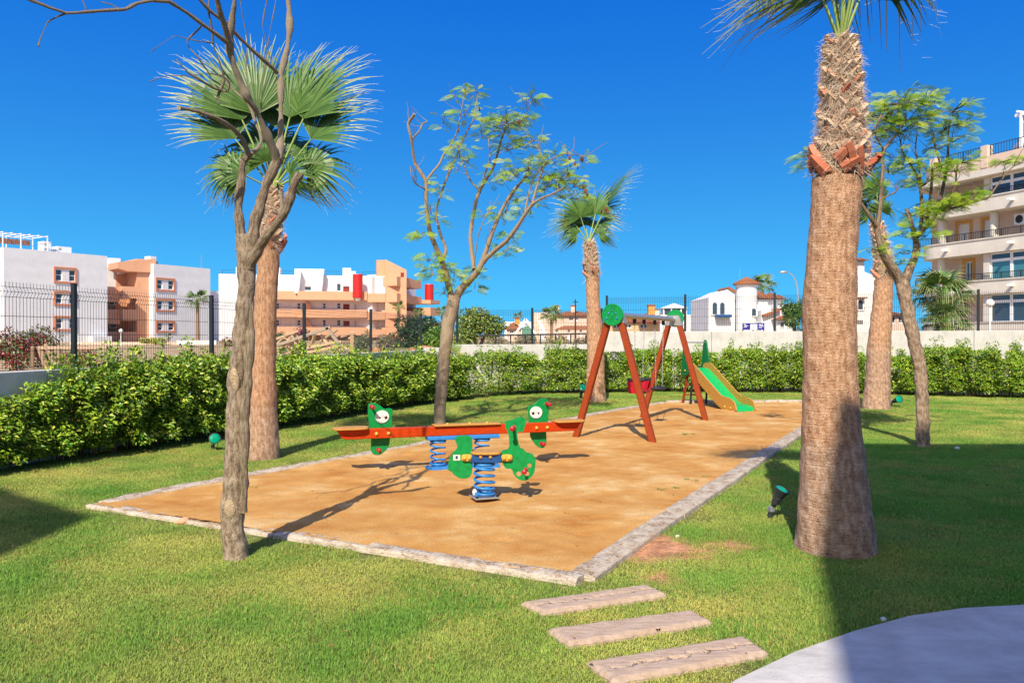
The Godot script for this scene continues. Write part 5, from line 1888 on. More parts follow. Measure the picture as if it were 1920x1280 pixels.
func make_trees() -> void:
	var nz := FastNoiseLite.new()
	nz.seed = 21
	nz.frequency = 5.0
	# ---- the bare tree
	var d := 5.56
	var base := P(438, 1048, d)
	base.y = 0
	var t := thing("bare_tree", "leafless grey tree with a split, cut trunk beside the sand kerb", "tree", base)
	var mb := MB.new()
	limb(mb, d, [[440, 1064, 54], [440, 1040, 45], [436, 1000, 43], [435, 950, 43], [437, 880, 37], [440, 800, 35], [444, 720, 33], [449, 650, 30], [458, 580, 29], [462, 530, 29], [463, 480, 33], [462, 440, 35]], 12, 26, nz, 0.02, Color(0.95, 0.94, 0.92))
	part(mb, "trunk", M.bark, t)
	mb = MB.new()
	limb(mb, d, [[455, 960, 14, -0.03], [457, 880, 15, -0.05], [458, 800, 17, -0.05], [463, 720, 18, -0.05], [468, 650, 16, -0.05], [471, 590, 10, -0.02], [472, 560, 4, 0.0]], 6, 10, nz, 0.022, Color(1.08, 1.02, 0.94))
	part(mb, "trunk_strip", M.bark, t)
	# pruning scars
	for q in [[430, 955, 0.05, 0.08, -0.068], [440, 712, 0.04, 0.1, -0.05]]:
		mb = MB.new()
		var ce := P(q[0], q[1], d + q[4])
		mb.ball(ce, Vector3(q[2] * 0.8, q[3] * 0.85, 0.022), 16, 10, Basis(Vector3(0, 0, 1), 0.12))
		part(mb, "pruning_scar", M.cut_wood, t)
	var br := MB.new()
	# limbs
	var lm := [
		[[[455, 470, 28], [450, 430, 20], [448, 390, 18], [451, 340, 17], [457, 305, 17], [468, 288, 15]], 0.0],
		[[[466, 292, 13, 0.0], [455, 262, 10, -0.1], [435, 240, 9, -0.25], [405, 221, 8, -0.4], [370, 209, 7, -0.5], [350, 205, 6, -0.55], [336, 203, 8, -0.6]], 0.0],
		[[[470, 290, 9, 0.0], [484, 278, 8, 0.1], [490, 262, 6, 0.2], [480, 232, 6, 0.3], [466, 195, 5, 0.35], [440, 170, 4, 0.4], [420, 150, 3, 0.4]], 0.0],
		[[[470, 470, 26], [476, 430, 24], [487, 385, 22], [500, 345, 21], [514, 315, 21], [522, 296, 20]], 0.0],
		[[[523, 300, 17, 0.0], [527, 255, 15, 0.1], [527, 210, 14, 0.15], [527, 165, 14, 0.2], [530, 128, 13, 0.25], [540, 85, 12, 0.3], [544, 40, 12, 0.35], [540, -30, 11, 0.4], [545, -120, 9, 0.5]], 0.0],
		[[[520, 304, 17, 0.0], [503, 258, 15, -0.1], [484, 215, 14, -0.2], [462, 178, 14, -0.3], [445, 140, 13, -0.35], [432, 95, 12, -0.4], [436, 50, 11, -0.45], [441, 0, 9, -0.5], [445, -90, 7, -0.5]], 0.0],
		[[[434, 100, 11, -0.4], [425, 60, 10, -0.5], [412, 20, 10, -0.6], [402, -30, 9, -0.7], [390, -110, 7, -0.8]], 0.1],
		[[[436, 92, 8, -0.4], [415, 72, 7, -0.5], [385, 50, 7, -0.6], [350, 24, 6, -0.7], [318, 4, 7, -0.8], [288, 2, 7, -0.85], [258, 8, 6, -0.9], [235, 19, 6, -1.0], [190, 22, 5, -1.1], [150, 25, 5, -1.2], [125, 26, 5, -1.2], [95, 16, 4, -1.25], [60, 2, 4, -1.3], [20, -14, 3, -1.35]], 0.0],
		[[[128, 25, 4, -1.2], [108, 33, 3, -1.2], [92, 42, 3, -1.22], [82, 62, 2, -1.25], [73, 88, 1.4, -1.3]], 0.0],
		[[[520, 138, 8, 0.2], [500, 118, 8, 0.1], [474, 95, 7, 0.0], [450, 72, 7, -0.1], [425, 45, 7, -0.2], [395, 22, 6, -0.3], [365, -10, 6, -0.4], [330, -60, 5, -0.5]], 0.0],
		[[[468, 500, 24, -0.02], [480, 472, 22, -0.06], [498, 448, 21, -0.1], [518, 420, 20, -0.15], [536, 392, 18, -0.2], [545, 365, 17, -0.22], [553, 340, 15, -0.25], [561, 325, 15, -0.25]], 0.0],
		[[[522, 412, 9, -0.1], [528, 390, 7, -0.02], [526, 365, 6, 0.05], [520, 345, 5, 0.1]], 0.0],
		[[[412, 195, 4, -0.1], [409, 182, 5, -0.1], [416, 165, 5, -0.1], [420, 148, 5, -0.1], [413, 120, 5, -0.15], [402, 90, 4, -0.2], [398, 55, 4, -0.25], [392, 20, 3, -0.3], [396, -20, 3, -0.3]], 0.1],
		[[[428, 172, 4, -0.1], [418, 171, 4, -0.1], [400, 165, 4, -0.15], [375, 150, 3.5, -0.25], [355, 138, 3, -0.3], [340, 122, 2.5, -0.35], [332, 112, 2, -0.35]], 0.1],
		[[[428, 172, 3, -0.1], [430, 155, 3, -0.12], [418, 143, 3, -0.15], [390, 138, 2.4, -0.3], [350, 143, 2, -0.4], [312, 143, 1.6, -0.5], [282, 154, 1.2, -0.55]], 0.1],
		[[[468, 190, 3, 0.2], [462, 130, 3, 0.2], [464, 75, 3, 0.2], [455, 30, 3, 0.15], [450, -30, 2.5, 0.1]], 0.0],
		[[[490, 210, 2.6, 0.25], [492, 160, 2.6, 0.25], [500, 105, 2.4, 0.3], [507, 60, 2.2, 0.3], [518, 0, 2, 0.35]], 0.0],
		[[[511, 125, 3, 0.2], [502, 95, 2.6, 0.2], [494, 45, 2.4, 0.15], [505, -20, 2, 0.15]], 0.0],
		[[[400, 82, 3, -0.4], [370, 78, 2.4, -0.5], [330, 68, 2, -0.55], [300, 86, 1.6, -0.6], [278, 104, 1.2, -0.6]], 0.0],
		[[[378, 50, 3, -0.6], [352, 80, 2.4, -0.6], [372, 108, 2.2, -0.6], [398, 150, 2, -0.5]], 0.0],
		[[[225, 20, 2.4, -1.0], [210, 10, 2, -1.0], [190, 4, 1.6, -1.0]], 0.0],
		[[[163, 20, 2.2, -1.15], [158, 6, 2, -1.15], [152, -10, 1.6, -1.15]], 0.0]]
	for q in lm:
		var w0: float = q[0][0][2]
		var one := MB.new()
		limb(one, d, q[0].map(func(e): return [e[0], e[1], e[2] * 0.9] + ([e[3]] if e.size() > 3 else [])), 7, 14 if w0 > 14 else (9 if w0 > 6 else 5), nz, 0.02 if w0 > 14 else 0.006, Color(0.93, 0.92, 0.9))
		part(one, "branch", M.bark_pale if q[1] > 0.05 or w0 < 22 else M.bark, t)
	# ---- the feathery tree behind the seesaw
	d = 13.9
	base = P(823, 795, d)
	base.y = 0
	t = thing("feathery_tree", "slender open tree with brown pods behind the seesaw", "tree", base)
	mb = MB.new()
	limb(mb, d, [[824, 806, 26], [824, 790, 22], [826, 740, 22], [831, 690, 23], [836, 640, 23], [842, 600, 23], [849, 572, 25], [851, 553, 25]], 6, 16, nz, 0.02, Color(0.93, 0.88, 0.83))
	part(mb, "trunk", M.bark_pale, t)
	var runs := [
		[[848, 566, 17], [843, 544, 14], [835, 512, 13], [826, 484, 13], [815, 458, 11], [806, 436, 10], [801, 400, 9], [799, 370, 9], [799, 341, 9], [788, 322, 8], [778, 306, 7], [774, 280, 6, -0.1], [770, 255, 6, -0.2], [766, 232, 6, -0.2], [777, 214, 7, -0.3]],
		[[773, 262, 4, -0.1], [786, 246, 4, -0.1], [793, 232, 4, 0], [802, 228, 3, 0]],
		[[799, 340, 6], [812, 322, 5, 0.1], [824, 308, 5, 0.2], [832, 290, 4.5, 0.3], [845, 272, 4, 0.35], [856, 250, 3, 0.4], [865, 210, 2.4, 0.5], [871, 168, 2, 0.5]],
		[[798, 356, 4], [780, 345, 3, -0.2], [772, 330, 2.5, -0.3], [770, 312, 2, -0.3]],
		[[830, 488, 8], [836, 468, 7, 0.2], [826, 440, 6, 0.3], [820, 415, 6, 0.4], [820, 387, 5, 0.4], [830, 355, 5, 0.5], [842, 325, 4.5, 0.5], [857, 290, 4, 0.6], [868, 262, 3.5, 0.6], [886, 228, 3, 0.7], [896, 175, 2, 0.8]],
		[[854, 560, 19], [866, 540, 17, -0.05], [880, 527, 15, -0.1], [896, 508, 13, -0.2], [905, 490, 12, -0.2], [914, 462, 10, -0.2], [924, 432, 9, -0.2], [934, 408, 8, -0.1], [942, 392, 7, 0], [955, 368, 6, 0], [968, 350, 5, 0.1], [984, 335, 4, 0.2], [998, 322, 3, 0.2]],
		[[906, 492, 11, -0.2], [925, 472, 10, -0.3], [948, 453, 9, -0.5], [966, 430, 8, -0.6], [982, 405, 7, -0.7], [998, 383, 7, -0.8], [1014, 372, 5, -0.9], [1031, 366, 4, -1.0], [1056, 352, 3, -1.1]],
		[[889, 505, 10, 0.1], [885, 478, 9, 0.3], [882, 440, 9, 0.4], [887, 405, 8, 0.5], [893, 375, 8, 0.5], [900, 356, 8, 0.5], [912, 336, 7, 0.5], [924, 316, 6, 0.4], [932, 292, 5, 0.3], [940, 262, 4.5, 0.3], [950, 235, 3, 0.2]],
		[[899, 358, 5, 0.5], [886, 344, 4, 0.7], [876, 328, 4, 0.8], [870, 308, 3.5, 0.9], [862, 288, 3, 1.0]],
		[[900, 362, 4.5, 0.5], [908, 330, 4, 0.9], [918, 300, 3.4, 1.1], [916, 258, 2.6, 1.2]],
		[[998, 385, 5, -0.8], [1005, 355, 4.5, -0.6], [1012, 335, 4, -0.5], [1020, 305, 3.4, -0.5], [1012, 285, 3, -0.5], [1006, 270, 2.4, -0.5]],
		[[950, 282, 4, 0.2], [972, 276, 3.5, 0.1], [990, 270, 3, 0], [1000, 262, 2, 0]],
		[[984, 405, 4, -0.6], [992, 360, 3.5, -0.3], [1004, 330, 3, -0.2], [1030, 300, 2.4, -0.3], [1060, 288, 2, -0.5], [1100, 294, 1.6, -0.7]],
		[[948, 400, 4, 0.1], [958, 370, 3.4, 0.4], [975, 345, 3, 0.5], [990, 318, 2.4, 0.6]],
		[[945, 240, 3, 0.2], [980, 225, 2.4, 0.0], [992, 200, 2, -0.1], [998, 184, 1.6, -0.1]],
		[[889, 500, 3, -0.2], [897, 440, 2.4, -0.4], [908, 410, 2.2, -0.5], [918, 395, 2, -0.5]]]
	var fol := MB.new()
	var tw := MB.new()
	tw.col = Color(0.85, 0.78, 0.7)
	for q in runs:
		var one := MB.new()
		var pts := limb(one, d, q.map(func(e): return [e[0], e[1], e[2] * 0.86] + ([e[3]] if e.size() > 3 else [])), 5, 8, nz, 0.006, Color(0.84, 0.79, 0.74))
		part(one, "branch", M.bark_pale, t)
		twigs(tw, pts, 3, 0.45, 0.007)
	for q in [[950, 225, 40, 14, 46, 0.5], [935, 240, 30, 12, 20, 0.5], [871, 168, 10, 5, 6, 0.2], [852, 180, 8, 4, 5, 0.2], [895, 172, 16, 6, 11, 0.3], [998, 183, 16, 6, 13, 0.3], [980, 222, 20, 10, 16, 0.4], [1000, 262, 20, 8, 15, 0.4], [985, 275, 12, 6, 6, 0.3], [870, 212, 22, 12, 12, 0.4], [832, 228, 14, 12, 6, 0.3], [862, 290, 16, 16, 10, 0.4], [905, 250, 18, 20, 10, 0.5], [950, 270, 24, 18, 16, 0.5], [990, 312, 34, 14, 26, 0.6], [1040, 300, 26, 14, 18, 0.5], [1048, 335, 34, 16, 34, 0.6], [1075, 345, 22, 14, 14, 0.4], [1090, 300, 20, 6, 8, 0.3], [1020, 345, 30, 20, 24, 0.6], [965, 320, 30, 22, 18, 0.6], [930, 330, 24, 22, 10, 0.5], [995, 372, 30, 16, 14, 0.5], [1075, 368, 26, 8, 12, 0.3], [940, 400, 30, 16, 12, 0.4], [905, 400, 14, 10, 5, 0.3], [960, 440, 16, 14, 9, 0.4], [948, 468, 18, 10, 12, 0.3], [975, 395, 14, 14, 6, 0.3], [825, 350, 14, 22, 8, 0.3], [808, 395, 12, 14, 8, 0.3], [792, 440, 20, 10, 12, 0.3], [820, 415, 14, 8, 6, 0.3], [805, 485, 22, 10, 12, 0.3], [812, 510, 24, 12, 16, 0.3], [835, 500, 18, 14, 14, 0.3], [850, 520, 16, 14, 12, 0.3], [888, 512, 16, 12, 11, 0.3], [832, 545, 14, 14, 7, 0.3], [890, 535, 8, 12, 5, 0.2], [860, 310, 18, 18, 8, 0.4], [876, 275, 16, 16, 8, 0.4], [842, 655, 12, 12, 7, 0.15]]:
		leaf_cloud(fol, tw, d, q[0], q[1], q[2] * 0.78, q[3] * 0.8, int(q[4] * 2.1), q[5] * 1.1, 0.22)
	part(tw, "twigs", M.bark_pale, t).set_meta("kind", "stuff")
	part(fol, "foliage", M.feather, t)
	for q in [[1064, 288], [1068, 296], [1078, 308], [1083, 314], [1064, 318], [1066, 328], [1091, 299], [1094, 350], [1098, 358], [1101, 365], [1136, 392], [1139, 398], [899, 205], [860, 245], [973, 230], [1128, 396]]:
		mb = MB.new()
		mb.col = vary(lin(120, 70, 48), 0.2)
		mb.ball(P(q[0], q[1], d - 0.6 + rng.randf() * 0.3), Vector3(0.034, 0.04, 0.012), 8, 6, Basis(Vector3.UP, rng.randf() * 3.0))
		part(mb, "seed_pod", M.timber, t)
	# ---- the slanting feathery tree on the other side
	d = 11.2
	base = P(1733, 835, d)
	base.y = 0
	t = thing("feathery_tree", "slanting feathery tree with a dark bent trunk at the edge of the shade", "tree", base)
	mb = MB.new()
	limb(mb, d, [[1733, 846, 30], [1732, 830, 26], [1731, 790, 23], [1730, 740, 22], [1726, 690, 22], [1716, 645, 22], [1706, 600, 23], [1698, 560, 23], [1694, 538, 26], [1690, 522, 26]], 6, 16, nz, 0.028, Color(0.98, 0.9, 0.84))
	part(mb, "trunk", M.bark, t)
	runs = [
		[[1690, 532, 20], [1680, 512, 18, -0.05], [1668, 495, 16, -0.1], [1658, 480, 14, -0.15], [1650, 455, 12, -0.2], [1645, 432, 11, -0.2], [1642, 420, 10, -0.2]],
		[[1644, 428, 8, -0.2], [1632, 408, 7, -0.3], [1620, 390, 6, -0.35], [1608, 372, 5, -0.4], [1594, 340, 4, -0.5], [1560, 310, 3, -0.4], [1530, 300, 2.4, -0.4]],
		[[1646, 426, 8, -0.2], [1650, 395, 7, -0.2], [1653, 350, 7, -0.2], [1655, 315, 6.5, -0.2], [1654, 288, 6, -0.2], [1665, 270, 6, -0.2], [1680, 252, 5, -0.2], [1692, 236, 4, -0.2], [1698, 214, 3, -0.2]],
		[[1656, 282, 4, -0.2], [1645, 262, 3.4, -0.4], [1640, 240, 3, -0.5], [1652, 215, 2.4, -0.5]],
		[[1696, 532, 18], [1704, 508, 16, 0.05], [1714, 486, 14, 0.1], [1719, 465, 13, 0.1], [1716, 445, 10, 0.1], [1710, 422, 8, 0.1], [1704, 402, 7, 0.1], [1699, 391, 6, 0.1]],
		[[1717, 448, 10, 0.1], [1728, 434, 9, 0.1], [1744, 418, 8, 0.1], [1755, 400, 7, 0.1], [1762, 380, 6, 0.1], [1768, 350, 6, 0.15], [1773, 325, 5.5, 0.2], [1777, 290, 4.5, 0.2], [1777, 255, 3.4, 0.2], [1782, 225, 2.4, 0.2]],
		[[1756, 400, 5, 0.1], [1780, 392, 4.5, -0.1], [1806, 384, 4, -0.2], [1822, 370, 3.2, -0.3], [1836, 358, 2.4, -0.3]],
		[[1726, 437, 7, 0.15], [1728, 400, 6.5, 0.3], [1726, 355, 6, 0.4], [1718, 328, 5, 0.4], [1705, 305, 4, 0.4], [1692, 286, 3.4, 0.4], [1688, 262, 2.4, 0.4]],
		[[1738, 426, 6, 0.2], [1744, 370, 5.5, 0.4], [1747, 335, 5, 0.5], [1748, 312, 4.5, 0.5]],
		[[1726, 345, 4, 0.4], [1722, 310, 3.4, 0.6], [1716, 280, 3, 0.6], [1720, 240, 2.2, 0.6]],
		[[1772, 330, 4, 0.2], [1760, 300, 3.4, 0], [1752, 270, 3, 0], [1750, 245, 2.2, 0]],
		[[1775, 385, 4, 0], [1790, 350, 3.4, 0], [1793, 320, 3, 0], [1796, 300, 2.2, 0]],
		[[1656, 372, 3, -0.2], [1675, 362, 2.2, -0.2], [1686, 350, 1.8, -0.2]],
		[[1862, 365, 4, -0.2], [1880, 330, 3.4, -0.3], [1900, 310, 2.6, -0.3], [1925, 300, 2, -0.3]]]
	runs[13] = [[1806, 384, 4, -0.2], [1850, 372, 3.6, -0.25], [1868, 350, 3.2, -0.3], [1884, 328, 2.6, -0.3], [1900, 312, 2.2, -0.3], [1930, 300, 1.6, -0.3]]
	fol = MB.new()
	tw = MB.new()
	tw.col = Color(0.7, 0.62, 0.56)
	for q in runs:
		var one := MB.new()
		var pts := limb(one, d, q, 4, 8, nz, 0.004, Color(0.92, 0.84, 0.78))
		part(one, "branch", M.bark, t)
		twigs(tw, pts, 3, 0.35, 0.006)
	for q in [[1690, 190, 42, 16, 60, 0.5], [1665, 210, 34, 18, 44, 0.5], [1700, 220, 36, 18, 44, 0.5], [1725, 190, 24, 12, 22, 0.4], [1650, 240, 22, 14, 20, 0.4], [1685, 245, 32, 14, 26, 0.4], [1722, 232, 20, 14, 14, 0.4], [1785, 205, 34, 10, 26, 0.4], [1795, 230, 32, 10, 22, 0.4], [1770, 240, 22, 14, 16, 0.4], [1785, 262, 26, 12, 14, 0.4], [1760, 275, 18, 12, 9, 0.3], [1715, 300, 26, 14, 16, 0.4], [1742, 315, 30, 12, 22, 0.4], [1800, 302, 24, 10, 18, 0.3], [1790, 318, 24, 8, 14, 0.3], [1735, 340, 34, 14, 26, 0.4], [1690, 310, 18, 16, 10, 0.3], [1765, 385, 36, 12, 42, 0.4], [1740, 400, 28, 12, 26, 0.4], [1812, 366, 26, 9, 24, 0.3], [1790, 380, 24, 10, 20, 0.3], [1715, 425, 20, 10, 10, 0.3], [1735, 440, 18, 8, 10, 0.3], [1700, 470, 14, 12, 7, 0.3], [1690, 490, 14, 10, 6, 0.2], [1665, 320, 14, 12, 7, 0.3], [1670, 290, 14, 14, 8, 0.3], [1512, 290, 16, 8, 13, 0.3], [1518, 312, 14, 10, 9, 0.3], [1625, 300, 16, 16, 12, 0.3], [1625, 260, 14, 14, 10, 0.3], [1630, 470, 14, 8, 7, 0.3], [1885, 300, 16, 4, 9, 0.2], [1915, 302, 16, 6, 11, 0.2], [1640, 345, 12, 12, 7, 0.2], [1695, 440, 12, 8, 6, 0.2]]:
		leaf_cloud(fol, tw, d, q[0], q[1], q[2] * 0.75, q[3] * 0.78, int(q[4] * 2.3), q[5] * 1.0, 0.185)
	part(tw, "twigs", M.bark, t).set_meta("kind", "stuff")
	part(fol, "foliage", M.feather, t)

func shrub_mesh(sd: int, n: int) -> ArrayMesh:
	# a clipped broad-leaved shrub about 1 m wide, 1 m high, 0.9 m deep, with shoots standing above its top
	var r := RandomNumberGenerator.new()
	r.seed = sd
	var mb := MB.new()
	var c1 := lin(172, 194, 56)
	var c2 := lin(84, 136, 40)
	var shoots := []
	for k in 9:
		shoots.append(Vector3(r.randf_range(-0.46, 0.46), r.randf_range(0.94, 1.26), r.randf_range(-0.36, 0.36)))
	for k in n:
		var p := Vector3.ZERO
		var out := Vector3.ZERO
		if k < n * 0.16:
			var s: Vector3 = shoots[k % shoots.size()]
			p = Vector3(s.x + r.randf_range(-0.06, 0.06), r.randf_range(0.7, s.y), s.z + r.randf_range(-0.06, 0.06))
			out = Vector3(p.x - s.x, 0.05, p.z - s.z).normalized()
		else:
			p = Vector3(r.randf_range(-0.52, 0.52), r.randf_range(0.13, 0.98), r.randf_range(-0.44, 0.44))
			var face := r.randf()
			var dep := pow(r.randf(), 2.0) * 0.3
			if face < 0.62:
				p.z = (0.44 - dep) * (1.0 if face < 0.5 else -1.0)
				out = Vector3(0, 0.15, signf(p.z))
			elif face < 0.82:
				p.y = 0.98 - dep
				out = Vector3(0, 1, 0)
			else:
				p.x = (0.52 - dep) * signf(p.x)
				out = Vector3(signf(p.x), 0.1, 0)
			var bulge := 0.09 * sin(p.x * 11.0 + sd + p.y * 4.0) + 0.08 * sin(p.y * 10.0 + sd * 2.0 - p.x * 3.0)
			p.z += bulge * signf(p.z)
			# round the shoulders and the foot
			var k2 := 1.0 - 0.22 * pow(maxf(0.0, p.y - 0.55) / 0.45, 2.0) - 0.18 * pow(maxf(0.0, 0.3 - p.y) / 0.3, 2.0)
			p.x *= 0.9 + 0.1 * k2
			p.z *= k2
		var dir := (out * 0.8 + Vector3(r.randf_range(-1, 1), r.randf_range(-0.7, 0.5), r.randf_range(-1, 1)) * 0.8).normalized()
		var up := (out + Vector3(0, 0.9, 0) + Vector3(r.randf_range(-0.6, 0.6), r.randf_range(-0.3, 0.3), r.randf_range(-0.6, 0.6))).normalized()
		if absf(dir.dot(up)) > 0.96:
			up = Vector3(up.z, up.x, up.y)
		var young := r.randf()
		mb.col = c2.lerp(c1, clampf(young * 1.15 - 0.1, 0, 1))
		if young > 0.93:
			mb.col = lin(204, 208, 84)
		mb.col = mb.col * r.randf_range(0.8, 1.12) * (0.86 + 0.05 * (sd % 6))
		mb.blade_leaf(p, dir, up, r.randf_range(0.048, 0.085), r.randf_range(0.026, 0.043), 0.22, r.randf_range(0.05, 0.3))
	return mb.mesh(M.leaf)

func stem_mesh(sd: int) -> ArrayMesh:
	var r := RandomNumberGenerator.new()
	r.seed = sd
	var mb := MB.new()
	for k in 9:
		var b := Vector3(r.randf_range(-0.25, 0.25), -0.03, r.randf_range(-0.2, 0.2))
		mb.col = lin(134, 112, 90) * r.randf_range(0.7, 1.2)
		mb.tube([b, b * 1.15 + Vector3(0, 0.3, 0), b * 1.6 + Vector3(r.randf_range(-0.1, 0.1), 0.85, 0)], [0.014, 0.011, 0.004], 5, false)
	return mb.mesh(M.timber)

func make_hedge() -> void:
	var vars := []
	for k in 6:
		vars.append([shrub_mesh(40 + k, 4800), stem_mesh(60 + k)])
	# front foot of the hedge, as (x, d)
	var line_a := [Vector2(-7.3, 5.4), Vector2(-5.67, 8.87), Vector2(-4.85, 10.6), Vector2(-3.85, 13.1), Vector2(-2.4, 17.0), Vector2(-0.9, 19.7)]
	var line_b := [Vector2(-0.5, 20.3), Vector2(0.7, 21.3), Vector2(3.6, 22.0), Vector2(7.9, 21.7), Vector2(12.6, 19.8), Vector2(16.0, 18.5)]
	var near_h := [0.7, 0.8, 1.24, 1.14, 1.06, 1.04]
	for run in [[line_a, 0.56, 0], [line_b, 0.66, 1]]:
		var pts: Array = run[0]
		var k := 0
		for q in pts.size() - 1:
			var seg: Vector2 = pts[q + 1] - pts[q]
			var n := maxi(1, int(round(seg.length() / run[1])))
			for j in n:
				var t := (j + 0.5) / n
				var p: Vector2 = pts[q] + seg * t
				var back := Vector2(-seg.y, seg.x).normalized()
				var h := 1.0
				if run[2] == 0:
					h = lerpf(near_h[q], near_h[mini(q + 1, 5)], t) * rng.randf_range(0.9, 1.06)
				else:
					h = (1.06 if p.x < 9.0 else 1.14) * rng.randf_range(0.82, 1.12)
				p += back * (0.5 if run[2] == 0 else 0.38) * 1.0
				var turn := atan2(seg.y, seg.x) + rng.randf_range(-0.14, 0.14)
				var sc := Vector3(rng.randf_range(0.92, 1.1), h, rng.randf_range(0.98, 1.12) * (1.0 if run[2] == 0 else 0.9))
				var v: Array = vars[rng.randi() % vars.size()]
				var near_swing: bool = run[2] == 1
				var sh := thing("hedge_shrub", "glossy yellow-green shrub in the tall hedge beside the lawn strip" if not near_swing else "bright green young shrub in the hedge planted along the concrete wall", "shrub", Vector3(p.x, 0, -p.y), "shrubs of the tall hedge beside the lawn strip" if not near_swing else "shrubs of the hedge along the concrete wall")
				sh.basis = Basis(Vector3.UP, turn) * Basis.from_scale(sc)
				for e in [["foliage", v[0]], ["stems", v[1]]]:
					var o := MeshInstance3D.new()
					o.name = e[0]
					o.mesh = e[1]
					sh.add_child(o, true)
				k += 1

func bush(nm: String, label: String, cat: String, d: float, u: float, v1: float, v2: float, ru: float, n: int, c1: Color, c2: Color, leaf: float, flower := Color(0, 0, 0), share := 0.0, trunk := 0.0, ground_y := 0.8) -> Node3D:
	# a rounded bush or tree crown of leaf clumps: several uneven lobes, leaves thick at their skins
	var top := P(u, v1, d).y
	var bot := P(u, v2, d).y
	var c := Vector3((u - 960.0) / FP * d, ground_y, -d)
	var t := thing(nm, label, cat, c)
	var rx := ru / FP * d
	var mb := MB.new()
	var lobes := []
	for k in 13:
		var a := rng.randf() * TAU
		var h := rng.randf()
		var wide := sqrt(maxf(0.1, 1.0 - pow(h * 1.1 - 0.35, 2.0)))
		var lr := rx * rng.randf_range(0.3, 0.48)
		lobes.append([Vector3(c.x + cos(a) * (rx - lr) * wide, lerpf(bot + lr * 0.7, top - lr * 0.8, h), c.z + sin(a) * (rx - lr) * wide), lr])
	for k in n:
		var l: Array = lobes[rng.randi() % lobes.size()]
		var q := Vector3(rng.randfn(), rng.randfn(), rng.randfn()).normalized()
		var rr: float = float(l[1]) * (0.72 + 0.34 * rng.randf())
		var p: Vector3 = l[0] + q * rr * Vector3(1, 0.85, 1)
		if p.y < ground_y:
			continue
		var dir := (q + Vector3(rng.randf_range(-1, 1), rng.randf_range(-1, 0.6), rng.randf_range(-1, 1))).normalized()
		var up := (q + Vector3(0, 0.8, 0)).normalized()
		if absf(dir.dot(up)) > 0.95:
			up = Vector3(up.y, up.z, up.x)
		mb.col = vary(c1.lerp(c2, rng.randf()), 0.2)
		if rng.randf() < share:
			mb.col = vary(flower, 0.25)
		mb.blade_leaf(p, dir, up, leaf * rng.randf_range(0.7, 1.3), leaf * rng.randf_range(0.4, 0.7), 0.2, 0.15)
	var tb := MB.new()
	tb.col = lin(120, 98, 76)
	var tr := maxf(0.03, trunk)
	for k in 4:
		var a := k * 1.6 + rng.randf()
		var e: Vector3 = lobes[k][0]
		tb.tube([c + Vector3(cos(a), 0, sin(a)) * tr * 0.8 - Vector3(0, 0.1, 0), c.lerp(e, 0.5) + Vector3(0, 0.1, 0), e], [tr, tr * 0.7, tr * 0.3], 6, false)
	part(tb, "trunk", M.timber, t)
	part(mb, "crown", M.leaf, t)
	return t

func small_palm(label: String, d: float, u: float, v_top: float, v_base: float, w: float, sc: float, n: int, skirt := 0, ground := 0.8) -> void:
	# a distant fan palm: trunk to the crown's row v_top, fronds round it
	var top := P(u, v_top, d)
	var base := P(u, v_base, d)
	base.y = ground
	var t := thing("palm_tree", label, "palm", base)
	var mb := MB.new()
	mb.col = lin(150, 122, 96)
	var r := w * 0.5 / FP * d
	mb.tube([base - Vector3(0, 0.2, 0), base.lerp(top, 0.35), base.lerp(top, 0.7), top], [r * 1.2, r, r * 0.95, r * 0.8], 9)
	part(mb, "trunk", M.timber, t)
	for k in n:
		var a := k * 2.39996 + 0.4
		var el := lerpf(1.2, -0.35, float(k) / n)
		var dir := Vector3(cos(a) * cos(el), sin(el), sin(a) * cos(el))
		put_frond(t, [0, 1, 2, 3][k % 4], top, dir, Vector3(0, 1, 0) - Vector3(dir.x, 0, dir.z) * 0.2, sc * rng.randf_range(0.85, 1.1))
	for k in skirt:
		var a := k * 2.39996
		put_frond(t, 4, top - Vector3(0, sc * 0.15, 0), Vector3(cos(a) * 0.6, -0.8, sin(a) * 0.6).normalized(), Vector3(cos(a), 0.3, sin(a)), sc * 0.7)

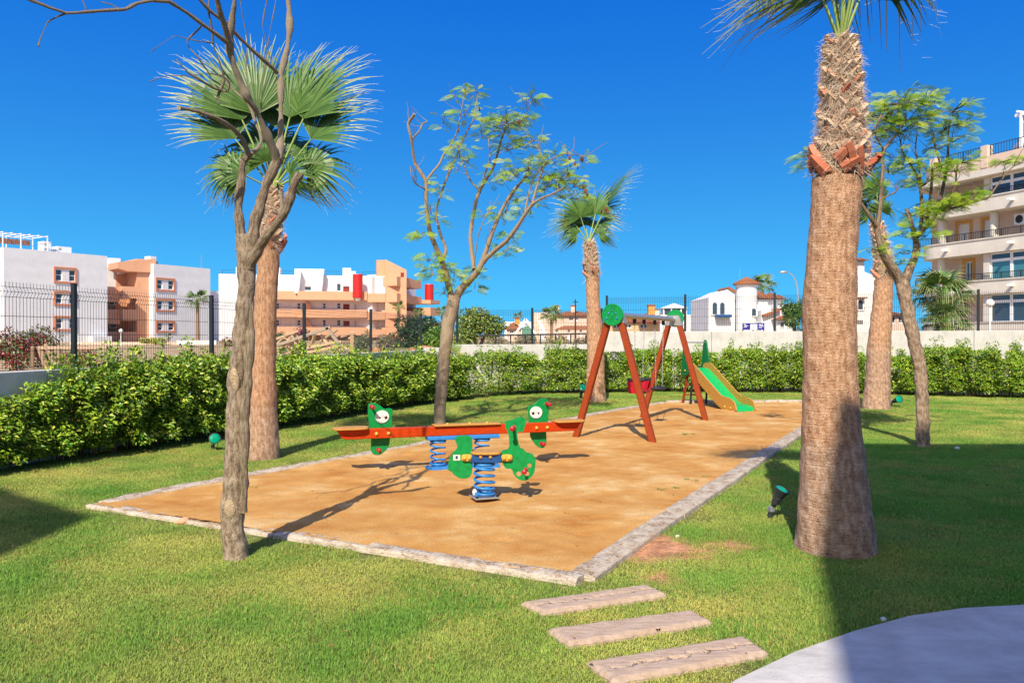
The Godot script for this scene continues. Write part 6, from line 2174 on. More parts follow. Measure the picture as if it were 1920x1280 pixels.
func make_outside_things() -> void:
	frond_meshes = [frond_mesh(1, 30, 4.2, 0.95, 0.75, 0.35), frond_mesh(2, 28, 4.0, 0.9, 0.7, 0.5), frond_mesh(3, 28, 3.6, 1.0, 0.8, 0.2), frond_mesh(4, 28, 3.8, 0.9, 0.6, 0.9), frond_mesh(5, 22, 3.4, 0.85, 0.5, 1.2, true)]
	# palms beyond the fence
	small_palm("small fan palm on a thin trunk before the white block", 80.0, 370.0, 563.0, 655.0, 7.0, 1.0, 12)
	small_palm("fan palm with a round crown before the pink house", 95.0, 1034.0, 592.0, 640.0, 6.0, 1.15, 16)
	small_palm("small palm in front of the orange balconies", 120.0, 747.0, 576.0, 640.0, 4.0, 0.85, 12)
	small_palm("second small palm by the orange balconies, partly behind a bush", 120.0, 786.0, 588.0, 640.0, 4.0, 0.85, 12)
	small_palm("slim dark palm beside the trunk of the feathery tree", 110.0, 828.0, 585.0, 645.0, 4.0, 0.8, 12)
	small_palm("tiny far palm above the brown roof", 190.0, 971.0, 594.0, 640.0, 3.0, 1.1, 12)
	small_palm("palm crown rising behind the villa turret", 88.0, 1430.0, 537.0, 620.0, 6.0, 1.3, 14)
	small_palm("bushy fan palm with a dry brown skirt before the beige flats", 34.0, 1766.0, 556.0, 640.0, 22.0, 1.05, 22, 12)
	# a second tier of fronds low on the bushy palm
	small_palm("low bushy fan palm at the foot of the skirted palm", 33.0, 1772.0, 604.0, 645.0, 16.0, 0.85, 20)
	small_palm("little spiky palm against the white block", 85.0, 315.0, 632.0, 645.0, 4.0, 0.4, 8)
	# bushes and trees beyond the fence
	bush("carob_tree", "dark round tree before the orange flats", "tree", 52.0, 778.0, 592.0, 660.0, 56.0, 5200, lin(72, 100, 58), lin(44, 70, 42), 0.2, Color(0, 0, 0), 0.0, 0.12)
	bush("bush", "light green bush between the dark tree and the slender trunk", "bush", 48.0, 812.0, 613.0, 658.0, 28.0, 2400, lin(128, 160, 60), lin(80, 120, 44), 0.15)
	bush("round_tree", "broad light green tree behind the fence corner", "tree", 44.0, 896.0, 575.0, 655.0, 54.0, 5600, lin(150, 166, 62), lin(84, 116, 46), 0.17, lin(176, 178, 120), 0.06, 0.1)
	bush("bush", "grey-green olive bush beside the leaning timber frame", "bush", 40.0, 676.0, 620.0, 662.0, 22.0, 1700, lin(140, 148, 110), lin(110, 122, 88), 0.1)
	bush("bush", "dusty pale shrub at the foot of the dark tree", "bush", 42.0, 722.0, 625.0, 662.0, 18.0, 1300, lin(170, 160, 130), lin(120, 124, 92), 0.1)
	bush("bush", "green bush behind the leafless tree's palm neighbour", "bush", 40.0, 520.0, 618.0, 662.0, 14.0, 900, lin(110, 132, 84), lin(80, 104, 66), 0.1)
	bush("flowering_bush", "magenta bougainvillea behind the leaning timber frame", "bush", 45.0, 560.0, 614.0, 642.0, 20.0, 1200, lin(90, 110, 60), lin(70, 96, 50), 0.13, lin(176, 60, 112), 0.6)
	bush("flowering_bush", "dusky pink bougainvillea beside the white block's corner", "bush", 60.0, 432.0, 630.0, 660.0, 16.0, 900, lin(100, 90, 60), lin(80, 80, 50), 0.16, lin(160, 74, 92), 0.75)
	bush("flowering_bush", "red-leaved bougainvillea hedge behind the mesh fence", "bush", 17.0, 24.0, 612.0, 690.0, 60.0, 2600, lin(116, 130, 74), lin(92, 110, 60), 0.075, lin(150, 44, 56), 0.5)
	bush("flowering_bush", "leggy bougainvillea with dark dry tips behind the mesh fence", "bush", 18.5, 88.0, 608.0, 690.0, 40.0, 1500, lin(128, 136, 86), lin(104, 118, 70), 0.07, lin(122, 62, 52), 0.35)
	bush("flowering_bush", "sparse rusty-red bush behind the first fence post", "bush", 18.0, 150.0, 645.0, 692.0, 34.0, 800, lin(130, 130, 86), lin(110, 116, 74), 0.065, lin(176, 92, 70), 0.45)
	bush("bush", "dense green garden tree beside the villa annex", "tree", 55.0, 1494.0, 556.0, 622.0, 32.0, 3400, lin(96, 132, 50), lin(56, 92, 38), 0.17, Color(0, 0, 0), 0.0, 0.1)
	for q in [[985.0, 636.0, 22.0, "grey scrub along the bank behind the low railing"], [1040.0, 637.0, 30.0, "dry grey scrub below the pink house"], [930.0, 640.0, 24.0, "low grey scrub under the broad light green tree"], [1100.0, 640.0, 26.0, "brown scrub beside the palm behind the swing"]]:
		bush("scrub", q[3], "bush", 38.0, q[0], q[1] - 8.0, q[1] + 14.0, q[2], 900, lin(160, 144, 116), lin(120, 122, 92), 0.1)
	# dirt mounds
	for q in [[790.0, 52.0, 38.0, 648.0, "mound of pale earth behind the fence corner"], [705.0, 46.0, 16.0, 652.0, "small heap of pale rubble beside the leaning timber frame"]]:
		var d: float = q[1] * 0.6
		var c := P(q[0], 660.0, d)
		c.y = 0.8
		var t := thing("earth_mound", q[4], "mound", c)
		var mb := MB.new()
		var nz := FastNoiseLite.new()
		nz.frequency = 0.9
		var k := 0
		var rx: float = q[2] / FP * d * 1.4
		var hh := P(q[0], q[3], d).y - 0.8
		for j in 15:
			for i2 in 29:
				var a := TAU * i2 / 28.0
				var rr := j / 14.0
				var p := c + Vector3(cos(a) * rr * rx, 0, sin(a) * rr * rx * 0.6)
				p.y += maxf(0.0, hh * (1.0 - rr * rr) * (1.0 + 0.5 * nz.get_noise_2d(p.x * 2.0, p.z * 2.0))) - 0.03
				mb.vert(p, Vector3.UP)
		for j in 14:
			for i2 in 28:
				k = j * 29 + i2
				mb._idx(k, k + 1, k + 30, Vector3.UP)
				mb._idx(k, k + 30, k + 29, Vector3.UP)
		var st := MB.new()
		for e in range(0, mb.i.size(), 3):
			st.tri_o(mb.v[mb.i[e]], mb.v[mb.i[e + 1]], mb.v[mb.i[e + 2]], Vector3.UP)
		part(st, "earth", M.mound, t)
	# leaning frame of old timber
	var d := 27.0
	var base := P(600.0, 660.0, d)
	base.y = 0.8
	var tf := thing("timber_pile", "collapsed frame of pale old timber leaning behind the fence", "timber", base)
	var beams := [[[505, 652], [620, 613], 0.0, 0.13], [[505, 640], [560, 620], 0.5, 0.1], [[612, 614], [640, 650], 0.0, 0.13], [[596, 620], [622, 655], 0.3, 0.1], [[540, 636], [552, 662], 0.2, 0.11], [[575, 652], [640, 640], 0.1, 0.1], [[560, 664], [638, 648], -0.3, 0.12], [[520, 660], [545, 632], 0.6, 0.1], [[600, 640], [632, 618], 0.7, 0.09], [[580, 665], [590, 626], 0.8, 0.1], [[620, 660], [655, 652], -0.2, 0.1], [[600, 650], [660, 650], 0.9, 0.09], [[659, 660], [660, 622], 0.5, 0.12], [[640, 632], [660, 624], 0.6, 0.08], [[545, 650], [600, 645], 0.9, 0.08], [[512, 662], [600, 655], 0.3, 0.1], [[625, 630], [650, 630], 0.9, 0.08]]
	for q in beams:
		var mb := MB.new()
		mb.col = vary(lin(206, 176, 140), 0.2)
		if q[3] > 0.12:
			mb.col = lin(176, 160, 140)
		mb.bar(P(q[0][0], q[0][1], d + q[2]), P(q[1][0], q[1][1], d + q[2] * 0.6), q[3], q[3] * 0.8, 0.006)
		part(mb, "beam", M.timber, tf)
	for k in 16:
		var mb := MB.new()
		mb.col = vary(lin(212, 182, 146), 0.2)
		var u := rng.randf_range(520, 655)
		var v := rng.randf_range(630, 660)
		var a := rng.randf_range(-0.5, 0.5) + (1.3 if k % 3 == 0 else -0.35)
		var h := rng.randf_range(10, 24)
		mb.bar(P(u - cos(a) * h, v - sin(a) * h, d + rng.randf() * 1.2), P(u + cos(a) * h, v + sin(a) * h, d + rng.randf() * 1.2), 0.09, 0.06, 0.005)
		part(mb, "beam", M.timber, tf)
	# trestle of rough timber behind the near fence
	d = 15.0
	base = P(100.0, 690.0, d)
	base.y = 0.8
	tf = thing("timber_trestle", "rough pale timber trestle with a long rail behind the first fence post", "trestle", base)
	for q in [[[70, 652], [200, 652], 0.06], [[107, 652], [110, 692], 0.1], [[72, 650], [88, 694], 0.08], [[84, 645], [104, 694], 0.07], [[60, 650], [58, 694], 0.06]]:
		var mb := MB.new()
		mb.col = vary(lin(190, 164, 138), 0.18)
		mb.bar(P(q[0][0], q[0][1], d), P(q[1][0], q[1][1], d + 0.1), q[2], q[2], 0.005)
		part(mb, "beam", M.timber, tf)
	# low boundary wall and railing in the distance
	var f := Fac.new(Vector2((130.0 - 960.0) / FP * 70.0, 70.0), Vector2((400.0 - 960.0) / FP * 70.0, 70.0))
	var w := thing("boundary_wall", "low pinkish street wall in front of the white flats", "wall", f.pt(f.ln * 0.5, 0.8, 0))
	piece(w, "wall", "pink", f, f.s(130.0), 0.7, f.s(330.0), f.y(200.0, 641.0), -0.2, 0.0)
	piece(w, "white_wall", "white", f, f.s(330.0) + 0.01, 0.7, f.s(405.0), f.y(200.0, 640.0) + 0.1, -0.2, 0.0)
	var hb := thing("clipped_hedge", "pale clipped garden hedge beside the orange porch", "hedge", f.pt(f.s(295.0), 0.8, 1.0))
	var mb2 := MB.new()
	for k in 1400:
		var p := f.pt(lerpf(f.s(274.0), f.s(318.0), rng.randf()), rng.randf_range(0.9, 1.35), 0.6 + rng.randf() * 0.8)
		mb2.col = vary(lin(190, 190, 110), 0.2)
		mb2.blade_leaf(p, Vector3(rng.randf_range(-1, 1), rng.randf_range(-0.3, 1), rng.randf_range(-1, 1)).normalized(), Vector3(0.1, 1, 0.3).normalized(), 0.16, 0.1)
	part(mb2, "foliage", M.leaf, hb)
	f = Fac.new(Vector2((900.0 - 960.0) / FP * 34.0, 34.0), Vector2((1130.0 - 960.0) / FP * 33.0, 33.0))
	w = thing("pipe_railing", "low brown pipe railing beyond the fence and the scrub", "railing", f.pt(f.ln * 0.5, 0.8, 0))
	var rl := MB.new()
	rl.tube([f.pt(0, f.y(900.0, 629.0), 0), f.pt(f.ln, f.y(1130.0, 625.0), 0)], [0.035, 0.035], 6)
	part(rl, "rail", M.iron, w)
	for k in 9:
		rl = MB.new()
		var s := lerpf(0.05, f.ln - 0.05, k / 8.0)
		rl.tube([f.pt(s, 0.75, 0), f.pt(s, 1.6, 0)], [0.03, 0.03], 6)
		part(rl, "post", M.iron, w)
	# lamps
	var lp := P(1497.0, 640.0, 76.0)
	lp.y = 0.8
	var sl := thing("street_lamp", "tall curved grey street lamp behind the green garden tree", "street lamp", lp)
	var pole := MB.new()
	pole.tube([Vector3(lp.x, 0.8, lp.z), P(1497.0, 580.0, 76.0), P(1496.0, 545.0, 76.0), P(1493.5, 530.0, 76.0), P(1488.0, 518.0, 76.0), P(1480.0, 511.0, 76.0)], [0.11, 0.09, 0.07, 0.06, 0.05, 0.05], 8)
	part(pole, "pole", M.steel, sl)
	pole = MB.new()
	pole.ball(P(1470.0, 510.0, 76.0), Vector3(0.42, 0.13, 0.2), 14, 8)
	part(pole, "lamp_head", M.steel, sl)
	for q in [[226.0, 620.0, 60.0, 644.0, "white globe lamp before the orange stair tower", 0.15], [1857.0, 568.0, 26.0, 617.0, "white globe lamp on a post before the beige flats", 0.13]]:
		lp = P(q[0], q[3], q[2])
		lp.y = 0.8
		var gl := thing("globe_lamp", q[4], "garden lamp", lp)
		pole = MB.new()
		var tp := P(q[0], q[1], q[2])
		pole.tube([lp, tp], [0.03, 0.025], 7)
		part(pole, "post", M.frame, gl)
		pole = MB.new()
		pole.ball(tp, Vector3.ONE * q[5], 14, 10)
		part(pole, "globe", M.lamp_globe, gl)
	# dark wooden pole with a wire in front of the pink house
	lp = P(1079.0, 640.0, 80.0)
	lp.y = 0.8
	var up := thing("utility_pole", "thin grey utility pole before the pink house", "pole", lp)
	pole = MB.new()
	pole.tube([lp, P(1079.0, 561.0, 80.0)], [0.1, 0.06], 7)
	part(pole, "pole", M.iron, up)
	pole = MB.new()
	pole.bar(P(1074.0, 566.0, 80.0), P(1084.0, 566.0, 80.0), 0.06, 0.08)
	part(pole, "crossarm", M.iron, up)

# ---------- play equipment ----------
func poly_px(pts: Array, sc: float, ox: float, oy: float) -> PackedVector2Array:
	# an outline given in enlarged picture units, with (ox, oy) as its origin; y turned up
	var r := PackedVector2Array()
	for p in pts:
		r.append(Vector2((p[0] - ox) * sc, (oy - p[1]) * sc))
	return smooth(r)

func smooth(p: PackedVector2Array) -> PackedVector2Array:
	# one round of corner cutting
	var r := PackedVector2Array()
	for k in p.size():
		var a := p[k]
		var b := p[(k + 1) % p.size()]
		r.append(a.lerp(b, 0.22))
		r.append(a.lerp(b, 0.78))
	return r

func knob(nm: String, m: String, p: Vector3, axis: Vector3, r: float, parent: Node) -> void:
	# a rounded cap on a flat base, standing on p along axis
	var x := axis.cross(Vector3(0.3, 0.9, 0.2)).normalized()
	var tr := Transform3D(Basis(x, axis, x.cross(axis)), p)
	var mb := MB.new()
	mb.lathe([Vector2(r, 0), Vector2(r, r * 0.3), Vector2(r * 0.92, r * 0.62), Vector2(r * 0.7, r * 0.9), Vector2(r * 0.38, r * 1.06), Vector2(0, r * 1.1)], tr, 14)
	part(mb, nm, M[m], parent)

func handle(p: Vector3, axis: Vector3, l: float, r: float, parent: Node) -> void:
	# a red grip: a short stem with a ball end
	var x := axis.cross(Vector3(0.3, 0.9, 0.2)).normalized()
	var tr := Transform3D(Basis(x, axis, x.cross(axis)), p)
	var mb := MB.new()
	mb.lathe([Vector2(r * 0.95, 0), Vector2(r * 0.95, r * 0.25), Vector2(r * 0.62, r * 0.3), Vector2(r * 0.62, l - r * 1.6), Vector2(r * 0.9, l - r * 1.2), Vector2(r, l - r * 0.6), Vector2(r * 0.8, l - r * 0.2), Vector2(r * 0.4, l), Vector2(0, l + r * 0.05)], tr, 14)
	part(mb, "hand_grip", M.red_knob, parent)

func spring(parent: Node, c: Vector3, y0: float, y1: float, r: float, wire: float, turns: float, m := "blue") -> void:
	var pts := []
	var rad := []
	var n := int(turns * 20)
	for k in n + 1:
		var t := float(k) / n
		var e := clampf(minf(t, 1.0 - t) * turns, 0.0, 1.0)
		# flat end coils, open coils between
		var y := lerpf(y0, y1, t)
		if t * turns < 1.0:
			y = y0 + wire + (t * turns) * wire * 1.4
		elif (1.0 - t) * turns < 1.0:
			y = y1 - wire - ((1.0 - t) * turns) * wire * 1.4
		else:
			y = lerpf(y0 + wire * 2.4, y1 - wire * 2.4, (t * turns - 1.0) / (turns - 2.0))
		var a := TAU * turns * t + 2.2
		pts.append(c + Vector3(cos(a) * r, y - c.y, sin(a) * r))
		rad.append(wire)
	var mb := MB.new()
	mb.tube(pts, rad, 9)
	part(mb, "coil_spring", M[m], parent)

func make_play() -> void:
	make_seesaw()
	make_spring_rider()
	make_swing()
	make_slide()

func make_seesaw() -> void:
	var ca := P(627, 815, 8.76)
	var cb := P(1090, 798, 9.64)
	var y := 0.47
	var al := Vector3(cb.x - ca.x, 0, cb.z - ca.z)
	var ln := al.length()
	al = al.normalized()
	var fr := Vector3(-al.z, 0, al.x)
	if fr.z < 0:
		fr = -fr
	var mid := Vector3((ca.x + cb.x) * 0.5, 0, (ca.z + cb.z) * 0.5)
	var foot := mid - al * 0.02
	foot.y = 0.03
	var t := thing("spring_seesaw", "orange-red spring seesaw with green animal-face panels on the sand", "seesaw", foot)
	var at := func(s: float, yy: float, o: float) -> Vector3: return Vector3(mid.x, yy, mid.z) + al * s + fr * o
	var h := 0.108
	var th := 0.095
	var bs := Basis(al, Vector3.UP, fr)
	# beam with cut-away undersides at both ends
	var half := ln * 0.5
	var e := 0.36
	var prof := PackedVector2Array([Vector2(-half + 0.02, h * 0.45), Vector2(-half + 0.07, -h * 0.35), Vector2(-half + 0.12, -h * 0.5), Vector2(half - 0.12, -h * 0.5), Vector2(half - 0.07, -h * 0.35), Vector2(half - 0.02, h * 0.45), Vector2(half - 0.06, h * 0.5), Vector2(-half + 0.06, h * 0.5)])
	var mb := MB.new()
	mb.extrude(prof, th, Transform3D(bs, at.call(0.0, y, 0.0)), 0.006)
	part(mb, "beam", M.orange_paint, t)
	# seats at the ends and a board over the middle
	for sg in [-1.0, 1.0]:
		mb = MB.new()
		var sp := PackedVector2Array()
		for k in 20:
			var a := TAU * k / 20.0
			sp.append(Vector2(signf(cos(a)) * pow(absf(cos(a)), 0.5) * 0.195, signf(sin(a)) * pow(absf(sin(a)), 0.5) * 0.13))
		mb.extrude(sp, 0.02, Transform3D(Basis(al, fr, Vector3.UP), at.call(sg * (half - 0.17), y + h * 0.5 + 0.012, 0.0)), 0.004)
		part(mb, "seat", M.ochre, t)
		mb = MB.new()
		mb.extrude(PackedVector2Array([Vector2(-0.16, 0.0), Vector2(0.16, 0.0), Vector2(0.1, -0.045), Vector2(0.0, -0.06), Vector2(-0.1, -0.045)]), 0.012, Transform3D(bs, at.call(sg * (half - 0.17), y + h * 0.5 - 0.002, th * 0.5 + 0.014)), 0.003)
		part(mb, "seat_bracket", M.orange_paint, t)
	mb = MB.new()
	mb.bbox(Transform3D(bs, at.call(0.03, y + h * 0.5 + 0.011, 0.0)), Vector3(0.78, 0.018, 0.16), 0.004)
	part(mb, "cover_board", M.ochre, t)
	for s in [-0.2, 0.06, 0.27]:
		knob("bolt_cap", "yellow", at.call(s, y + h * 0.5 + 0.02, 0.03), Vector3.UP, 0.017, t)
	# blue steel channels, springs, ground clamps
	mb = MB.new()
	mb.bbox(Transform3D(bs, at.call(-0.02, y - h * 0.5 - 0.02, 0.02)), Vector3(0.84, 0.042, 0.17), 0.006)
	part(mb, "top_channel", M.blue, t)
	mb = MB.new()
	var gp := PackedVector2Array([Vector2(-0.43, 0.03), Vector2(-0.4, -0.015), Vector2(0.4, -0.015), Vector2(0.43, 0.03), Vector2(0.4, 0.04), Vector2(-0.4, 0.04)])
	mb.extrude(gp, 0.17, Transform3D(bs, at.call(-0.02, 0.035, 0.02)), 0.004)
	part(mb, "ground_channel", M.blue, t)
	for s in [-0.31, 0.21]:
		var c: Vector3 = at.call(s, 0.0, 0.02)
		spring(t, Vector3(c.x, 0.0, c.z), 0.078, y - h * 0.5 - 0.042, 0.082, 0.0105, 5.6)
		mb = MB.new()
		mb.bbox(Transform3D(bs, Vector3(c.x, 0.082, c.z) - al * 0.085), Vector3(0.035, 0.04, 0.05), 0.005)
		part(mb, "clamp", M.steel, t)
		mb = MB.new()
		mb.bbox(Transform3D(bs, Vector3(c.x, y - h * 0.5 - 0.05, c.z) + al * 0.02), Vector3(0.15, 0.022, 0.05), 0.004)
		part(mb, "clamp", M.rubber, t)
	# the two animal panels behind the beam
	var k2 := 8.76 / FP / 8.0
	var left := poly_px([[545, 180], [560, 145], [640, 138], [720, 168], [800, 238], [870, 225], [922, 235], [930, 300], [908, 350], [920, 420], [915, 520], [890, 660], [875, 800], [800, 900], [710, 945], [630, 930], [590, 870], [600, 660], [570, 520], [550, 330]], k2, 740, 595)
	var k3 := 9.4 / FP / 5.817
	var right := poly_px([[935, 125], [1000, 122], [1060, 62], [1120, 45], [1172, 70], [1178, 200], [1165, 310], [1145, 400], [1152, 550], [1130, 590], [1085, 605], [1030, 570], [960, 480], [957, 400], [950, 310], [935, 220]], k3, 1055, 362)
	var sl := (P(714, 815, 8.93) - mid).dot(al)
	var sr := (P(1012, 800, 9.49) - mid).dot(al)
	for q in [[left, sl, -0.06, 0.105, -0.075, 0.17, -0.025, -0.115, -0.3, 0.305, -0.225], [right, sr, 0.045, 0.115, 0.045, 0.148, 0.0, 0.0, 0.0, 0.0, 0.0]]:
		var po: Vector3 = at.call(q[1], y, -th * 0.5 - 0.012)
		mb = MB.new()
		mb.extrude(q[0], 0.02, Transform3D(bs, po), 0.003)
		var pan := part(mb, "animal_panel", M.green_panel, t)
		# white face with two eyes
		var is_left: bool = q[1] < 0.0
		var fc := po + fr * 0.016 + al * (0.022 if is_left else -0.04) + Vector3.UP * (0.172 if is_left else 0.168)
		var face := PackedVector2Array()
		for k in 24:
			var a := TAU * k / 24.0
			var rr := 0.078 * (1.0 + 0.1 * cos(a - (2.4 if is_left else 0.6)))
			face.append(Vector2(cos(a) * rr, sin(a) * rr * 0.92))
		mb = MB.new()
		mb.extrude(face, 0.012, Transform3D(bs, fc), 0.003)
		var fcn := part(mb, "face", M.white_plastic, pan)
		for ex in [[-0.034, 0.012], [0.036, 0.018]]:
			mb = MB.new()
			var big: float = ex[1] if is_left else 0.03 - ex[1]
			mb.lathe([Vector2(big, 0), Vector2(big, 0.003), Vector2(big * 0.7, 0.006), Vector2(0, 0.007)], Transform3D(Basis(al, fr, al.cross(fr)), fc + fr * 0.006 + al * ex[0] - Vector3.UP * 0.004), 14)
			part(mb, "eye", M.eye, pan)
		# grips and yellow bolt caps on the beam
		var sg := -1.0 if is_left else 1.0
		handle(po + fr * 0.01 + al * sg * (0.102 if is_left else 0.1) + Vector3.UP * (0.293 if is_left else 0.272), fr, 0.13, 0.024, t)
		handle(po + fr * 0.01 + al * (-0.026 if is_left else 0.035) - Vector3.UP * (0.19 if is_left else 0.2), fr, 0.1, 0.024, t)
		for o in [-0.06, 0.075]:
			knob("bolt_cap", "yellow", at.call(q[1] + o, y, th * 0.5), fr, 0.02, t)

func make_spring_rider() -> void:
	var d := 7.5
	var k := d / FP / 5.817
	var c := P(908, 940, d)
	c.y = 0.03
	var t := thing("spring_rider", "green animal spring rider on a single blue coil spring", "spring rider", c)
	var bs := Basis()
	var fr := Vector3(0, 0, 1)
	# base plate with bolts
	var mb := MB.new()
	mb.bbox(Transform3D(Basis(Vector3.UP, 0.35), Vector3(c.x, 0.045, c.z)), Vector3(0.24, 0.014, 0.22), 0.003)
	part(mb, "base_plate", M.steel, t)
	for q in [[-0.1, 0.09], [0.1, 0.09], [0.1, -0.09], [-0.1, -0.09]]:
		mb = MB.new()
		mb.lathe([Vector2(0.014, 0.05), Vector2(0.014, 0.068), Vector2(0.0, 0.07)], Transform3D(Basis(), Vector3(c.x, 0, c.z) + Vector3(q[0], 0, q[1]).rotated(Vector3.UP, 0.35)), 6)
		part(mb, "bolt", M.rubber, t)
	mb = MB.new()
	mb.ball(Vector3(c.x - 0.088, 0.09, c.z + 0.03), Vector3(0.025, 0.035, 0.022), 12, 8)
	part(mb, "clamp_cap", M.white_plastic, t)
	var ys := P(908, 868, d).y
	spring(t, Vector3(c.x, 0, c.z), 0.052, ys + 0.012, 0.092, 0.012, 6.4)
	# blue bracket: a trapezoid box under the seat
	var yb := ys + 0.012
	var yt := P(908, 850, d).y
	mb = MB.new()
	mb.extrude(PackedVector2Array([Vector2(-0.13, yt), Vector2(-0.145, yb + 0.01), Vector2(-0.1, yb + 0.003), Vector2(0.1, yb + 0.003), Vector2(0.145, yb + 0.01), Vector2(0.135, yt)]), 0.2, Transform3D(bs, Vector3(c.x + 0.02, 0, c.z)), 0.005)
	part(mb, "bracket", M.blue_dark, t)
	for q in [[-0.03], [0.06]]:
		knob("bolt_cap", "ochre", Vector3(c.x + q[0], (yb + yt) * 0.5 + 0.02, c.z + 0.1), fr, 0.017, t)
	mb = MB.new()
	var sp := PackedVector2Array()
	for j in 20:
		var a := TAU * j / 20.0
		sp.append(Vector2(signf(cos(a)) * pow(absf(cos(a)), 0.5) * 0.145, signf(sin(a)) * pow(absf(sin(a)), 0.6) * 0.13))
	mb.extrude(sp, 0.022, Transform3D(Basis(Vector3(1, 0, 0), Vector3(0, 0, -1), Vector3(0, 1, 0)), Vector3(c.x + 0.018, yt + 0.013, c.z)), 0.005)
	part(mb, "seat", M.ochre, t)
	# panels; the outlines are measured from the picture, origin at the spring's axis and the seat's row
	var ox := (908.0 - 830.0) * 5.817
	var oy := (850.0 - 740.0) * 5.817
	var o := Vector3(c.x, yt, c.z + 0.02)
	var tail := poly_px([[140, 450], [230, 440], [322, 448], [326, 640], [324, 850], [282, 905], [205, 914], [125, 872], [100, 835], [55, 815], [68, 710], [105, 630], [160, 580], [158, 545], [135, 490]], k, ox, oy)
	mb = MB.new()
	mb.extrude(tail, 0.022, Transform3D(bs, o), 0.003)
	var tp := part(mb, "tail_panel", M.green_panel, t)
	mb = MB.new()
	var st := Vector3((155.0 - ox) * k, (oy - 680.0) * k, 0.0125)
	mb.bb(o + st - Vector3(0.033, 0.026, 0.001), o + st + Vector3(0.033, 0.026, 0.001))
	var stk := part(mb, "sticker", M.white_plastic, tp)
	mb = MB.new()
	mb.bb(o + st + Vector3(-0.012, -0.014, 0.0012), o + st + Vector3(0.01, 0.016, 0.002))
	part(mb, "sticker_print", M.lamp_body, tp)
	var head := poly_px([[680, 300], [700, 280], [770, 268], [800, 245], [870, 240], [905, 262], [905, 310], [880, 402], [840, 402], [806, 392], [838, 575], [880, 585], [905, 622], [980, 640], [1018, 700], [1012, 745], [1002, 850], [930, 928], [850, 932], [780, 880], [752, 800], [690, 806], [650, 740], [640, 690], [640, 598], [728, 592], [722, 430], [688, 360]], k, ox, oy)
	var comb := CSGCombiner3D.new()
	comb.name = "head_panel"
	t.add_child(comb, true)
	comb.position = o - c
	var pg := CSGPolygon3D.new()
	pg.name = "panel_outline"
	pg.polygon = head
	pg.depth = 0.022
	pg.material = M.green_panel
	comb.add_child(pg)
	pg.position = Vector3(0, 0, 0.011)
	for q in [[830, 860, 28], [918, 858, 26], [947, 770, 25]]:
		var cy := CSGCylinder3D.new()
		cy.name = "eye_hole"
		cy.operation = CSGShape3D.OPERATION_SUBTRACTION
		cy.radius = q[2] * k
		cy.height = 0.1
		cy.sides = 20
		cy.material = M.green_panel
		comb.add_child(cy, true)
		cy.rotation.x = PI * 0.5
		cy.position = Vector3((q[0] - ox) * k, (oy - q[1]) * k, 0)
	# grips through the panel
	for q in [[775, 355], [905, 815]]:
		var p := o + Vector3((q[0] - ox) * k, (oy - q[1]) * k, 0.0)
		handle(p + Vector3(0, 0, 0.012), Vector3(-0.1, 0.04, 1).normalized(), 0.17, 0.024, t)
		handle(p - Vector3(0, 0, 0.012), Vector3(0, 0, -1), 0.15, 0.024, t)
	# yellow joint blocks with two caps each
	for q in [[268.0], [700.0]]:
		var p := o + Vector3((q[0] - ox) * k, (oy - 680.0) * k, 0.026)
		mb = MB.new()
		var pl := PackedVector2Array()
		for j in 20:
			var a := TAU * j / 20.0
			pl.append(Vector2(signf(cos(a)) * pow(absf(cos(a)), 0.55) * 0.052, signf(sin(a)) * pow(absf(sin(a)), 0.55) * 0.032))
		mb.extrude(pl, 0.028, Transform3D(bs, p), 0.006)
		part(mb, "joint_block", M.yellow, t)
		for s in [-0.024, 0.024]:
			knob("bolt_cap", "yellow", p + Vector3(s, 0, 0.014), fr, 0.019, t)

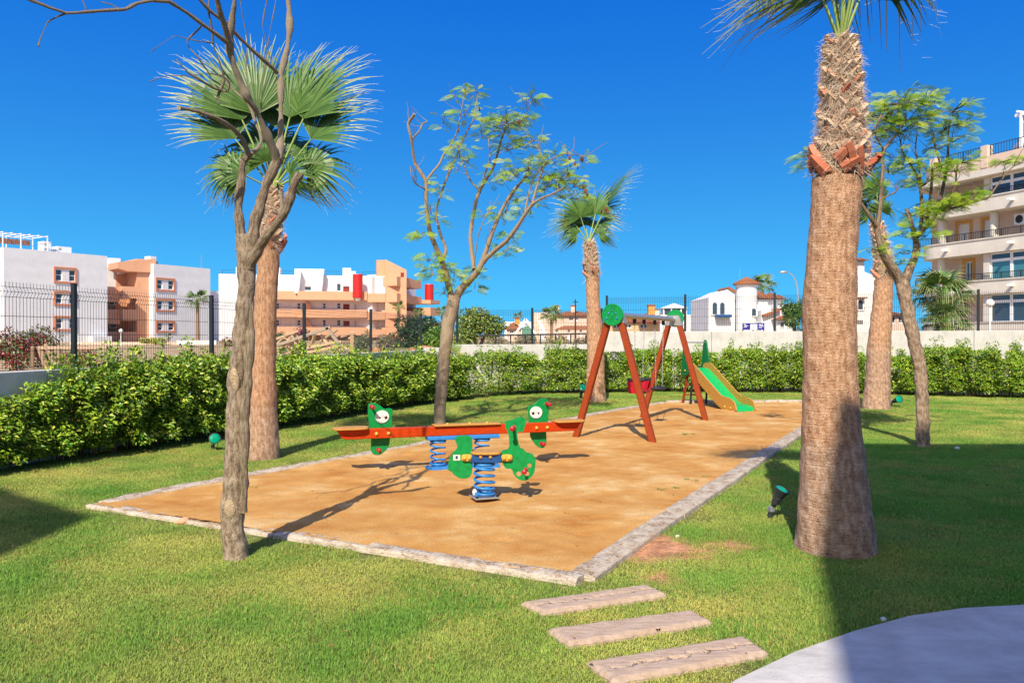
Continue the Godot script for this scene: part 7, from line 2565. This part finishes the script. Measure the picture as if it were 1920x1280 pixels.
func make_swing() -> void:
	var c1 := Vector3(1.5, 0, -11.7)
	var c2 := Vector3(2.99, 0, -14.75)
	var hb := 1.86
	var mid := (c1 + c2) * 0.5
	var t := thing("swing_frame", "brown timber swing frame with a steel beam and green end discs", "swing frame", mid)
	var al := (c2 - c1).normalized()
	var sd := Vector3.UP.cross(al).normalized()
	if sd.x < 0:
		sd = -sd
	# beam
	var mb := MB.new()
	mb.tube([c1 + Vector3.UP * hb + al * 0.02, c2 + Vector3.UP * hb - al * 0.02], [0.045, 0.045], 18)
	part(mb, "beam", M.steel, t)
	# legs
	for q in [[c1, Vector3(0.955, 0.0, -12.02)], [c1, Vector3(2.02, 0.0, -11.42)], [c2, Vector3(2.45, 0.0, -15.0)], [c2, Vector3(3.51, 0.0, -14.45)]]:
		mb = MB.new()
		var cc: Vector3 = q[0]
		var ft: Vector3 = q[1]
		var out := Vector3(ft.x - cc.x, 0, ft.z - cc.z)
		var top := cc + Vector3.UP * (hb - 0.04) + out.normalized() * 0.085
		var dir := (top - ft).normalized()
		var x := dir.cross(al).normalized()
		var f2 := ft - dir * 0.1
		mb.bbox(Transform3D(Basis(x, dir, x.cross(dir)), (top + f2) * 0.5), Vector3(0.095, (top - f2).length(), 0.095), 0.012)
		part(mb, "leg", M.red_wood, t)
	# end brackets and discs
	for q in [[c1, -1.0], [c2, 1.0]]:
		var cc: Vector3 = q[0]
		var sg: float = q[1]
		mb = MB.new()
		mb.extrude(PackedVector2Array([Vector2(-0.1, 0.07), Vector2(0.1, 0.07), Vector2(0.17, -0.12), Vector2(-0.17, -0.12)]), 0.115, Transform3D(Basis(sd, Vector3.UP, sd.cross(Vector3.UP)), cc + Vector3.UP * hb - al * sg * 0.005), 0.006)
		part(mb, "bracket", M.steel, t)
		var dc := cc + Vector3.UP * (hb + (0.0 if sg < 0 else 0.02)) + al * sg * 0.085
		mb = MB.new()
		var ax := al * sg
		var bs := Basis(sd, ax, sd.cross(ax))
		mb.lathe([Vector2(0.0, -0.014), Vector2(0.155, -0.014), Vector2(0.162, -0.008), Vector2(0.162, 0.008), Vector2(0.155, 0.014), Vector2(0.14, 0.014), Vector2(0.138, 0.009), Vector2(0.0, 0.009)], Transform3D(bs, dc), 36)
		var disc := part(mb, "end_disc", M.green_panel, t)
		if sg < 0:
			# raised standing figure and four blue bolts
			mb = MB.new()
			var ring := func(cx: float, cy: float, r: float) -> void:
				var pts := []
				var rr := []
				for j in 15:
					var a := TAU * j / 14.0
					pts.append(dc + ax * 0.01 + sd * (cx + cos(a) * r) + Vector3.UP * (cy + sin(a) * r))
					rr.append(0.0035)
				mb.tube(pts, rr, 5, false)
			ring.call(0.0, 0.09, 0.032)
			ring.call(0.0, 0.02, 0.036)
			var ln := func(x1: float, y1: float, x2: float, y2: float) -> void:
				mb.tube([dc + ax * 0.01 + sd * x1 + Vector3.UP * y1, dc + ax * 0.01 + sd * x2 + Vector3.UP * y2], [0.0035, 0.0035], 5)
			for e in [[-0.035, 0.095, 0.035, 0.095], [-0.03, 0.035, -0.065, 0.05], [0.03, 0.035, 0.065, 0.05], [-0.03, 0.0, -0.08, -0.035], [0.03, 0.0, 0.08, -0.035], [-0.014, -0.012, -0.02, -0.09], [0.014, -0.012, 0.02, -0.09], [-0.02, -0.09, -0.055, -0.105], [0.02, -0.09, 0.055, -0.105]]:
				ln.call(e[0], e[1], e[2], e[3])
			part(mb, "raised_figure", M.green_dark, disc)
			for e in [[-0.055, 0.022], [0.05, 0.022], [-0.082, -0.05], [0.068, -0.05]]:
				knob("bolt_cap", "blue", dc + ax * 0.009 + sd * e[0] + Vector3.UP * e[1], ax, 0.014, disc)
	# black swing hangers
	var hang := []
	for s in [0.2876, 0.4407, 0.6247, 0.784]:
		var p := c1.lerp(c2, s) + Vector3.UP * hb
		mb = MB.new()
		mb.bbox(Transform3D(Basis(sd, Vector3.UP, sd.cross(Vector3.UP)), p - Vector3.UP * 0.05), Vector3(0.05, 0.13, 0.05), 0.008)
		part(mb, "hanger", M.rubber, t)
		hang.append(p - Vector3.UP * 0.115)
	# cradle swing
	var sc: Vector3 = (hang[0] + hang[1]) * 0.5
	sc.y = 0.64
	var cs := thing("cradle_swing", "red and black toddler swing seat on chains", "swing seat", sc)
	var bs2 := Basis(al, Vector3.UP, al.cross(Vector3.UP))
	mb = MB.new()
	mb.bbox(Transform3D(bs2, sc + Vector3.UP * 0.015), Vector3(0.34, 0.03, 0.26), 0.01)
	part(mb, "seat_base", M.rubber, cs)
	for q in [[0.0, 0.13], [0.0, -0.13]]:
		mb = MB.new()
		mb.extrude(smooth(PackedVector2Array([Vector2(-0.17, 0.0), Vector2(-0.18, 0.2), Vector2(-0.13, 0.2), Vector2(-0.115, 0.05), Vector2(0.115, 0.05), Vector2(0.13, 0.2), Vector2(0.18, 0.2), Vector2(0.17, 0.0)])), 0.025, Transform3D(bs2, sc + bs2.z * q[1]), 0.005)
		part(mb, "side_panel", M.red_knob, cs)
	for q in [-0.165, 0.165]:
		mb = MB.new()
		mb.extrude(PackedVector2Array([Vector2(-0.12, 0.0), Vector2(-0.13, 0.2), Vector2(0.13, 0.2), Vector2(0.12, 0.0)]), 0.025, Transform3D(Basis(bs2.z, Vector3.UP, -bs2.x), sc + al * q), 0.005)
		part(mb, "end_panel", M.red_knob, cs)
	mb = MB.new()
	var rim := []
	var rr2 := []
	for j in 25:
		var a := TAU * j / 24.0
		rim.append(sc + al * 0.19 * signf(cos(a)) * pow(absf(cos(a)), 0.4) + bs2.z * 0.145 * signf(sin(a)) * pow(absf(sin(a)), 0.4) + Vector3.UP * 0.215)
		rr2.append(0.018)
	mb.tube(rim, rr2, 8, false)
	part(mb, "rim", M.rubber, cs)
	chain(cs, hang[0], sc - al * 0.185 + Vector3.UP * 0.23)
	chain(cs, hang[1], sc + al * 0.185 + Vector3.UP * 0.23)
	# flat swing
	sc = (hang[2] + hang[3]) * 0.5
	sc.y = 0.65
	var fs := thing("flat_swing", "flat black rubber swing seat on chains", "swing seat", sc)
	mb = MB.new()
	mb.bbox(Transform3D(bs2, sc), Vector3(0.44, 0.04, 0.18), 0.014)
	part(mb, "seat", M.rubber, fs)
	chain(fs, hang[2], sc - al * 0.2 + Vector3.UP * 0.02)
	chain(fs, hang[3], sc + al * 0.2 + Vector3.UP * 0.02)

func chain(parent: Node, a: Vector3, b: Vector3) -> void:
	var mb := MB.new()
	var l := (b - a).length()
	var n := int(l / 0.032)
	var dir := (b - a).normalized()
	var x := dir.cross(Vector3(0, 0, 1)).normalized()
	var z := x.cross(dir)
	for k in n:
		var c := a.lerp(b, (k + 0.5) / n)
		var s := x if k % 2 == 0 else z
		mb.tube([c - dir * 0.02, c - dir * 0.01 + s * 0.008, c + dir * 0.01 + s * 0.008, c + dir * 0.02], [0.0032, 0.0032, 0.0032, 0.0032], 4, false)
		mb.tube([c - dir * 0.02, c - dir * 0.01 - s * 0.008, c + dir * 0.01 - s * 0.008, c + dir * 0.02], [0.0032, 0.0032, 0.0032, 0.0032], 4, false)
	part(mb, "chain", M.steel, parent)

func make_slide() -> void:
	var top := Vector3(4.17, 0, -17.95)
	var dir := Vector3(0.29, 0, 0.957).normalized()
	var sd := Vector3(dir.z, 0, -dir.x)
	if sd.x < 0:
		sd = -sd
	var t := thing("slide", "small green slide with ochre sides and dark green grab panels", "slide", Vector3(4.45, 0.03, -17.0))
	var bs := Basis(dir, Vector3.UP, dir.cross(Vector3.UP))
	var hw := 0.21
	# chute: (along, height)
	var run := [Vector2(-0.12, 0.84), Vector2(0.1, 0.83), Vector2(0.22, 0.78), Vector2(1.28, 0.2), Vector2(1.42, 0.155), Vector2(1.58, 0.145), Vector2(1.78, 0.13), Vector2(1.86, 0.09), Vector2(1.88, 0.04)]
	var mb := MB.new()
	for k in run.size() - 1:
		var a: Vector3 = top + dir * run[k].x + Vector3.UP * run[k].y
		var b: Vector3 = top + dir * run[k + 1].x + Vector3.UP * run[k + 1].y
		mb.quad_o(a - sd * hw, b - sd * hw, b + sd * hw, a + sd * hw, Vector3.UP)
		mb.quad_o(a - sd * hw - Vector3.UP * 0.012, b - sd * hw - Vector3.UP * 0.012, b + sd * hw - Vector3.UP * 0.012, a + sd * hw - Vector3.UP * 0.012, Vector3.DOWN)
	part(mb, "chute", M.green_slide, t)
	var side := PackedVector2Array([Vector2(-0.14, 0.72), Vector2(-0.14, 0.93), Vector2(0.12, 0.97), Vector2(0.3, 0.9), Vector2(1.2, 0.4), Vector2(1.38, 0.31), Vector2(1.55, 0.3), Vector2(1.75, 0.27), Vector2(1.88, 0.19), Vector2(1.93, 0.02), Vector2(1.45, 0.02), Vector2(1.2, 0.1), Vector2(0.24, 0.64)])
	for s in [-1.0, 1.0]:
		mb = MB.new()
		mb.extrude(smooth(side), 0.022, Transform3D(bs, top + sd * s * (hw + 0.012)), 0.003)
		var sp := part(mb, "side_panel", M.ochre, t)
		for q in [[0.0, 0.8], [1.5, 0.1], [1.72, 0.09]]:
			knob("bolt_cap", "yellow", top + dir * q[0] + Vector3.UP * q[1] + sd * s * (hw + 0.023), sd * s, 0.022, sp)
		# grab panel
		mb = MB.new()
		mb.extrude(smooth(PackedVector2Array([Vector2(-0.22, 0.66), Vector2(-0.26, 0.9), Vector2(-0.22, 1.12), Vector2(-0.16, 1.42), Vector2(-0.13, 1.47), Vector2(-0.06, 1.46), Vector2(-0.03, 1.4), Vector2(0.02, 1.15), Vector2(0.1, 0.98), Vector2(0.1, 0.76), Vector2(-0.02, 0.66)])), 0.03, Transform3D(bs, top + sd * s * (hw + 0.042)), 0.004)
		var gp := part(mb, "grab_panel", M.green_dark, t)
		for q in [[-0.09, 1.41], [-0.08, 0.78]]:
			knob("bolt_cap", "yellow", top + dir * q[0] + Vector3.UP * q[1] + sd * s * (hw + 0.057), sd * s, 0.02, gp)
		# ladder legs
		mb = MB.new()
		mb.bar(top - dir * 0.1 + sd * s * 0.19 + Vector3.UP * 0.72, top - dir * 0.32 + sd * s * 0.21 - Vector3.UP * 0.05, 0.045, 0.045, 0.006)
		part(mb, "leg", M.red_wood, t)
		mb = MB.new()
		mb.bar(top + dir * 0.1 + sd * s * 0.19 + Vector3.UP * 0.66, top + dir * 0.02 + sd * s * 0.2 - Vector3.UP * 0.05, 0.04, 0.04, 0.005)
		part(mb, "leg", M.rubber, t)
	mb = MB.new()
	mb.tube([top - dir * 0.09 - sd * (hw + 0.03) + Vector3.UP * 1.41, top - dir * 0.09 + sd * (hw + 0.03) + Vector3.UP * 1.41], [0.014, 0.014], 10)
	part(mb, "crossbar", M.steel, t)
	for y in [0.22, 0.46, 0.66]:
		mb = MB.new()
		var o: Vector3 = top - dir * lerpf(0.32, 0.1, y / 0.72) + Vector3.UP * y
		mb.bbox(Transform3D(Basis(sd, Vector3.UP, sd.cross(Vector3.UP)), o), Vector3(0.38, 0.03, 0.08), 0.004)
		part(mb, "step", M.red_wood, t)

# ---------- small things in the garden ----------
func spotlight(label: String, p: Vector3, tilt: Vector3, sc: float) -> void:
	# a spike spotlight with a coloured glass front; p is where it stands, tilt where it looks
	var t := thing("garden_spotlight", label, "spotlight", p, "")
	var ax := tilt.normalized()
	var foot := p + Vector3(0.0, -0.03, 0)
	var mb := MB.new()
	var joint := p + Vector3.UP * 0.075 * sc + Vector3(ax.x, 0, ax.z) * 0.02 * sc
	mb.tube([foot, p + Vector3.UP * 0.03 * sc, joint], [0.024 * sc, 0.022 * sc, 0.018 * sc], 10)
	part(mb, "spike", M.lamp_body, t)
	var x := ax.cross(Vector3(0.2, 0.3, 0.9)).normalized()
	var bs := Basis(x, ax, x.cross(ax))
	mb = MB.new()
	mb.bbox(Transform3D(Basis(Vector3.UP, 0.4), joint + Vector3.UP * 0.005), Vector3(0.042, 0.05, 0.05) * sc, 0.006)
	part(mb, "bracket", plain(Color8(128, 130, 134), 0.5), t)
	var o := joint + ax * 0.035 * sc
	mb = MB.new()
	var prof := []
	for q in [[0.0, 0.0], [0.018, 0.0], [0.022, 0.02], [0.032, 0.03], [0.035, 0.075], [0.039, 0.078], [0.039, 0.088], [0.036, 0.09], [0.045, 0.12], [0.064, 0.165], [0.067, 0.175], [0.061, 0.176], [0.06, 0.168]]:
		prof.append(Vector2(q[0], q[1]) * sc)
	mb.lathe(prof, Transform3D(bs, o), 24)
	part(mb, "housing", M.lamp_body, t)
	mb = MB.new()
	mb.lathe([Vector2(0.06, 0.168) * sc, Vector2(0.05, 0.176) * sc, Vector2(0.03, 0.181) * sc, Vector2(0.0, 0.183) * sc], Transform3D(bs, o), 24)
	part(mb, "lens", M.lamp_lens, t)
	mb = MB.new()
	mb.tube([joint + Vector3(0.02, 0.02, 0) * sc, joint + Vector3(0.05, 0.03, 0.01) * sc, joint + Vector3(0.06, -0.01, 0.01) * sc, p + Vector3(0.05, -0.02, 0)], [0.004, 0.004, 0.004, 0.004], 6, false)
	part(mb, "cable", M.rubber, t)

func stepping_stone(label: String, px: Array, cracked: bool, sd: int) -> void:
	# four ground corners from the picture; a slab with a worn edge and, where cracked, a real groove along it
	var y := 0.035
	var c := []
	for q in px:
		c.append(G(q[0], q[1], y))
	var mid: Vector3 = (c[0] + c[1] + c[2] + c[3]) * 0.25
	var t := thing("stepping_stone", label, "stepping stone", Vector3(mid.x, 0, mid.z))
	var nz := FastNoiseLite.new()
	nz.seed = sd
	nz.frequency = 3.0
	var mb := MB.new()
	var nu := 72
	var nv := 20
	for j in nv + 1:
		for i in nu + 1:
			var a := float(i) / nu
			var b := float(j) / nv
			var e := minf(minf(a * 0.9, (1.0 - a) * 0.9), minf(b * 0.25, (1.0 - b) * 0.25))
			var p: Vector3 = c[0].lerp(c[1], a).lerp(c[3].lerp(c[2], a), b)
			p.x += 0.012 * nz.get_noise_2d(a * 4.0, b * 2.0 + 9.0)
			p.z += 0.012 * nz.get_noise_2d(a * 4.0 + 20.0, b * 2.0)
			p.y = y + 0.003 * nz.get_noise_2d(p.x * 2.0, p.z * 2.0) - 0.02 * pow(1.0 - clampf(e / 0.022, 0.0, 1.0), 2.0)
			var tint := 1.0
			if cracked:
				var line := 0.5 + 0.12 * nz.get_noise_2d(a * 2.2, 3.0) + 0.06 * nz.get_noise_2d(a * 9.0, 7.0)
				var w := 0.034 * (0.55 + 0.45 * sin(a * PI)) * smoothstep(0.0, 0.1, a)
				var dd := absf(b - line)
				if dd < w:
					p.y -= 0.05 * (1.0 - dd / w) * clampf(0.5 + 2.5 * nz.get_noise_2d(a * 3.0, 31.0) + 0.4, 0.1, 1.0)
			mb.col = Color(tint, tint, tint)
			mb.vert(p, Vector3.UP)
	for j in nv:
		for i in nu:
			var p := j * (nu + 1) + i
			mb._idx(p, p + 1, p + nu + 2, Vector3.UP)
			mb._idx(p, p + nu + 2, p + nu + 1, Vector3.UP)
	for j in nv + 1:
		for i in nu + 1:
			var p := j * (nu + 1) + i
			var nn := (mb.v[p + 1 if i < nu else p] - mb.v[p - 1 if i > 0 else p]).cross(mb.v[p + nu + 1 if j < nv else p] - mb.v[p - nu - 1 if j > 0 else p]).normalized()
			mb.n[p] = nn if nn.y > 0 else -nn
	# skirt down into the soil
	var rim := []
	for i in nu + 1:
		rim.append(i)
	for j in range(1, nv + 1):
		rim.append(j * (nu + 1) + nu)
	for i in range(nu - 1, -1, -1):
		rim.append(nv * (nu + 1) + i)
	for j in range(nv - 1, -1, -1):
		rim.append(j * (nu + 1))
	for k in rim.size() - 1:
		var a: Vector3 = mb.v[rim[k]]
		var b: Vector3 = mb.v[rim[k + 1]]
		mb.quad_o(a, b, Vector3(b.x, -0.04, b.z), Vector3(a.x, -0.04, a.z), (a + b) * 0.5 - mid)
	part(mb, "slab", M.step, t)
	var h := []
	for q in c:
		h.append(Vector2(q.x, -q.z))
	grass_holes.append(h)

func make_small() -> void:
	stepping_stone("thin cracked stepping stone closest to the sandpit corner", [[977, 1127], [1214, 1094], [1250, 1112], [1018, 1147]], true, 3)
	stepping_stone("uncracked brownish stepping stone between the two cracked ones", [[1028, 1177], [1298, 1142], [1336, 1163], [1066, 1206]], false, 4)
	stepping_stone("cracked stepping stone closest to the paved corner", [[1100, 1238], [1394, 1190], [1445, 1222], [1150, 1276]], true, 5)
	spotlight("black garden spotlight with a green lens beside the thick palm", G(1445, 972), Vector3(0.42, 1.0, 0.3), 1.0)
	spotlight("small green spotlight by the hedge beside the leafless tree", G(398, 842), Vector3(0.5, 0.45, 1.0), 1.15)
	spotlight("small green spotlight on the grass beside the palm behind the swing", G(1089, 747), Vector3(0.1, 0.7, 1.0), 1.5)
	spotlight("small green spotlight at the foot of the pale grey palm", G(1671, 762), Vector3(0.2, 0.35, 1.0), 1.3)
	# scattered stones and litter
	for q in [[1271, 1008, 0.02, Color8(206, 196, 182), "pale pebble lying on the bare red earth patch"], [1658, 1166, 0.022, Color8(214, 214, 212), "pale pebble in the shaded grass beside the paving"], [343, 982, 0.05, Color8(206, 160, 126), "flat orange stone in the grass beside the kerb"], [1796, 843, 0.04, Color8(206, 206, 200), "white scrap lying in the shaded lawn"]]:
		var p := G(q[0], q[1])
		var t := thing("pebble", q[4], "pebble", p)
		var mb := MB.new()
		mb.ball(p + Vector3.UP * q[2] * 0.45, Vector3(q[2], q[2] * 0.6, q[2] * 0.8), 10, 7, Basis(Vector3(0.3, 1, 0.2).normalized(), 0.7))
		part(mb, "stone", plain(q[3], 0.9), t)
	# sprouts of weed in the sand
	leaf_litter()
	for q in [[475, 915, 0.08], [1240, 920, 0.1], [1268, 915, 0.08], [1290, 900, 0.08], [1305, 902, 0.09], [1320, 895, 0.09], [1135, 896, 0.05], [1285, 815, 0.12], [1300, 815, 0.09], [1210, 968, 0.08], [1230, 960, 0.07], [368, 958, 0.06], [640, 857, 0.06], [680, 877, 0.06]]:
		var p := G(q[0], q[1], 0.03)
		p.y = 0.02
		var t := thing("weed", "tuft of green weed sprouting from the sand", "weed", p, "weeds in the sand")
		var mb := MB.new()
		for k in 26:
			var a := rng.randf() * TAU
			var dir := Vector3(cos(a), rng.randf_range(0.5, 2.0), sin(a)).normalized()
			mb.col = vary(lin(110, 128, 52), 0.3)
			mb.blade_leaf(p + Vector3(rng.randf_range(-1, 1), 0, rng.randf_range(-1, 1)) * q[2] * 0.35, dir, Vector3(0.1, 1, 0.3) if absf(dir.y) < 0.9 else Vector3(1, 0, 0), q[2] * rng.randf_range(0.25, 0.6), q[2] * 0.08)
		part(mb, "leaves", M.grass, t)

func leaf_litter() -> void:
	# dry bits lying on the lawn and the sand
	var mb := MB.new()
	for k in 700:
		var d := rng.randf_range(3.6, 14.0)
		var x := rng.randf_range(-0.66, 0.66) * d
		var p := Vector2(x, d)
		if in_poly(p, SLAB) or (in_poly(p, sand_poly()) and rng.randf() < 0.55):
			continue
		mb.col = vary(lin(176, 140, 96).lerp(lin(120, 84, 56), rng.randf()), 0.2)
		var a := rng.randf() * TAU
		mb.blade_leaf(Vector3(x, 0.038 + rng.randf() * 0.012, -d), Vector3(cos(a), rng.randf_range(-0.1, 0.3), sin(a)).normalized(), Vector3(0.1, 1, 0.1).normalized(), rng.randf_range(0.012, 0.04), rng.randf_range(0.005, 0.016), 0.3, 0.1)
	var o := MeshInstance3D.new()
	o.name = "leaf_litter"
	o.mesh = mb.mesh(M.timber)
	add_child(o)
	o.set_meta("kind", "stuff")
	tag(o, "scattered dry leaf bits on the lawn and sand", "litter")

func patch_mesh() -> ArrayMesh:
	# one patch of mown grass, 0.32 m across
	var r := RandomNumberGenerator.new()
	r.seed = 99
	var mb := MB.new()
	for k in 400:
		var a := r.randf() * TAU
		var rr := sqrt(r.randf()) * 0.17
		var o := Vector3(cos(a) * rr, -0.004, sin(a) * rr)
		var h := r.randf_range(0.011, 0.027)
		var b := r.randf() * TAU
		var lean := Vector3(cos(b), 0, sin(b)) * r.randf_range(0.2, 1.3) * h
		var sd := Vector3(-sin(b), 0, cos(b)).rotated(Vector3.UP, r.randf_range(-0.8, 0.8)) * r.randf_range(0.0011, 0.0022)
		var mid := o + Vector3.UP * h * 0.62 + lean * 0.35
		var tip := o + Vector3.UP * h + lean
		var g := r.randf()
		var c := Color(0.72, 0.84, 0.42).lerp(Color(1.0, 1.0, 0.62), g)
		if r.randf() < 0.26:
			c = Color(1.0, 0.86, 0.6)
		mb.col = c
		mb.quad_o(o - sd, o + sd, mid + sd * 0.8, mid - sd * 0.8, Vector3.UP)
		mb.tri_o(mid - sd * 0.8, mid + sd * 0.8, tip, Vector3.UP)
	return mb.mesh(M.grass)

func make_grass() -> void:
	var garden := []
	for q in WALL:
		garden.append(q)
	garden.append(Vector2(22, -12))
	var sand := sand_poly()
	var nz := FastNoiseLite.new()
	nz.seed = 77
	nz.frequency = 0.32
	nz.fractal_octaves = 4
	nz.fractal_type = FastNoiseLite.FRACTAL_FBM
	var where := []
	var tint := []
	var kerb_pts := [[SAND_L, -1.0], [SAND_R, 1.0], [[SAND_L[0], SAND_R[0]], 1.0]]
	for band in [[3.2, 6.0, 0.105], [6.0, 9.0, 0.125], [9.0, 14.0, 0.16], [14.0, 25.0, 0.22]]:
		var d: float = band[0]
		var st: float = band[2]
		while d < band[1]:
			var half := d * 0.72 + 2.2
			var x := -half
			while x < half:
				var p := Vector2(x + rng.randf_range(-0.5, 0.5) * st, d + rng.randf_range(-0.5, 0.5) * st)
				x += st
				if not in_poly(p, garden) or in_poly(p, sand) or in_poly(p, SLAB):
					continue
				var ok := true
				for h in grass_holes:
					if in_poly(p, h):
						ok = false
				if not ok:
					continue
				# keep off the kerbs
				var near := false
				for kp in kerb_pts:
					var pts: Array = kp[0]
					for q in pts.size() - 1:
						var c := Geometry2D.get_closest_point_to_segment(p, pts[q], pts[q + 1])
						if (c - p).length() < 0.24:
							near = true
				if near:
					continue
				var b := bareness(p.x, p.y) + 0.3 * nz.get_noise_2d(p.x * 9.0, p.y * 9.0)
				if b > 0.45:
					continue
				var dry := clampf(0.5 + 1.2 * nz.get_noise_2d(p.x * 1.6, p.y * 1.6) + 0.5 * nz.get_noise_2d(p.x * 6.0 + 40.0, p.y * 6.0), 0.0, 1.0)
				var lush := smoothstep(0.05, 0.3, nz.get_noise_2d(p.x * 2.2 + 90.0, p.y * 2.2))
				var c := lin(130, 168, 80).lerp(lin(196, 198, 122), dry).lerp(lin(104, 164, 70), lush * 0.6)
				# grass in the block's shade: lusher green, brightened in colour to lift that shade
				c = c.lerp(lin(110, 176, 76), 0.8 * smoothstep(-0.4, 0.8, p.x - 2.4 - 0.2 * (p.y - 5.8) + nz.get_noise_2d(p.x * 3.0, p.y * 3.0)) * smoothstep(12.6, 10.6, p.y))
				c = c * rng.randf_range(0.74, 1.14)
				if rng.randf() < 0.1:
					c = c.lerp(lin(206, 186, 130), 0.6)
				var sc := rng.randf_range(0.8, 1.15) * lerpf(1.0, 1.35, smoothstep(8.0, 20.0, d))
				var hh := rng.randf_range(0.75, 1.25) * (1.2 - 0.5 * dry + 0.3 * lush)
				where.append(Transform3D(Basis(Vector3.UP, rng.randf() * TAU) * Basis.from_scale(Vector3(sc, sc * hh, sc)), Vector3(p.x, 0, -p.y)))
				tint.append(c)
			d += st
	var mm := MultiMesh.new()
	mm.transform_format = MultiMesh.TRANSFORM_3D
	mm.use_colors = true
	mm.mesh = patch_mesh()
	mm.instance_count = where.size()
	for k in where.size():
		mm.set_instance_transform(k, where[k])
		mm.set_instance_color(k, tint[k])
	var mi := MultiMeshInstance3D.new()
	mi.name = "lawn_grass"
	mi.multimesh = mm
	add_child(mi)
	mi.set_meta("kind", "stuff")
	tag(mi, "short mown grass, greener and drier in patches, covering the lawn", "grass")
	print("grass patches ", where.size())
